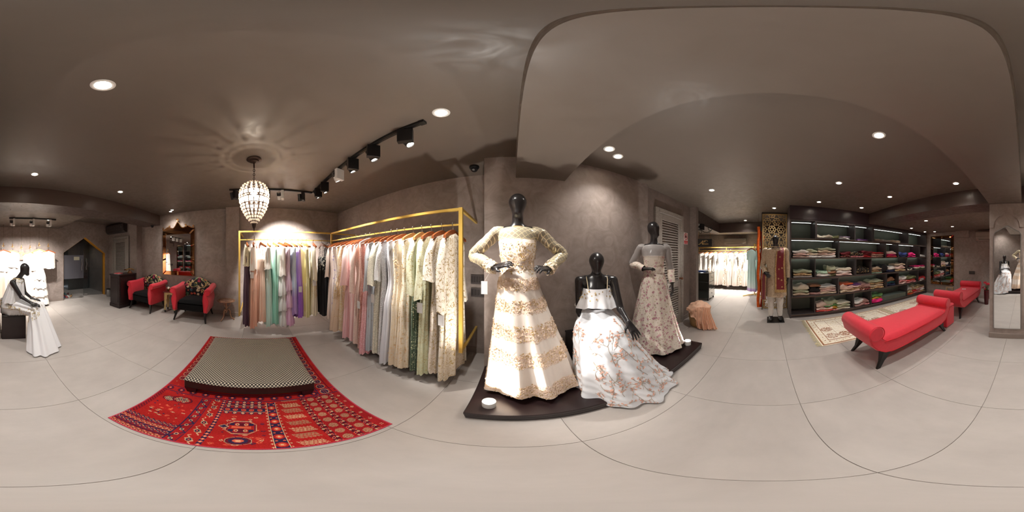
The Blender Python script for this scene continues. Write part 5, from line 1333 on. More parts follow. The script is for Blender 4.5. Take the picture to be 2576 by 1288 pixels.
cam_ = skirt_rings([(0, *cen(.005), 1.10, .128, .112, rt), (.3, *cen(.008), 1.04, .146, .122, rt), (1, *cen(.02), .925, .20, .150, rt)], 9, .012, .4, 120, 20, hemw=.012)
cloth_obj('camisole', cam_, M_w_top, t)
for s in (-1, 1):
    p = [C2+sd*s*.085+fd*.112+up(1.098), C2+sd*s*.095+fd*.07+up(1.185), C2+sd*s*.10-fd*.01+up(1.219), C2+sd*s*.095-fd*.08+up(1.17), C2+sd*s*.08-fd*.108+up(1.098)]
    b = MB(); b.tube([tuple(q) for q in p], .0036, 6, flat=.5); b.build('strap', mat('strap_beige', S(206, 186, 150), .5), t, 60, off=t.location)
sk2 = skirt_rings([(0, *cen(0), .905, .128, .108, rt), (.10, *cen(.03), .84, .165, .16, rt), (.22, *cen(.13, .01), .785, .205, .265, rt), (.36, *cen(.17, .03), .68, .235, .325, rt), (.55, *cen(.19, .09), .48, .29, .35, rt), (.8, *cen(.195, .165), .22, .36, .365, rt), (1, *cen(.20, .225), .035, .435, .375, rt)], 10, .024, 1.2, 200, 64, hemw=.012, wr=.004)
cloth_obj('skirt', sk2, M_w_sat, t)
M_pf = mat('embroidered_peach', S(232, 186, 166), .6); M_st = mat('embroidered_stem', S(176, 160, 140), .6)
pts = []; b = MB()
def onsurf(A, u, v, lift):
    p, nn, du, dv = sample(A, u, v); nn = nn if np.dot(nn, p-A[int(min(v, .999)*(A.shape[0]-1))].mean(0)) > 0 else -nn; return tuple(p+nn*lift)
for k in range(190):
    u, v = R.random(), R.uniform(.16, 1.0)**.7; ang = R.uniform(0, 2*pi); P = [onsurf(sk2, u, v, .0015)]
    for q in range(9):
        ang += R.uniform(-.35, .35); st_ = .017; w_ = .5+1.6*v; u += st_*.42*cos(ang)/w_; v += st_*sin(ang)
        if not .1 < v < .985: break
        P.append(onsurf(sk2, u, v, .0015))
        if q in (2, 4, 6):
            a2 = ang+R.choice((-1, 1))*R.uniform(.6, 1.0); u2, v2 = u+.034*.42*cos(a2)/w_, v+.034*sin(a2)
            if .1 < v2 < .985: b.tube([P[-1], onsurf(sk2, (u+u2)/2, (v+v2)/2, .0015), onsurf(sk2, u2, v2, .0015)], .0013, 4, False); pts.append((u2, v2))
    if len(P) > 2: b.tube(P, .0016, 4, False); pts.append((u, min(.985, max(.1, v))))
scatter_flowers('embroidered_flowers', sk2, M_pf, t, pts, .0115, 8, .12, .003, 2, 'peach flowers embroidered on skirt')
part(b.build('embroidered_stems', M_st, t, 0, off=t.location), None, 'stuff')
scatter_flowers('camisole_flowers', cam_, M_app2, t, [(R.uniform(0, 1), R.uniform(.1, .55)) for _ in range(60)], .011, 4, .3)

# --- third mannequin: rose print gown, turned head
t = thing('mannequin', 'standing black mannequin in rose print gown with sheer sleeves, head turned aside', 'mannequin', (1.60, 1.33, PZ+.0005), group='dressed display mannequins')
C3 = vv(1.59, 1.34, 0); fd = vv(-.72, -.69, 0); fd /= np.linalg.norm(fd); sd = vv(-fd[1], fd[0], 0); rt = atan2(sd[1], sd[0]); Hh = 1.845
hd = vv(.30, -.95, 0); hd /= np.linalg.norm(hd)
s3l, s3r = C3-sd*.165+up(1.50), C3+sd*.165+up(1.50); e3l, e3r = C3-sd*.27-fd*.03+up(1.31), C3+sd*.215-fd*.02+up(1.24); w3l, w3r = C3-sd*.13+fd*.085+up(1.245), C3+sd*.225+fd*.06+up(1.06)
pr3 = head(C3+up(Hh), hd)+[('c', C3+up(Hh-.165), C3+up(1.53), .042, .046, .03), ('c', C3-sd*.10+up(1.505), C3+sd*.10+up(1.505), .050, .050, .05), ('e', C3+up(1.38), (.118, .080, .12), None, .04), ('e', C3+up(1.22), (.10, .082, .13), None, .05), ('e', C3+up(1.04), (.14, .13, .13), None, .06),
   ('c', s3l, e3l, .042, .032, .03), ('c', e3l, w3l, .032, .022, .01), ('c', s3r, e3r, .042, .032, .03), ('c', e3r, w3r, .032, .022, .01)]
for s in (-1, 1): pr3 += [('c', C3+sd*s*.08+up(.98), C3+sd*s*.085+up(.56), .075, .05, .03), ('c', C3+sd*s*.085+up(.56), C3+sd*s*.085+up(.17), .05, .032, .02), ('c', C3+sd*s*.085+up(.135), C3+sd*s*.085+fd*.13+up(.125), .03, .024, .02)]
pr3 += hand(w3l, sd*.75+fd*.3+up(.05), vv(0, 0, -1)+fd*-.3, .15, .5, 1, .12)+hand(w3r, up(-1)+fd*.15, -sd+fd*.1, .17, .35, 1, .08)
body_obj(pr3, t)
def rose_mat():
    t = NT('rose_print'); v = t.coord(); n = t.n('ShaderNodeTexNoise', Scale=30, Detail=2); t.t.links.new(v, n.inputs[0]); w = t.mix(.03, v, n.outputs[1])
    vo = t.n('ShaderNodeTexVoronoi', Scale=22); t.t.links.new(w, vo.inputs['Vector']); rn = t.sep(vo.outputs['Color'])[0]
    m1 = t.math('MULTIPLY', t.ramp(vo.outputs['Distance'], [(.30, 1.0), (.36, 0.0)]), t.ramp(rn, [(.2, 0.0), (.25, 1.0)])); m1 = t.math('MULTIPLY', m1, t.ramp(t.noise(70, 2, .5, v), [(.40, .35), (.52, 1.0)]))
    v2 = t.n('ShaderNodeTexVoronoi', Scale=42); t.t.links.new(w, v2.inputs['Vector']); m2 = t.math('MULTIPLY', t.ramp(v2.outputs['Distance'], [(.24, 1.0), (.34, 0.0)]), t.ramp(t.sep(v2.outputs['Color'])[1], [(.2, 0.0), (.25, .8)]))
    c = t.mix(m2, S(238, 226, 212), S(196, 174, 140)); c = t.mix(m1, c, S(206, 148, 158)); t.p(Base_Color=c, Roughness=.55); t.bump(m1, .3, .003); return t.mat
M_rose = rose_mat(); M_net = NT('white_net'); M_net.p(Base_Color=S(222, 214, 210), Roughness=.5); M_net.glassy(.55); M_net = M_net.mat
c3 = lambda f=0, s=0: tuple((C3+fd*f+sd*s)[:2])
bod3 = skirt_rings([(0, *c3(), 1.405, .142, .118, rt), (.4, *c3(), 1.32, .130, .112, rt), (1, *c3(), 1.20, .122, .106, rt)], 7, .002, nv=18, hemw=0); cloth_obj('bodice', bod3, M_rose, t)
yk = skirt_rings([(0, *c3(), 1.545, .055, .054, rt), (.4, *c3(), 1.54, .115, .072, rt), (.6, *c3(), 1.525, .156, .082, rt), (.78, *c3(), 1.49, .170, .10, rt), (1, *c3(), 1.395, .148, .12, rt)], 5, 0, nv=14, hemw=0); cloth_obj('sheer_yoke', yk, M_net, t, label='sheer white net yoke')
for s, sh, el, wr in ((-1, s3l, e3l, w3l), (1, s3r, e3r, w3r)):
    sl = tube_rings([sh-sd*s*.07+up(.004), sh+sd*s*.005, (sh+el)/2, el+(el-sh)*.05, (el+wr)/2, wr], [.036, .052, .048, .048, .044, .038], wr=.06, ph=s)
    cloth_obj('sleeve', sl[:17], M_net, t, label='sheer net upper sleeve'); cloth_obj('cuff_sleeve', sl[16:], M_rose, t)
sk3 = skirt_rings([(0, *c3(), 1.205, .124, .108, rt), (.12, *c3(), 1.10, .155, .14, rt), (.45, *c3(.0, .0), .74, .225, .20, rt), (.75, *c3(.0, .01), .42, .29, .25, rt), (1, *c3(.0, .02), .155, .35, .27, rt)], 10, .020, 2.1, 160, 50); cloth_obj('skirt', sk3, M_rose, t)
pl = skirt_rings([(0, *c3(), 1.27, .134, .116, rt), (.5, *c3(), 1.235, .136, .118, rt), (1, *c3(), 1.19, .134, .116, rt)], 5, .003, nv=8, hemw=0); cloth_obj('waist_drape', pl, M_rose, t)
M_ros = mat('rose_petal_cloth', S(196, 136, 150), .6); M_sage_s = mat('sage_sequin', S(170, 160, 120), .4, .4)
scatter_flowers('rose_applique', sk3, M_ros, t, [(R.random(), R.random()**.7) for _ in range(340)], .012, 7, .25, .002, 2); scatter_flowers('sequin_sprigs', sk3, M_sage_s, t, [(R.random(), R.random()**.7) for _ in range(520)], .007, 3, .3, .002)

# --- fourth mannequin: seated by the column
t = thing('mannequin', 'seated black mannequin in white gold embroidered gown on box by column', 'mannequin', (-.19, -2.68, .441), group='dressed display mannequins')
o = thing('box_seat', 'dark wooden box seat under seated mannequin next to column', 'box', (-.215, -2.71, 0)); b = MB(); b.box(-.185, .185, -.21, .215, .001, .42, .004); b.build('body', M_dkwood, o); b = MB(); b.box(-.187, .187, -.212, .217, .421, .44, .003); b.build('lid', M_dkwood, o)
Hp = vv(-.16, -2.69, .56); Sh = vv(-.285, -2.645, .985); hd = vv(-.90, .42, 0); hd /= np.linalg.norm(hd); fdd = vv(-.80, .60, 0); sd = vv(.60, .80, 0)   # sd: towards camera side
top4 = vv(-.405, -2.60, 1.285)
ea, wa = vv(-.32, -2.43, .77), vv(-.43, -2.31, .715); eb, wb = vv(-.42, -2.74, .77), vv(-.50, -2.58, .71)
k1, k2 = vv(-.49, -2.31, .60), vv(-.535, -2.49, .60)
pr4 = head(top4, hd)+[('c', top4+vv(.035, -.01, -.15), Sh+vv(-.01, 0, .035), .041, .045, .03), ('c', Sh-sd*.10, Sh+sd*.10, .048, .048, .05), ('e', (Sh*.68+Hp*.32), (.11, .11, .14), None, .06), ('e', (Sh*.3+Hp*.7), (.10, .10, .13), None, .06), ('e', Hp+up(.02), (.11, .12, .095), None, .05),
   ('c', Sh+sd*.155, ea, .043, .032, .03), ('c', ea, wa, .032, .021, .01), ('c', Sh-sd*.155, eb, .043, .032, .03), ('c', eb, wb, .032, .021, .01),
   ('c', Hp+sd*.08, k1, .082, .055, .04), ('c', Hp-sd*.08, k2, .082, .055, .04), ('c', k1, k1+vv(-.04, .12, -.46), .055, .032, .02), ('c', k2, k2+vv(-.05, .10, -.46), .055, .032, .02),
   ('c', k1+vv(-.04, .12, -.52), k1+vv(-.09, .17, -.56), .03, .024, .02), ('c', k2+vv(-.05, .10, -.52), k2+vv(-.10, .14, -.56), .03, .024, .02)]
pr4 += hand(wa, vv(-.75, .35, -.25), vv(0, 0, -1), .165, .25, -1, .1)+hand(wb, vv(-.75, .35, -.2), vv(0, 0, -1), .165, .25, 1, .1)
body_obj(pr4, t)
M_w4 = gown_mat('white_gold_gown', [(0, (244, 244, 246)), (1, (238, 238, 246))], rough=.5)
M_app4 = mat('pale_gold_thread', S(206, 182, 120), .45, .3)
M_w4g = gown_mat('white_gold_emb', [(0, (242, 242, 242))], 'vine', (196, 166, 92), 26, .4, rough=.5)
def ringsAlong(st, nf, amp, ph, nu=110, nv=44, drop=0.0):
    """stations (t, centre, r_side, r_front, axis direction of travel)"""
    out = []
    for j in range(nv+1):
        tt = j/nv
        for a, b in zip(st, st[1:]):
            if a[0]-1e-9 <= tt <= b[0]+1e-9: f = (tt-a[0])/(b[0]-a[0]); c = a[1]*(1-f)+b[1]*f; r1 = lerp(a[2], b[2], f); r2 = lerp(a[3], b[3], f); d = a[4]*(1-f)+b[4]*f; break
        d = d/np.linalg.norm(d); u = sd-d*(sd @ d); u /= np.linalg.norm(u); w = np.cross(d, u); r = []
        for i in range(nu):
            a = 2*pi*i/nu; g = amp*tt*(sin(nf*a+ph)+.5*sin((nf+4)*a+ph*2)); r.append(tuple(c+u*((r1+g)*cos(a))+w*((r2+g)*sin(a))))
        out.append(r)
    return ringgrid(out)
dn = vv(0, 0, -1)
cape = ringsAlong([(0, Sh+vv(0, 0, .055), .06, .055, dn), (.16, Sh+vv(0, 0, .02), .135, .085, dn), (.35, Sh+vv(.02, 0, -.05), .165, .115, dn), (1, Sh+vv(.07, -.01, -.33), .215, .175, dn)], 10, .018, .5, 120, 30)
cape[:, :, 0] = np.where(cape[:, :, 1] < -2.5, np.minimum(cape[:, :, 0], -.006), cape[:, :, 0])
# open the cape around the near arm: keep it as a draped top with gold neckline
cloth_obj('cape_top', cape, M_w4, t)
bod4 = ringsAlong([(0, Sh+vv(0, 0, .0), .14, .10, dn), (.6, Sh*.4+Hp*.6+up(.02), .125, .115, vv(.2, -.05, -1)), (1, Hp+up(.06), .15, .14, vv(.1, 0, -1))], 6, .002, 0, 80, 16); bod4[:, :, 0] = np.minimum(bod4[:, :, 0], -.012); cloth_obj('bodice', bod4, M_w4g, t)
ft = vv(-.585, -2.13, .02)
sk4 = ringsAlong([(0, Hp+vv(.02, 0, .13), .15, .14, vv(-.1, .05, -1)), (.10, Hp+vv(.01, 0, .02), .19, .175, vv(-.35, .2, -.9)), (.3, (Hp+k1*.5+k2*.5)/2+vv(0, 0, .02), .175, .115, vv(-.85, .5, -.05)), (.5, (k1+k2)/2+vv(-.03, .02, -.03), .175, .13, vv(-.6, .5, -.6)), (.72, (k1+k2)/2+vv(-.05, .13, -.27), .20, .16, vv(-.2, .2, -1)), (1, ft, .27, .21, dn)], 9, .018, 1.0, 140, 54)
sk4[:, :, 0] = np.where(sk4[:, :, 1] < -2.5, np.minimum(sk4[:, :, 0], -.008), sk4[:, :, 0]); _m = (sk4[:, :, 0] > -.405) & (sk4[:, :, 1] < -2.49); sk4[:, :, 2] = np.maximum(sk4[:, :, 2], np.where(_m, .4435, .012)); sk4[:, :, 2] = np.where(_m & (sk4[:, :, 2] < .525), .4435, sk4[:, :, 2]); cloth_obj('skirt', sk4, M_w4, t)
g4 = [(R.random(), R.random()**1.3*.6) for _ in range(1900)]; g4 = [p for p in g4 if sin(p[0]*23+p[1]*9)+sin(p[0]*11-p[1]*15) > -.1]
scatter_flowers('gold_embroidery', sk4, M_app4, t, g4, .0085, 4, .2, .002, label='gold embroidery on hips and thigh'); scatter_flowers('neck_embroidery', cape, M_app4, t, [(R.random(), R.uniform(0, .5)*R.random()) for _ in range(260)], .0085, 4, .2, .002)

# --- groom mannequin
CX, CYg = 3.40, -.155
t = thing('mannequin', 'male black mannequin in beige sherwani with red velvet stole before pierced screen', 'mannequin', (CX, CYg, .0005), group='dressed display mannequins')
b = MB(); b.box(-.19, .16, -.175, .175, 0, .012, .003); b.build('base_plate', M_black, t)
fd = vv(-1, .04, 0); sd = vv(-.04, -1, 0)     # sd: viewer's right
C5 = vv(CX, CYg, 0)
pr5 = head(C5+up(1.83), fd, k=.02)+[('c', C5+up(1.67), C5+up(1.55), .05, .055, .03), ('c', C5-sd*.13+up(1.51), C5+sd*.13+up(1.51), .06, .06, .05), ('e', C5+up(1.36), (.115, .17, .17), None, .06), ('e', C5+up(1.14), (.10, .14, .16), None, .06), ('e', C5+up(.96), (.11, .15, .12), None, .06)]
s5l, s5r = C5-sd*.20+up(1.49), C5+sd*.20+up(1.49); e5l, e5r = C5-sd*.265-fd*.03+up(1.20), C5+sd*.25-fd*.02+up(1.19); w5l, w5r = C5-sd*.20+fd*.16+up(1.06), C5+sd*.255+fd*.03+up(.95)
pr5 += [('c', s5l, e5l, .05, .038, .03), ('c', e5l, w5l, .038, .027, .01), ('c', s5r, e5r, .05, .038, .03), ('c', e5r, w5r, .038, .027, .01)]
pr5 += hand(w5l, fd*.5+sd*.45+up(-.35), sd*.6+up(-.5), .16, .8, 1, .06)+hand(w5r, up(-1)+fd*.1, -sd, .17, .5, 1, .06)
for s in (-1, 1): pr5 += [('c', C5+sd*s*.085+up(.92), C5+sd*s*.095+up(.52), .085, .058, .03), ('c', C5+sd*s*.095+up(.52), C5+sd*s*.095+up(.12), .057, .04, .02), ('c', C5+sd*s*.095-fd*.02+up(.075), C5+sd*s*.10+fd*.12+up(.05), .042, .032, .02)]
body_obj(pr5, t, .008)
M_sher = gown_mat('sherwani_brocade', [(0, (206, 184, 156))], 'floral', (172, 146, 116), 46, .36, rough=.5); M_chur = mat('white_cotton', S(236, 230, 222), .75, 0, .04, 30)
M_velred = mat('red_velvet', S(122, 12, 26), .8, 0, .1, 10, sheen=.6); M_zari = gown_mat('gold_border', [(0, (176, 140, 92))], 'sequin', (230, 200, 140), 70, .36)
rt = pi/2
coat = skirt_rings([(0, CX, CYg, 1.565, .075, .085, 0), (.03, CX, CYg, 1.55, .09, .15, 0), (.06, CX, CYg, 1.535, .105, .215, 0), (.2, CX, CYg, 1.40, .132, .222, 0), (.42, CX, CYg, 1.16, .125, .182, 0), (.6, CX, CYg, .95, .14, .195, 0), (1, CX-.005, CYg, .56, .165, .225, 0)], 7, .008, .3, 110, 40, hemw=.006); cloth_obj('coat', coat, M_sher, t)
b = MB(); b.lathe([(.058, 1.545), (.060, 1.60), (.056, 1.60), (.054, 1.545)], (CX, CYg, 0), 24); b.build('collar', M_sher, t, 40, off=t.location)
for s, sh, el, wr in ((-1, s5l, e5l, w5l), (1, s5r, e5r, w5r)): cloth_obj('sleeve', tube_rings([sh-sd*s*.03+up(.012), sh+sd*s*.02, (sh+el)/2, el, (el+wr)/2, wr+(wr-el)*.02], [.070, .070, .062, .056, .050, .045], wr=.03, ph=s), M_sher, t)
for s in (-1, 1): cloth_obj('trouser_leg', tube_rings([C5+sd*s*.085+up(.70), C5+sd*s*.095+up(.5), C5+sd*s*.095+up(.33), C5+sd*s*.095+up(.2), C5+sd*s*.095+up(.105)], [.098, .080, .062, .056, .050], wr=.035, ph=s, nv=34), M_chur, t)
for s in (-1, 1):
    b = MB(); p = C5+sd*s*.10; b.loft([[(p[0]+fd[0]*x+sd[0]*y, p[1]+fd[1]*x+sd[1]*y, z) for x, y in [(-.075*k+cos(a)*0-.0+(.115+.075)*.5*k+(.115+.085)*.5*k*cos(a), .042*k*sin(a)) for a in [2*pi*i/18 for i in range(18)]]] for z, k in ((.0135, .95), (.025, 1.0), (.05, .97), (.075, .8), (.09, .55))]); b.build('shoe', M_blackwood, t, 60, off=t.location)
def ribbon(path, wdir, width, m, name, parent, n=30, thick=.006, border=None, wave=.004):
    P = [Vector(p) for p in path]; out = []; k = len(P)-1
    for j in range(n+1):
        tt = j/n*k; i = min(int(tt), k-1); f = tt-i; p0, p1, p2, p3 = P[max(i-1, 0)], P[i], P[i+1], P[min(i+2, k)]
        out.append(.5*((2*p1)+(-p0+p2)*f+(2*p0-5*p1+4*p2-p3)*f*f+(-p0+3*p1-3*p2+p3)*f**3))
    def strip(o0, o1, lift, q=6):
        b = MB(); wd = Vector(wdir).normalized(); vs = []; fs = []
        for j, p in enumerate(out):
            d = (out[min(j+1, n)]-out[max(j-1, 0)]).normalized(); nn = d.cross(wd).normalized(); ww = width if not hasattr(width, '__call__') else width(j/n)
            for e in range(q+1):
                x = lerp(o0, o1, e/q)*ww; vs.append(p+wd*x+nn*(lift+wave*sin(e*1.7+j*.25)))
            for e in range(q+1):
                x = lerp(o0, o1, e/q)*ww; vs.append(p+wd*x+nn*(lift-thick+wave*sin(e*1.7+j*.25)))
        w = 2*(q+1)
        for j in range(n):
            for e in range(q): fs += [(j*w+e, j*w+e+1, (j+1)*w+e+1, (j+1)*w+e), (j*w+q+1+e, (j+1)*w+q+1+e, (j+1)*w+q+2+e, j*w+q+2+e)]
            fs += [(j*w, (j+1)*w, (j+1)*w+q+1, j*w+q+1), (j*w+q, j*w+2*q+1, (j+1)*w+2*q+1, (j+1)*w+q)]
        b.add(vs, fs); return b
    o = strip(-.5, .5, 0).build(name, m, parent, 50, off=parent.location)
    if border:
        for a, c in ((-.52, -.36), (.36, .52)): strip(a, c, .004, 2).build('gold_border', border, o, 50, off=parent.location)
    return o
st = ribbon([tuple(C5+sd*.11-fd*.13+up(1.1)), tuple(C5+sd*.10-fd*.10+up(1.42)), tuple(C5+sd*.11+up(1.575)), tuple(C5+sd*.10+fd*.135+up(1.45)), tuple(C5+sd*.09+fd*.155+up(1.2)), tuple(C5+sd*.095+fd*.165+up(.95)), tuple(C5+sd*.10+fd*.19+up(.68))], tuple(sd), lambda f: .13+.09*f, M_velred, 'stole', t, 40, border=M_zari)
b = MB()
for y, z in ((-.01, 1.38), (.03, 1.16), (-.03, 1.14), (.02, .92), (-.04, .95), (.03, .78)):
    p = C5+sd*(.10+y)+fd*(.175 if z < 1.2 else .165)+up(z); flower(b, p+fd*.01, .022, 5, tuple(fd), .25)
part(b.build('gold_motifs', M_zari, t, 0, off=t.location), None, 'stuff')
b = MB(); b.box(-.005, .005, -.115, .115, -.03, .03, .002); b.xf(Matrix.Translation(tuple(C5+sd*.10+fd*.197+up(.70))) @ Matrix.Rotation(0, 4, 'Z')); b.build('stole_end_border', M_zari, t, 0, off=t.location)
ribbon([tuple(C5-sd*.225+fd*.0+up(1.16)), tuple(C5-sd*.225+fd*.10+up(1.12)), tuple(C5-sd*.235+fd*.15+up(.9)), tuple(C5-sd*.24+fd*.13+up(.68)), tuple(C5-sd*.24+fd*.12+up(.5))], tuple(sd*.6+fd*.5), .12, M_velred, 'stole_tail', t, 24, border=M_zari)
# ------------------------------------------------------------------ shelving with folded clothes
M_shelf = mat('shelf_laminate', S(74, 66, 66), .42, 0, .08, 6); M_shelf_in = mat('shelf_inner', S(104, 112, 102), .5, 0, .08, 5); M_fascia = mat('shelf_fascia', S(52, 42, 46), .35)
M_edge = mat('shelf_edge_brass', S(128, 104, 78), .4, .5); M_led = mat('led_strip', (1, 1, .94, 1), .4, emit=4.2, ecol=(.95, 1, .92, 1))
SXF, SXB = 3.45, 3.88; SY0, SY1 = -.495, -5.04
def yx(px): return SXF/math.tan(azx(px))
t = thing('shelving_unit', 'wall of dark open shelves with lit cubbies full of folded clothes', 'shelf', (SXF, (SY0+SY1)/2, 0.0005))
def sb(name, x0, x1, y0, y1, z0, z1, m=M_shelf, par=None, bev=.002):
    b = MB(); b.box(x0, x1, y0, y1, z0, z1, bev); p = par or t; off = Vector(t.location); return b.build(name, m, p, 0, off=(off.x, off.y, 0))
sb('back_panel', SXB-.012, SXB, SY1, SY0, .0, HB-.002, M_shelf_in)
sb('side_panel', SXF-.005, SXB, SY0, SY0+.03, .0, 2.2); sb('side_panel', SXF-.005, SXB-.012, SY1-.02, SY1, .0, 2.2); sb('plinth', SXF+.02, SXB-.012, SY1+.001, SY0-.001, 0, .058)
sb('fascia', SXF-.012, SXB, -2.455, SY0+.03, 2.203, HC-.002, M_fascia); sb('fascia', SXF-.012, SXB-.012, SY1-.02, -2.457, 2.203, HB-.002, M_fascia)
ZS = [.06, .475, .90, 1.335, 1.76, 2.18]
for z in ZS:
    o = sb('shelf_board', SXF, SXB-.013, SY1+.001, SY0-.001, z, z+.022)
    if z < 2.1: sb('brass_edge', SXF-.004, SXF-.0005, SY1+.001, SY0-.001, z+.004, z+.012, M_edge, o, 0)
DIV = {5: [2052, 2151, 2195.5, 2285], 4: [2111, 2229, 2260.5, 2312], 3: [2050.5, 2150.5, 2192.5, 2282.6], 2: [2110, 2228.5, 2260.5, 2310.5], 1: [2050, 2148.5, 2192, 2282.6]}
for r, d in DIV.items():
    z0, z1 = ZS[r-1]+.0225, ZS[r]-.0005
    for px in d:
        y = yx(px); sb('divider', SXF+.003, SXB-.013, y-.009, y+.009, z0, z1)
def cub(r, c):
    e = [SY0]+[yx(p) for p in DIV[r]]+[SY1]; return e[c]-.01, e[c+1]+.01
for r, c in ((5, 1), (3, 2), (2, 0), (2, 2), (4, 4), (5, 3)):      # framed boxes standing proud
    ya, yb = cub(r, c); z0, z1 = ZS[r-1]+.023, ZS[r]-.001; b = MB(); w = .016; x0, x1 = SXF-.022, SXF+.30
    for q in ((ya-w, ya, z0, z1), (yb, yb+w, z0, z1), (yb+w, ya-w, z0, z0+w), (yb+w, ya-w, z1-w, z1)): b.box(x0, x1, q[0], q[1], q[2], q[3])
    b.build('frame_box', M_shelf, t, 0, off=(t.location.x, t.location.y, 0))
for r in range(1, 6):
    for c in range(5):
        if (r, c) in ((1, 0), (3, 2), (2, 2), (4, 4)): continue
        ya, yb = cub(r, c); z1 = ZS[r]-.0005
        if r >= 4: xs = (SXF+.24, SXF+.252)
        else: xs = (SXF+.375, SXF+.387)
        dz = .0165 if (r, c) in ((5, 1), (5, 3), (2, 0)) else 0; o = sb('led_strip', xs[0], xs[1], yb+.03, ya-.03, z1-.0045-dz, z1-.001-dz, M_led, None, 0)
M_cl = {}
def cl(name, col, var=.10, pat=None, pc=None, rough=.8):
    k = 'fold_'+name
    if k not in M_cl:
        M_cl[k] = mat(k, S(*col), rough, 0, var, 40, .25, 160) if not pat else gown_mat(k, [(0, col)], pat, pc, 26 if pat == 'floral' else 60, .34, rough=rough)
    return M_cl[k]
PAL = dict(white=((232, 228, 222), None), cream=((222, 212, 190), None), sage=((166, 170, 142), None), olive=((120, 122, 84), None), beige=((206, 186, 160), None), pinkbeige=((218, 190, 176), None), blush=((232, 200, 190), None),
   black=((24, 22, 24), None), blackgold=((28, 26, 26), (196, 168, 110)), maroon=((104, 18, 30), None), maroonprint=((96, 24, 30), (190, 160, 120)), red=((190, 40, 44), None), coral=((232, 96, 88), None), magenta=((214, 22, 110), None), hotpink=((236, 40, 130), None),
   blue=((44, 62, 128), None), navy=((34, 40, 74), None), purple=((112, 58, 128), None), lilac=((196, 176, 206), None), green=((86, 132, 74), None), mint=((176, 206, 180), None), mustard=((206, 160, 56), None), peachprint=((222, 186, 164), (120, 60, 60)), pinkprint=((214, 140, 140), (120, 30, 60)), goldprint=((196, 168, 122), (120, 60, 40)), teal=((40, 92, 96), None), brown=((150, 108, 78), None), orange=((214, 92, 50), None), silver=((196, 194, 192), None), mauve=((170, 130, 124), None))
_fm = {}
def folded_mesh(w, d, h, seed):
    """folded garment: rounded layered slab, front edge towards -x"""
    k = (round(w, 2), round(d, 2), round(h, 3), seed % 5)
    if k in _fm: return _fm[k]
    rr = random.Random(seed); rings = []; N = 14
    lay = 2 if h > .035 else 1
    for j in range(N+1):
        y = -w/2+w*j/N; e = 1-abs(2*j/N-1)**6; r = []
        K = 22
        for i in range(K):
            a = 2*pi*i/K; ca, sa = cos(a), sin(a); sx = math.copysign(abs(ca)**.45, ca); sz = math.copysign(abs(sa)**.55, sa)
            x = d/2*sx; z = h/2+h/2*sz*(.62+.38*e)
            z += (.16*h*sin(y*24+seed)+.13*h*sin(x*22+y*12+seed*2)+.05*h*sin(y*70+x*40))*(1 if sz > 0 else 0)
            if lay == 2 and ca < 0: x += .010*(1 if abs(z-h/2) < h*.12 else 0)
            x += .012*sin(y*17+seed+z*30)*(1 if ca < 0 else .3); r.append((x, y+.004*sin(a*2+seed), max(z, 0)))
        rings.append(r)
    b = MB(); b.loft(rings); me_o = b.build('tmp', [M_chur], None, 60); me = me_o.data; bpy.data.objects.remove(me_o); _fm[k] = me; return me
ROWN = {5: 'top', 4: 'second', 3: 'middle', 2: 'fourth', 1: 'bottom'}
CUBN = ('first cubby by sherwani mannequin', 'second cubby', 'third cubby', 'fourth cubby', 'last cubby by tall mirror')
COLN = dict(pinkbeige='pink beige', blackgold='black and gold', maroonprint='maroon printed', hotpink='hot pink', peachprint='peach printed', pinkprint='pink printed', goldprint='gold printed')
seen_l = {}
def stack(r, c, px, w, items, d=.30, rumple=0):
    """px: pixel column of the middle of the stack; items bottom to top (colour, thickness)"""
    y = yx(px); ya, yb = cub(r, c); y = min(max(y, yb+w/2+.012+.02), ya-w/2-.012-.02); z = ZS[r-1]+.0225
    if (r, c) in ((5, 1), (3, 2), (2, 0), (2, 2), (4, 4), (5, 3)): z += .017
    n = len(items)
    for k, (cn, h) in enumerate(items):
        h *= 1.13
        me0 = folded_mesh(w*(1-.03*(k % 2)), d, h, int(px)+k*7+r)
        me = me0.copy(); me.materials.clear(); base, pc = PAL[cn]; me.materials.append(cl(cn, base) if pc is None else cl(cn, base, pat='floral', pc=pc))
        o = link('folded_garment', me, None, (SXF+.03+d/2+R.uniform(-.01, .012), y+R.uniform(-.008, .008), z), R.uniform(-.06, .06)*(1+rumple))
        pos = 'lone' if n == 1 else ('bottom' if k == 0 else ('topmost' if k == n-1 else ('second from bottom' if k == 1 else 'third from bottom')))
        lab = f"{COLN.get(cn, cn)} folded garment, {pos} in stack, {ROWN[r]} row, {CUBN[c]}"
        seen_l[lab] = seen_l.get(lab, 0)+1
        if seen_l[lab] > 1: lab = lab.replace('in stack', 'in next stack' if seen_l[lab] == 2 else 'in third stack')
        tag(o, lab, 'garment', 'folded clothes on the shelves'); z += h*.985
T = .036
stack(5, 1, 2078, .40, [('cream', .075)]); stack(5, 1, 2103, .17, [('olive', .07)]); stack(5, 1, 2127, .30, [('white', .045), ('lilac', .02)])
stack(5, 2, 2173, .34, [('lilac', .022), ('purple', .022)])
stack(5, 3, 2214, .34, [('blush', .03), ('cream', .03)]); stack(5, 3, 2232, .30, [('white', .06)]); stack(5, 3, 2255, .44, [('beige', .035), ('cream', .03)])
stack(4, 0, 2014, .36, [('pinkbeige', .05), ('blush', .045), ('white', .055)]); stack(4, 0, 2044, .26, [('white', .05), ('beige', .06), ('sage', .06)]); stack(4, 0, 2082, .44, [('white', .05), ('pinkbeige', .055), ('beige', .05), ('sage', .05)])
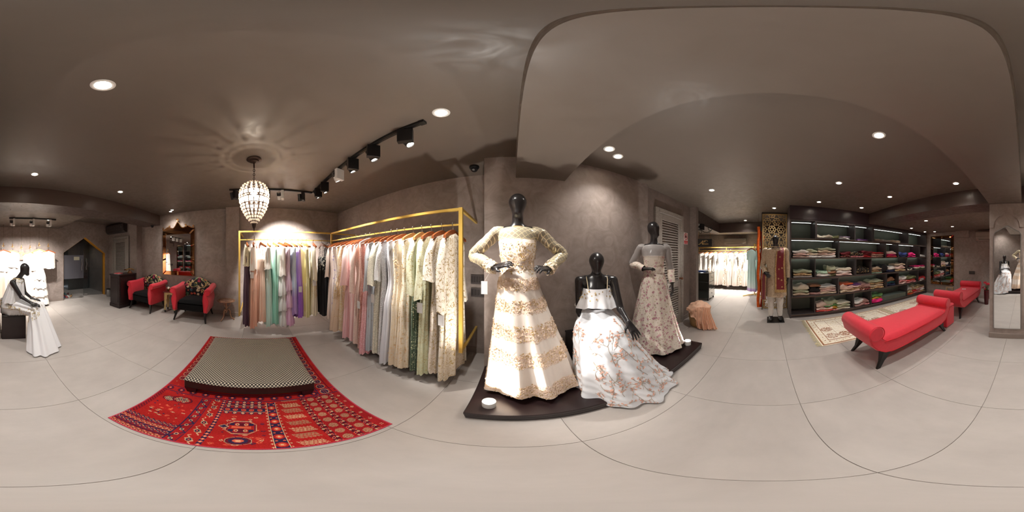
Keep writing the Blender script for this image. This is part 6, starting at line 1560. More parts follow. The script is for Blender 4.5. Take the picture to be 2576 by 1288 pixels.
stack(4, 1, 2128, .34, [('maroonprint', .055), ('maroon', .07)]); stack(4, 1, 2158, .38, [('pinkprint', .05), ('blackgold', .075)]); stack(4, 1, 2184, .30, [('red', .05), ('maroon', .05), ('maroon', .06)]); stack(4, 1, 2211, .42, [('peachprint', .05), ('peachprint', .045), ('red', .035)])
stack(4, 2, 2240, .40, [('red', .045), ('magenta', .04), ('blush', .07)])
stack(4, 3, 2270, .36, [('navy', .05), ('blue', .09)]); stack(4, 3, 2280, .26, [('black', .13)]); stack(4, 3, 2297, .40, [('magenta', .05), ('hotpink', .08)])
stack(4, 4, 2322, .34, [('silver', .03), ('white', .03)])
stack(3, 0, 2021, .42, [('white', .04), ('goldprint', .05), ('sage', .06)])
stack(3, 1, 2069, .34, [('white', .06), ('mint', .06)]); stack(3, 1, 2093, .22, [('olive', .06), ('brown', .06), ('sage', .10)]); stack(3, 1, 2125, .42, [('blush', .06), ('white', .05), ('cream', .06)])
stack(3, 2, 2172, .40, [('blackgold', .15)])
stack(3, 3, 2203, .34, [('mint', .035), ('goldprint', .05), ('beige', .07)]); stack(3, 3, 2224, .48, [('black', .19)]); stack(3, 3, 2244, .34, [('navy', .06), ('white', .09)]); stack(3, 3, 2267, .46, [('goldprint', .06), ('blush', .10), ('beige', .06)])
stack(3, 4, 2288, .26, [('cream', .06)]); stack(3, 4, 2298, .40, [('black', .08)]); stack(3, 4, 2317, .60, [('green', .03), ('blush', .06), ('magenta', .035)])
stack(2, 0, 2016, .36, [('beige', .06), ('sage', .05), ('cream', .10)]); stack(2, 0, 2052, .26, [('mauve', .05), ('black', .11), ('brown', .06)]); stack(2, 0, 2085, .40, [('beige', .05), ('blush', .05), ('pinkbeige', .04), ('white', .04)])
stack(2, 1, 2126, .36, [('beige', .06), ('pinkbeige', .12), ('orange', .03)]); stack(2, 1, 2156, .50, [('pinkbeige', .05), ('goldprint', .05), ('blush', .05), ('purple', .02)]); stack(2, 1, 2178, .32, [('maroonprint', .07), ('mauve', .11)]); stack(2, 1, 2206, .52, [('goldprint', .055), ('beige', .055), ('goldprint', .05), ('sage', .06)])
stack(2, 2, 2242, .36, [('navy', .07), ('teal', .05), ('brown', .10)])
stack(2, 3, 2270, .40, [('blush', .07), ('pinkprint', .05), ('white', .09)]); stack(2, 3, 2294, .52, [('pinkprint', .05), ('coral', .06), ('olive', .10)])
stack(2, 4, 2316, .42, [('red', .12)]); stack(2, 4, 2326, .32, [('white', .05), ('silver', .03)])
stack(1, 1, 2072, .40, [('coral', .04), ('blush', .06), ('pinkbeige', .10)]); stack(1, 1, 2093, .34, [('pinkprint', .03), ('mustard', .07), ('green', .04), ('sage', .10)]); stack(1, 1, 2124, .36, [('cream', .05), ('sage', .08), ('cream', .03)])
stack(1, 2, 2162, .42, [('mauve', .06), ('white', .09)]); stack(1, 2, 2180, .30, [('pinkprint', .07), ('mauve', .08)])
stack(1, 3, 2203, .36, [('hotpink', .11), ('mustard', .05), ('green', .07)])
o = thing('storage_box', 'long grey green box in bottom row of shelving', 'box', (SXF+.19, yx(2247), ZS[0]+.0225), 0); b = MB(); b.box(-.13, .13, -.62, .62, 0, .10, .003); b.build('base', M_shelf_in, o); b = MB(); b.box(-.133, .133, -.624, .624, .1005, .135, .003); b.build('lid', M_shelf_in, o)
stack(1, 4, 2291, .36, [('orange', .06), ('goldprint', .08), ('silver', .10)], rumple=2); stack(1, 4, 2307, .46, [('pinkprint', .07), ('red', .07), ('goldprint', .09)], rumple=2); stack(1, 4, 2323, .56, [('goldprint', .06), ('white', .05), ('blush', .05), ('goldprint', .05)], rumple=2)

# ------------------------------------------------------------------ pierced screen and orange garland behind sherwani mannequin
M_jaali = mat('jaali_antique_gold', S(178, 150, 104), .42, .6, .2, 8)
t = thing('pierced_screen', 'antique gold pierced geometric screen of two panels behind sherwani mannequin', 'screen', (4.12, -.17, .0005))
def jaali(z0, z1, y0, y1):
    """interlaced geometric lattice from the edges of a staggered ring of polygons"""
    b = MB(); f = .035
    for q in ((y0, y1, z0, z0+f), (y0, y1, z1-f, z1), (y0, y0+f, z0+f, z1-f), (y1-f, y1, z0+f, z1-f)): b.box(-.006, .006, q[0], q[1], q[2], q[3])
    W, Hh = y1-y0-2*f, z1-z0-2*f; cs = .235; segs = set()
    def seg(p, q):
        def clip(a, c):
            (ax, az), (bx, bz) = a, c; t0, t1 = 0.0, 1.0; dx, dz = bx-ax, bz-az
            for pp, qq in ((-dx, ax-(y0+f)), (dx, (y1-f)-ax), (-dz, az-(z0+f)), (dz, (z1-f)-az)):
                if abs(pp) < 1e-9:
                    if qq < 0: return None
                else:
                    r_ = qq/pp
                    if pp < 0: t0 = max(t0, r_)
                    else: t1 = min(t1, r_)
            return ((ax+dx*t0, az+dz*t0), (ax+dx*t1, az+dz*t1)) if t0 < t1-.02 else None
        c = clip(p, q)
        if c: b.bar((0, c[0][0], c[0][1]), (0, c[1][0], c[1][1]), .015, .010, up=(1, 0, 0))
    ny, nz = int(W/cs)+3, int(Hh/(cs*.866))+3
    for j in range(-1, nz):
        for i in range(-1, ny):
            cy_ = y0+f+i*cs+(j % 2)*cs/2; cz = z0+f+j*cs*.866; r1, r2 = cs*.20, cs*.40
            P1 = [(cy_+r1*cos(pi*k/3+pi/6), cz+r1*sin(pi*k/3+pi/6)) for k in range(6)]; P2 = [(cy_+r2*cos(pi*k/6), cz+r2*sin(pi*k/6)) for k in range(12)]
            for k in range(6): seg(P1[k], P1[(k+1) % 6]); seg(P1[k], P2[(2*k+1) % 12])
            for k in range(12): seg(P2[k], P2[(k+1) % 12])
            for k in (0, 1, 2):
                a = pi*k/3; m = (cy_+cs*.5*cos(a), cz+cs*.5*sin(a)); d = cs*.11; seg((m[0]-d*cos(a), m[1]-d*sin(a)), (m[0]+d*cos(a), m[1]+d*sin(a)))
    return b
part(jaali(1.43, 2.49, -.315, .315).build('upper_panel', M_jaali, t, 0), 'pierced upper panel'); part(jaali(.03, 1.38, -.315, .315).build('lower_panel', M_jaali, t, 0), 'pierced lower panel')
b = MB()
for y in (-.322, .322): b.box(-.018, .018, y-.008, y+.008, 0, 2.515)
b.box(-.018, .018, -.314, .314, 2.492, 2.515); b.build('frame', M_blackwood, t, 0)
M_or = mat('marigold_cloth', S(226, 96, 20), .8, 0, .25, 14, .4, 40); M_or2 = mat('marigold_deep', S(196, 56, 18), .8, 0, .25, 14)
t = thing('garland', 'tall orange marigold cloth garland hanging beside pierced screen', 'garland', (4.20, .245, .02))
for k, (dy, rr, m) in enumerate(((0, .040, M_or), (-.07, .026, M_or2), (-.13, .020, M_or))):
    b = MB(); b.tube([(.0+.02*k+.006*sin(q*.9+k), dy+.012*sin(q*.55+k*2), .02+(2.12-.12*k)*q/34) for q in range(35)], [rr*(1+.05*sin(q*2.1+k)) for q in range(35)], 9); b.build('strand', m, t, 60)
b = MB(); b.tube([(0, 0, 2.13), (0, 0, 2.49)], .003, 5); b.build('cord', M_cord, t, 60)
# ------------------------------------------------------------------ mirrors
M_mirror = mat('mirror_glass', (.86, .87, .87, 1), .01, 1.0); M_bmirror = mat('bronze_mirror', S(176, 128, 88), .06, 1.0); M_gilt = mat('gilt_moulding', S(206, 160, 110), .25, .9, .2, 30)
t = thing('wall_mirror', 'ornate bronze framed wall mirror with scalloped crest above armchairs', 'mirror', (-3.679, -1.90, 1.5))
y0, y1, z0, z1 = -.45, .45, -.59, .55; fw = .10
b = MB(); b.box(0, .02, y0, y1, z0, z1+.02); b.build('backboard', M_blackwood, t, 0)
b = MB(); b.box(.0205, .028, y0+fw, y1-fw, z0+fw, z1-.10); b.build('glass', M_mirror, t, 0)
def bevel_strip(b, p, q, r, s, x0=.021, x1=.034):   # quad with raised middle
    c = [((p[i]+q[i])*.5*.5+(r[i]+s[i])*.25) for i in (0, 1)]
    v = [(x0, *p), (x0, *q), (x0, *r), (x0, *s)]
    ins = lambda a: (x1, a[0]*.88+c[0]*.12, a[1]*.88+c[1]*.12)
    v += [ins(a) for a in (p, q, r, s)]
    b.add(v, [(4,5,6,7), (0,1,5,4), (1,2,6,5), (2,3,7,6), (3,0,4,7)])
O = [(y0, z0), (y1, z0), (y1, z1), (y0, z1)]; I = [(y0+fw, z0+fw), (y1-fw, z0+fw), (y1-fw, z1-fw), (y0+fw, z1-fw)]
for k in range(4):
    p, q, r, s = O[k], O[(k+1) % 4], I[(k+1) % 4], I[k]; n = (2, 3, 1, 3)[k]
    for e in range(n):
        a, c = e/n, (e+1)/n; L = lambda u, v, f: (lerp(u[0], v[0], f), lerp(u[1], v[1], f)); b = MB(); bevel_strip(b, L(p, q, a), L(p, q, c), L(s, r, c), L(s, r, a)); b.build('frame_facet', M_bmirror, t, 0)
top = []
for k in range(61):
    y = lerp(y0, y1, k/60); u = abs(y)/.45; h = .15*math.exp(-(u/.17)**2)+.06*math.exp(-((u-.62)/.20)**2)+.035*(1-u)+.02*math.exp(-((u-1)/.08)**2); top.append((y, z1+.03+h))
b = MB(); n = len(top); vs = [(x, y, z1+.005) for x in (.0, .03) for y, z in top]+[(x, y, z) for x in (.0, .03) for y, z in top]
fs = []
for i in range(n-1): fs += [(n+i, n+i+1, 3*n+i+1, 3*n+i), (i+1, i, 2*n+i, 2*n+i+1), (2*n+i, 3*n+i, 3*n+i+1, 2*n+i+1)]
fs += [(0, n, 3*n, 2*n), (n-1, 3*n-1, 4*n-1, 2*n-1)]
b.add(vs, fs); b.build('crest', M_bmirror, t, 0)
b = MB(); b.tube([(.034, y, z) for y, z in top], .011, 6); b.build('crest_moulding', M_gilt, t, 60)
for y, z, s in ((0, top[30][1]+.055, 1.25), (-.23, top[15][1]+.03, 1), (.23, top[45][1]+.03, 1), (-.43, top[1][1]+.03, .9), (.43, top[59][1]+.03, .9)):
    b = MB(); flower(b, (.04, y, z), .042*s, 7, (1, 0, 0), .2); flower(b, (.045, y, z), .026*s, 6, (1, 0, 0), .5); b.ball((.05, y, z), .010*s, 8, 5); b.tube([(.03, y, z-.05*s), (.036, y, z)], .009*s, 6); part(b.build('rosette', M_gilt, t, 0), 'gilt leaf rosette on crest')
t = thing('wall_mirror', 'tall bronze mirror framed wall mirror beside end of shelving', 'mirror', (2.805, -5.099, 1.25))
x0, x1, z0, z1 = -.465, .465, -.88, .875; fw = .10
b = MB(); b.box(x0, x1, 0, .02, z0, z1); b.build('backboard', M_blackwood, t, 0); b = MB(); b.box(x0+fw, x1-fw, .0205, .028, z0+fw, z1-fw); b.build('glass', M_mirror, t, 0)
O = [(x0, z0), (x1, z0), (x1, z1), (x0, z1)]; I = [(x0+fw, z0+fw), (x1-fw, z0+fw), (x1-fw, z1-fw), (x0+fw, z1-fw)]
for k in range(4):
    p, q, r, s = O[k], O[(k+1) % 4], I[(k+1) % 4], I[k]; n = (2, 4, 2, 4)[k]
    for e in range(n):
        L = lambda u, v, f: (lerp(u[0], v[0], f), lerp(u[1], v[1], f)); a, c = e/n, (e+1)/n; b = MB(); bevel_strip(b, L(p, q, a), L(p, q, c), L(s, r, c), L(s, r, a)); b.xf(Matrix(((0, 1, 0, 0), (1, 0, 0, 0), (0, 0, 1, 0), (0, 0, 0, 1)))); b.build('frame_facet', M_bmirror, t, 0)
# arched mirror on the column with recessed multifoil moulding
t = thing('column_mirror', 'tall pointed arch mirror set on plastered column', 'mirror', (.262, -2.519, 0))
P = [(-.211, .19), (.211, .19), (.211, 1.735), (.185, 1.775), (.0, 1.875), (-.185, 1.775), (-.211, 1.735)]
b = MB(); b.prism(P, 0, .006, 'y'); b.build('glass', M_mirror, t, 0)
b = MB(); b.tube([(x, .006, z) for x, z in P+P[:1]], .007, 6, False); b.build('steel_edge', M_steel, t, 60)
A = [(-.27, 1.85), (-.205, 1.85), (-.205, 1.905)]+[(-.19+.0*k, 1.905) for k in range(0)]
arc = [(-.205+.0, 1.90)]+[(-.185*cos(a)-.0, 1.91+.15*sin(a)) for a in [pi*k/24*.40 for k in range(1, 25)]]
lf = [(-.27, 1.85), (-.205, 1.85), (-.203, 1.89), (-.19, 1.935), (-.165, 1.98), (-.13, 2.015), (-.09, 2.04), (-.05, 2.055), (-.05, 2.075), (0, 2.075)]
pth = lf+[(-x, z) for x, z in lf[::-1][1:]]
b = MB()
top_poly = [(-.2699, 2.2399)]+pth+[(.2699, 2.2399)]
vs = []; fs = []; n = len(pth)
for y in (.001, .012):
    for x, z in pth: vs.append((x, y, z))
for y in (.001, .012):
    for x, z in pth: vs.append((x, y, 2.2399))
for i in range(n-1): fs += [(n+i, n+i+1, 3*n+i+1, 3*n+i), (i, i+1, n+i+1, n+i)]
fs += [(0, n, 3*n, 2*n), (2*n-1, n-1, 3*n-1, 4*n-1)]
b.add(vs, fs); o = b.build('trim_4', M_wall, None, 0, off=(-.27, 2.5195, 0)); struct(o, 'raised multifoil arch moulding at top of mirror column')
# ------------------------------------------------------------------ louvered doors
M_door = mat('whitewashed_wood', S(158, 150, 142), .6, 0, .16, 30, .15, 90)
M_doord = mat('whitewashed_wood_grey', S(150, 142, 134), .6, 0, .16, 30, .15, 90)
def louver_door(name, label, W, Hd, loc, rotz, knob_side=1, m=None):
    """front faces local -y; origin at bottom centre"""
    m = m or M_door
    t = bpy.data.objects.new(name, None); COL.objects.link(t); t.location = loc; t.rotation_euler = (0, 0, rotz); struct(t, label)
    b = MB(); fw = .085
    for q in ((-W/2, -W/2+fw, 0, Hd), (W/2-fw, W/2, 0, Hd), (-W/2+fw, W/2-fw, Hd-fw, Hd)): b.box(q[0], q[1], -.045, 0, q[2], q[3], .006)
    b.build('door_frame', m, t, 0)
    b = MB(); s = .095; a, c = -W/2+fw+.004, W/2-fw-.004; zt = Hd-fw-.004; mid = .86
    for q in ((a, a+s, .008, zt), (c-s, c, .008, zt), (a+s, c-s, .008, .20), (a+s, c-s, zt-.11, zt), (a+s, c-s, mid-.06, mid+.06)): b.box(q[0], q[1], -.032, -.004, q[2], q[3], .004)
    lf = b.build('door_leaf', m, t, 0)
    for lo_, hi in ((.20, mid-.06), (mid+.06, zt-.11)):
        n = int((hi-lo_)/.044)
        for k in range(n):
            z = lo_+(k+.5)*(hi-lo_)/n; b = MB(); b.box(a+s, c-s, -.018, .018, -.004, .004); b.xf(Matrix.Translation((0, -.016, z)) @ Matrix.Rotation(radians(38), 4, 'X')); b.build('louver_slat', m, lf, 0)
    b = MB(); x = knob_side*(W/2-fw-.045); b.lathe([(.022, 0), (.022, .004), (.008, .008), (.008, .03), (.022, .04), (.026, .052), (.018, .066), (1e-6, .068)], n=18); b.xf(Matrix.Translation((x, -.032, .96)) @ Matrix.Rotation(pi/2, 4, 'X')); b.build('door_knob', M_bronze, lf, 50)
    return t
louver_door('door_1', 'whitewashed louvered door beside no photography sign', .88, 2.215, (2.433, 1.679, .0005), 0, 1)
louver_door('door_2', 'whitewashed louvered door in dark corner behind counter', .82, 2.045, (-3.679, -4.02, .0005), pi/2, 1, M_doord)
# ------------------------------------------------------------------ pointed glass doorway
def glass_mat(name, col, rough=.02, tr=.8):
    t = NT(name); t.p(Base_Color=col, Roughness=rough); t.b.inputs['Specular IOR Level'].default_value = .6; t.glassy(tr); return t.mat
M_gl = glass_mat('door_glass', S(60, 66, 66), .02, .82); M_gl2 = glass_mat('door_glass_dark', S(40, 50, 52), .04, .6); M_frost = mat('grey_film', S(86, 85, 92), .5)
def glass_leaf(name, label, loc, rotz, w, poly, m, film=None):
    t = bpy.data.objects.new(name, None); COL.objects.link(t); t.location = loc; t.rotation_euler = (0, 0, rotz); struct(t, label)
    b = MB(); b.prism(poly, -.005, .005, 'y'); b.build('glass_panel', m, t, 0)
    x = w-.10 if w > 0 else w+.10
    b = MB(); b.tube([(x, .005, .92), (x, .045, .93), (x+.012, .05, 1.0), (x-.012, .05, 1.12), (x+.01, .05, 1.24), (x, .045, 1.29), (x, .005, 1.30)], .013, 8); b.build('door_handle', M_steel, t, 60)
    b = MB(); b.box(min(x*1.0-.05, x+.05), max(x-.05, x+.09), -.014, .014, .0, .055, .004); b.build('patch_fitting', M_steel, t, 0)
    if film:
        b = MB(); b.box(film[0], film[1], .0055, .0075, film[2], film[3]); f = part(b.build('frosted_film', M_frost, t, 0), 'grey film panel across glass'); 
        b = MB(); b.box(film[0]+.16, film[0]+.36, .008, .0095, film[3]-.16, film[3]-.05); b.build('sign_plate', mat('sign_plate', S(180, 174, 150), .4), f, 0)
    return t
# left leaf hinged at the opening's +x side, in the wall plane; right leaf swung inwards
glass_leaf('door_3', 'glass leaf of pointed doorway with grey film panel', (-1.925, -4.72, .006), 0, -.74, [(0, 0), (-.74, 0), (-.74, 2.0), (-.03, 1.52), (0, 1.48)], M_gl, (-.73, -.01, .66, 1.42))
glass_leaf('door_4', 'dark glass leaf of pointed doorway standing ajar', (-3.47, -4.74, .006), -.32, .72, [(0, 0), (.72, 0), (.72, 1.96), (.03, 1.52), (0, 1.48)], M_gl2)
b = MB(); b.box(-3.2, -1.75, -6.45, -6.40, .05, 2.3, .003); 
o = thing('wardrobe', 'dark wooden cupboard wall seen through glass doorway', 'cupboard', (-3.05, -6.0, 0)); 
b = MB(); b.box(-.62, .38, -.55, -.02, .001, 2.4, .004); b.build('body', M_vest, o, 0)
for k in range(2):
    b = MB(); b.box(-.615+.5*k, -.125+.5*k, -.018, .0, .06, 2.36, .003); b.build('cupboard_door', M_vest, o, 0)
o = MB(); o.box(-2.68, -1.78, -6.62, -6.60, .03, .06); o = o.build('floor_light', mat('floor_light', (1, 1, 1, 1), .5, emit=3, ecol=(.8, .88, 1, 1)), None, 0, off=(-2.2, -6.6, 0), loc=(-2.2, -6.6, 0)); tag(o, 'thin cool light strip along floor beyond glass doorway', 'light')
o = thing('coat_rail', 'dark clothes on a rail beyond glass doorway', 'clothes', (-2.15, -6.2, 0)); 
for k in range(5):
    b = MB(); b.loft(wave_rings(refine([(1.95, .16, .04, 0, 0), (1.6, .17, .06, 0, 0), (1.35, .18, .07, 0, 0)], 8), 7, .012, k), (True, False)); b.xf(Matrix.Translation((-.24+k*.12, .0, 0)) @ Matrix.Rotation(pi/2, 4, 'Z')); b.build('dark_garment', mat('dark_cloth%d' % (k % 2), S(44+k*6, 38, 40), .8), o, 180)
b = MB(); b.tube([(-.40, 0, 1.99), (.40, 0, 1.99)], .012, 8); b.box(-.405, -.39, -.02, .02, .001, 2.0); b.box(.39, .405, -.02, .02, .001, 2.0); b.build('rail', M_black, o, 60)
# shoes inside the doorway
shoes = [('blue', (52, 92, 160)), ('red', (190, 40, 50)), ('white', (226, 222, 214)), ('tan', (176, 134, 90)), ('black', (28, 26, 26)), ('brown', (112, 72, 48)), ('teal', (40, 110, 120)), ('maroon', (120, 30, 40))]
for k, (cn, c) in enumerate(shoes):
    x, y = (-2.02-.10*(k % 4)-.02*(k//4), -5.02-.30*(k//4)+.03*(k % 2)); t = thing('shoe', f'{cn} slip-on shoe in the pile inside glass doorway', 'shoe', (x, y, .0005), R.uniform(-.9, .9), 'shoes inside the glass doorway')
    rg = [[((.036+.006*sin(pi*f))*wv*cos(a)+.008*f, -.12+.24*f, max(0, h*(.5+.5*sin(a)))) for a in [2*pi*i/14 for i in range(14)]] for f, wv, h in ((0, .5, .045), (.05, .8, .06), (.25, .95, .062), (.5, 1, .055), (.75, 1.15, .05), (.93, .9, .036), (1, .4, .02))]
    b = MB(); b.loft(rg); b.build('upper', mat('shoe_'+cn, S(*c), .5), t, 60); b = MB(); b.loft([[(x_*.75, y_*.85-.012, .050) for x_, y_, _ in [rg[2][i], rg[2][i]]] for i in range(1)]+[], (False, False)) if 0 else None
    b = MB(); b.lathe([(1e-6, .0), (.022, .0)], (0, -.055, .0635), 14, .9, 1.9); b.build('opening', M_blackwood, t, 0)
    b = MB(); b.box(-.036, .036, -.115, .118, 0, .007, .003); b.build('sole', M_blackwood, t, 0)
# ------------------------------------------------------------------ air conditioners
M_ac = mat('ac_plastic', S(112, 104, 100), .5); M_acd = mat('ac_dark', S(62, 54, 52), .45)
def aircon(label, loc, rotz, w=.95, m=None):
    """front faces local -y, origin at back centre bottom"""
    t = thing('air_conditioner', label, 'air conditioner', loc, rotz); m = m or M_ac
    prof = [(0, 0), (-.10, .0), (-.175, .05), (-.20, .12), (-.20, .25), (-.18, .285), (0, .285)]
    b = MB(); b.loft([[(x, y*k, z) for y, z in prof] for x, k in ((-w/2, .96), (-w/2+.012, 1), (w/2-.012, 1), (w/2, .96))]); b.build('body', m, t, 20)
    b = MB(); b.box(-w/2+.10, w/2-.10, -.150, -.095, .012, .03); b.xf(Matrix.Translation((0, -.015, .016)) @ Matrix.Rotation(0, 4, 'X')); b.build('air_outlet', M_blackwood, t, 0)
    b = MB(); b.box(-w/2+.10, w/2-.10, -.178, -.172, .035, .085, .002); b.xf(Matrix.Translation((0, -.012, 0))); b.build('flap', m, t, 0)
    b = MB(); b.box(-w/2+.004, w/2-.004, -.2035, -.2005, .125, .131); b.build('panel_seam', M_blackwood, t, 0)
    b = MB(); b.box(w/2-.10, w/2-.06, -.2045, -.2008, .15, .165, .001); b.build('display', M_steel, t, 0)
    return t
aircon('dark wall air conditioner above louvered door behind counter', (-3.679, -4.16, 2.17), pi/2, .90, M_acd)
aircon('grey air conditioner on far wall above bridal gowns', (7.199, 1.44, 1.91), -pi/2, 1.0)
aircon('beige air conditioner on rear wall near mirror column', (1.15, -5.099, 1.89), pi, .72, mat('ac_beige', S(160, 146, 134), .5))
# switch plates
def plate(label, loc, rotz, w, h, n):
    t = thing('switch_plate', label, 'switch', loc, rotz); b = MB(); b.box(-w/2, w/2, -.010, 0, -h/2, h/2, .003); b.build('plate', mat('switch_grey', S(84, 76, 74), .4), t, 0)
    for k in range(n):
        b = MB(); x = -w/2+w*(k+.5)/n; b.box(x-w/n*.36, x+w/n*.36, -.0135, -.0102, -h*.32, h*.32, .001); b.build('switch', mat('switch_dark', S(66, 60, 58), .35), t, 0)
plate('upper dark switch panel on wall behind gown rack', (-.42, 2.029, 1.10), 0, .20, .12, 6); plate('lower dark switch panel on wall behind gown rack', (-.42, 2.029, .93), 0, .20, .12, 5)
plate('dark switch plate on rear wall above red bench', (1.69, -5.099, .85), pi, .20, .11, 4)
# ------------------------------------------------------------------ signs
def text_mesh(name, s, size, m, parent, M, ext=.0006, shear=0.0, spacing=1.0):
    cu = bpy.data.curves.new('txt', 'FONT'); cu.body = s; cu.size = size; cu.extrude = ext; cu.align_x = 'CENTER'; cu.align_y = 'CENTER'; cu.shear = shear; cu.space_character = spacing; cu.resolution_u = 3
    o = bpy.data.objects.new('txt', cu); COL.objects.link(o); me = bpy.data.meshes.new_from_object(o.evaluated_get(bpy.context.evaluated_depsgraph_get())); bpy.data.objects.remove(o)
    me.transform(M); me.materials.clear(); me.materials.append(m); return link(name, me, parent)
M_sgred = mat('sign_red', S(206, 30, 38), .45); M_sgwhite = mat('sign_white', S(232, 222, 216), .5); M_sgblk = mat('sign_black', S(14, 12, 12), .35)
RX90 = Matrix.Rotation(pi/2, 4, 'X')
t = thing('no_photo_sign', 'white and red no photography sign on wall beside louvered door', 'sign', (3.04, 1.679, 1.775))
b = MB(); b.box(-.085, .085, -.004, 0, -.125, .125, .001); b.build('board', M_sgwhite, t, 0)
b = MB(); b.box(-.072, .072, -.0055, -.0042, -.115, -.048); b.build('red_caption_band', M_sgred, t, 0)
b = MB()
N = 40; vs = []
for r in (.072, .058):
    for k in range(N): a = 2*pi*k/N; vs.append((r*cos(a), -.0056, .038+r*sin(a)))
b.add(vs, [(k, (k+1) % N, N+(k+1) % N, N+k) for k in range(N)]); b.bar((-.045, -.0058, .083), (.045, -.0058, -.007), .012, .0006); b.build('prohibition_ring', M_sgred, t, 0)
b = MB(); b.box(-.040, .040, -.0050, -.0042, .012, .058); b.box(-.018, .014, -.0050, -.0042, .058, .068); b.build('camera_symbol', M_sgblk, t, 0)
b = MB(); b.lathe([(.008, 0), (.016, 0)], n=20); b.xf(Matrix.Translation((0, -.0053, .036)) @ RX90); b.build('camera_lens_ring', M_sgwhite, t, 0)
text_mesh('lettering', 'NO', .028, M_sgwhite, t, Matrix.Translation((0, -.0062, -.068)) @ RX90); text_mesh('lettering', 'PHOTOGRAPHY', .017, M_sgwhite, t, Matrix.Translation((0, -.0062, -.096)) @ RX90)
M_sgold = mat('sign_gold', S(206, 168, 104), .35, .5)
t = thing('hanging_sign', 'black hanging shop sign with gold script under scroll bracket', 'sign', (3.40, 1.40, 1.70), -1.17)
b = MB(); b.box(-.17, .17, -.008, .008, -.085, .085, .002); b.build('board', M_sgblk, t, 0)
text_mesh('lettering', 'A', .13, M_sgold, t, Matrix.Translation((-.075, -.0086, .0)) @ RX90, shear=.5); text_mesh('lettering', 'nhom', .062, M_sgold, t, Matrix.Translation((.018, -.0086, -.026)) @ RX90, shear=.2)
b = MB(); b.tube([(-.012, -.0088, .030), (.01, -.0088, .05), (.045, -.0088, .055), (.07, -.0088, .042), (.078, -.0088, .025)], .004, 5); b.tube([(-.015, -.0088, .02), (.012, -.0088, .035), (.03, -.0088, .03)], .004, 5); b.tube([(.0, -.0088, .01), (.02, -.0088, .04)], .003, 5); b.build('gold_flourish', M_sgold, t, 60)
b = MB(); b.tube([(-.10, -.0088, -.035), (-.13, -.0088, -.045), (-.14, -.0088, -.03)], .004, 5); b.build('gold_curl', M_sgold, t, 60)
for x in (-.13, .13):
    b = MB(); b.tube([(x, 0, .085), (x, 0, .24)], .0025, 5); b.build('chain', M_gold, t, 60)
t2 = thing('scroll_bracket', 'black wrought iron scroll bracket holding hanging shop sign', 'bracket', (3.40, 1.40, 1.94), -1.17)
b = MB(); b.box(-.215, -.185, -.02, .02, -.14, .20, .003); b.build('back_plate', M_black, t2, 0)
def spiral(cx, cz, r0, r1, a0, a1, n=18): return [(cx+lerp(r0, r1, k/n)*cos(lerp(a0, a1, k/n)), 0, cz+lerp(r0, r1, k/n)*sin(lerp(a0, a1, k/n))) for k in range(n+1)]
b = MB(); b.tube([(-.19, 0, .06), (-.13, 0, .055), (-.06, 0, .045), (0, 0, 0), (.06, 0, -.008), (.12, 0, .01), (.16, 0, .05)]+spiral(.115, .08, .058, .018, -.5, 4.4), .008, 6); b.build('main_scroll', M_black, t2, 60)
for pts in (spiral(-.13, .10, .05, .012, -1.6, 3), spiral(-.10, 0, .05, .012, 1.2, -3.4), spiral(.13, .03, .03, .01, 3.5, -.6)):
    b = MB(); b.tube(pts, .006, 5); b.build('curl', M_black, t2, 60)
track_light('small black spotlight behind scroll bracket in next room', (3.62, 1.55, 2.185), (4.6, .8, .9), watt=TRACK_W*.8, grp='next room spotlights')
# ------------------------------------------------------------------ cane basket with peach cloth
def surf_noise(a, z, s): return sin(a*3+z*9+s)+.6*sin(a*5-z*14+s*2)+.4*sin(a*9+z*21)
t = thing('cane_basket', 'round woven basket by louvered door under peach cloth', 'basket', (2.86, 1.29, .0005))
M_wick = NT('wicker'); _v = M_wick.coord(); _x, _y, _z = M_wick.sep(_v); _m = M_wick.ramp(M_wick.math('SINE', M_wick.math('MULTIPLY', _z, 420.0)), [(.2, 0.0), (.8, 1.0)]); M_wick.p(Base_Color=M_wick.mix(_m, S(150, 112, 70), S(206, 172, 122)), Roughness=.6); M_wick.bump(_m, .5, .004); M_wick = M_wick.mat
b = MB(); b.lathe([(.155, .001), (.17, .02), (.195, .2), (.20, .36), (.188, .36), (.18, .2), (.15, .03), (1e-6, .02)], n=40); b.build('woven_body', M_wick, t, 40)
b = MB(); b.tube([(.197*cos(2*pi*k/40), .197*sin(2*pi*k/40), .362) for k in range(41)], .010, 6, False); b.build('rim', M_wick, t, 60)
M_peachc = mat('peach_chiffon', S(246, 200, 170), .6, 0, .06, 20)
A = []
for j in range(44):
    f = j/43; r = []
    for i in range(132):
        a = 2*pi*i/132; fr = .5+.5*cos(a-atan2(-.62, -.55)); lf = max(0, cos(a-atan2(.6, -.8)))**3
        out = .218+.012*surf_noise(a, f, 1); drop = .07+.26*fr**2.2*(1-.75*lf)
        if f < .5: q = f/.5; rad = out*q; z = .485-.085*q**3+.018*surf_noise(a*1.0, q, 2)*q+.03*(1-q)*sin(a*2+1)
        else: q = (f-.5)/.5; rad = out*(1+.05*q)+(.010*sin(17*a+2*q)+.008*sin(9*a))*q; z = .40-drop*q*(1+.12*sin(5*a)+.08*sin(11*a+1))
        r.append((2.86+rad*cos(a), 1.29+rad*sin(a), max(z, .012)))
    A.append(r)
o = thing('cloth', 'peach chiffon dupatta heaped over woven basket', 'cloth', (2.86, 1.29, .4)); cloth_obj('drape', ringgrid(A), M_peachc, o)
fd_ = vv(-.91, -.41, 0); sd_ = vv(.41, -.91, 0)
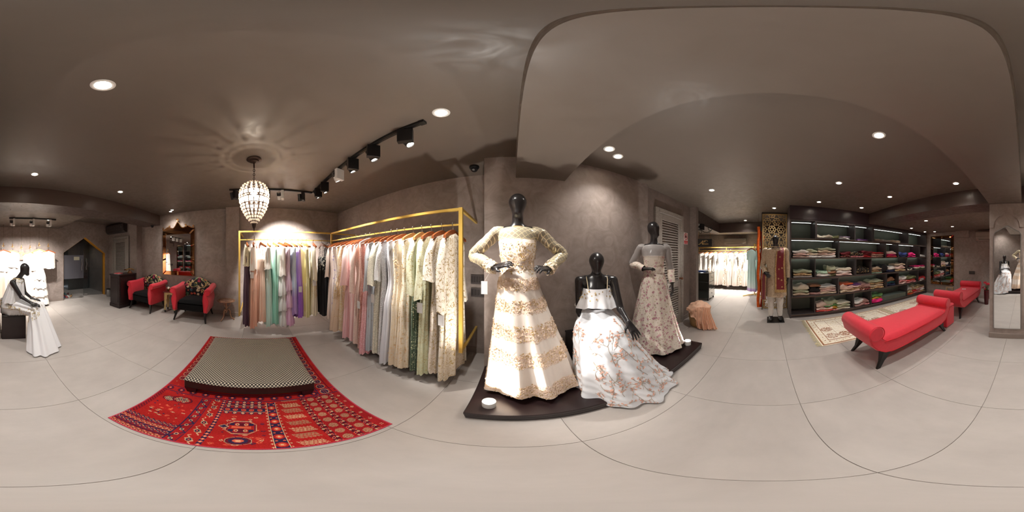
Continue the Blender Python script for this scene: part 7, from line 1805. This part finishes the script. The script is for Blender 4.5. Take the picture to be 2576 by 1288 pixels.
for t0, w0, w1, push, ph, bot in ((.03, .13, .20, .0, 0, .012), (.12, .10, .22, .03, 2, .008), (.16, .06, .17, .05, 4, .05)):
    tail = []
    for j in range(34):
        f = j/33; r = []
        for i in range(44):
            u = i/43-.5; w = lerp(w0, w1, f); p = vv(2.86, 1.29, 0)+fd_*(.205+push+.05*f+(.014*sin(u*34+f*2+ph)+.010*sin(u*15+ph))*(.4+f))+sd_*(t0+w*u*1.2+.07*f*f+.01*sin(f*6+ph)); r.append((p[0], p[1], max(bot, .445-.44*f+.02*sin(u*12+ph)*f)))
        tail.append(r)
    cloth_obj('trailing_end', ringgrid(tail), M_peachc, o, close=False)
# ------------------------------------------------------------------ next room
t = thing('mirrored_chest', 'mirror fronted chest of drawers in next room', 'chest', (4.88, 2.12, 0)); M_chest = mat('chest_mirror', S(150, 150, 146), .08, .9); M_chd = mat('chest_edge', S(70, 62, 60), .4)
b = MB(); b.box(-.27, .27, -.36, .36, .07, .86, .004); b.build('body', M_chd, t, 0)
for k in range(3):
    b = MB(); b.box(-.262, .262, -.372, -.361, .085+k*.258, .085+k*.258+.25, .004); d = b.build('drawer', M_chest, t, 0); b = MB(); b.ball((0, -.385, .21+k*.258), .013, 10, 6); b.build('knob', M_steel, d, 60)
    b = MB(); b.box(-.282, -.271, -.352, .352, .085+k*.258, .085+k*.258+.25, .004); b.build('side_mirror', mat('chest_mirror_dark', S(70, 74, 70), .1, .8), t, 0)
b = MB(); b.box(-.285, .285, -.378, .372, .861, .885, .004); b.build('glass_top', M_chest, t, 0)
for sx in (-1, 1):
    for sy in (-1, 1): b = MB(); b.box(sx*.24-.02, sx*.24+.02, sy*.33-.02, sy*.33+.02, .001, .07, .003); b.build('foot', M_blackwood, t, 0)
for k, (cn, c, x) in enumerate((('blue', (70, 92, 150), -.12), ('white', (228, 228, 226), .08), ('grey', (160, 160, 166), .18))):
    o = link('folded_garment', folded_mesh(.16, .22, .05, k).copy(), None, (4.88+x*.9, 2.05, .886+0), 1.57); o.data.materials.clear(); o.data.materials.append(mat('chest_'+cn, S(*c), .8)); tag(o, f'{cn} folded garment on mirrored chest', 'garment', 'folded clothes on the chest')
t = thing('clothes_rack', 'gold wall rail of white bridal gowns in next room', 'rack', (6.9, .3, 0))
FX = 6.72
def rod2(par, nm, a, c, w=.03): return rod(par, nm, a, c, w)
rod2(t, 'top_rail', (FX, -.4, 1.77), (FX, 3.30, 1.77)); rod2(t, 'hanging_rail', (FX, -.4, 1.63), (FX, 3.30, 1.63), .022)
for y in (.0, 1.75, 3.0): rod2(t, 'spacer', (FX, y, 1.642), (FX, y, 1.754), .022); rod2(t, 'wall_arm', (FX+.016, y, 1.77), (7.199, y, 1.77), .022)
wh = gown_mat('bridal_white', [(0, (250, 246, 240)), (.8, (246, 236, 226)), (1, (240, 222, 210))], rough=.6); wg = gown_mat('bridal_gold', [(0, (246, 238, 226))], 'floral', (206, 160, 110), 14, .3)
blk = gown_mat('bridal_monochrome', [(0, (236, 232, 226))], 'floral', (30, 28, 30), 18, .34)
fr = [(3.02, 'black and white floral blouse gown at left end of far rail', blk), (2.86, 'slim white gown second on far bridal rail', wh), (2.62, 'white gown with wide shoulders third on far bridal rail', wh), (2.40, 'white and gold gown fourth on far bridal rail', wg), (2.22, 'narrow white gown fifth on far bridal rail', wh), (2.00, 'white bell gown sixth on far bridal rail', wh), (1.76, 'white gown with gold sprays seventh on far rail', wg), (1.56, 'full tulle white gown in middle of far rail', wh), (1.30, 'white tulle gown with pink hem on far rail', wh), (1.12, 'gold sprayed white gown right of pink hemmed one', wg), (.92, 'white gown with dark bordered pointed scarf', wh), (.74, 'white gown last on far bridal rail', wh)]
for k, (y, lab, m) in enumerate(fr):
    garment(lab, (FX, y, 1.63), R.uniform(-.5, .2)-.4, 'bridal gowns on the far rail', m, L=1.46 if k != 3 else 1.5, w=(.17, .15, .25), th=(.05, .07, .12), amp=.02, tag_=0)
    hanger('wooden hanger of '+lab, (FX, y, 1.642), -.4, 'hangers on the far rail', k % 2 == 0)
# free standing gold stand with mint gowns
t = thing('clothes_stand', 'gold free standing rail of mint gowns in next room', 'rack', (5.68, .47, 0))
rod2(t, 'post', (5.68, .47, .04), (5.68, .47, 1.83), .032); rod2(t, 'hanging_rail', (5.685, .45, 1.79), (5.95, -.30, 1.70), .024)
for a in (2.0, -2.4, -.4): rod2(t, 'foot', (5.68, .47, .045), (5.68+.42*cos(a), .47+.42*sin(a), .012), .024)
mi = gown_mat('aqua_mint', [(0, (196, 222, 216)), (.7, (190, 220, 212)), (.9, (206, 216, 214)), (.94, (186, 160, 206)), (1, (180, 150, 204))]); mi2 = gown_mat('aqua_grey', [(0, (170, 196, 192)), (1, (176, 200, 196))])
for k, (x, y, lab, m, s) in enumerate(((5.74, .58, 'mint gown with puffed sleeve and lilac hem on stand', mi, (.30, .07, .05)), (5.74, .30, 'grey mint gown on gold stand behind post', mi2, None), (5.80, .14, 'mint gown farthest along gold stand', mi, None))):
    garment(lab, (x, y, 1.72), .9, 'mint gowns on the gold stand', m, L=1.58, w=(.19, .16, .20), th=(.03, .05, .06), sleeve=s, amp=.014); hanger('dark wooden hanger of '+' '.join(lab.split()[:6]), (x, y, 1.735), .9, 'hangers on the gold stand')
t = thing('clothes_rack', 'short gold rail of pale mint gowns above mirrored chest', 'rack', (4.6, 3.2, 0)); rod2(t, 'hanging_rail', (4.2, 3.2, 1.62), (6.3, 3.2, 1.62), .022)
for x in (4.25, 6.25): rod2(t, 'wall_arm', (x, 3.212, 1.62), (x, 3.449, 1.62), .02)
for k, (x, lab) in enumerate(((5.35, 'pale mint gown above left of mirrored chest'), (5.6, 'pale mint and white gown over mirrored chest'), (5.95, 'white gown near corner over mirrored chest'))): garment(lab, (x, 3.2, 1.62), 1.2, 'gowns behind the chest', mi if k < 2 else wh, L=1.2, w=(.17, .15, .22), th=(.04, .06, .08))
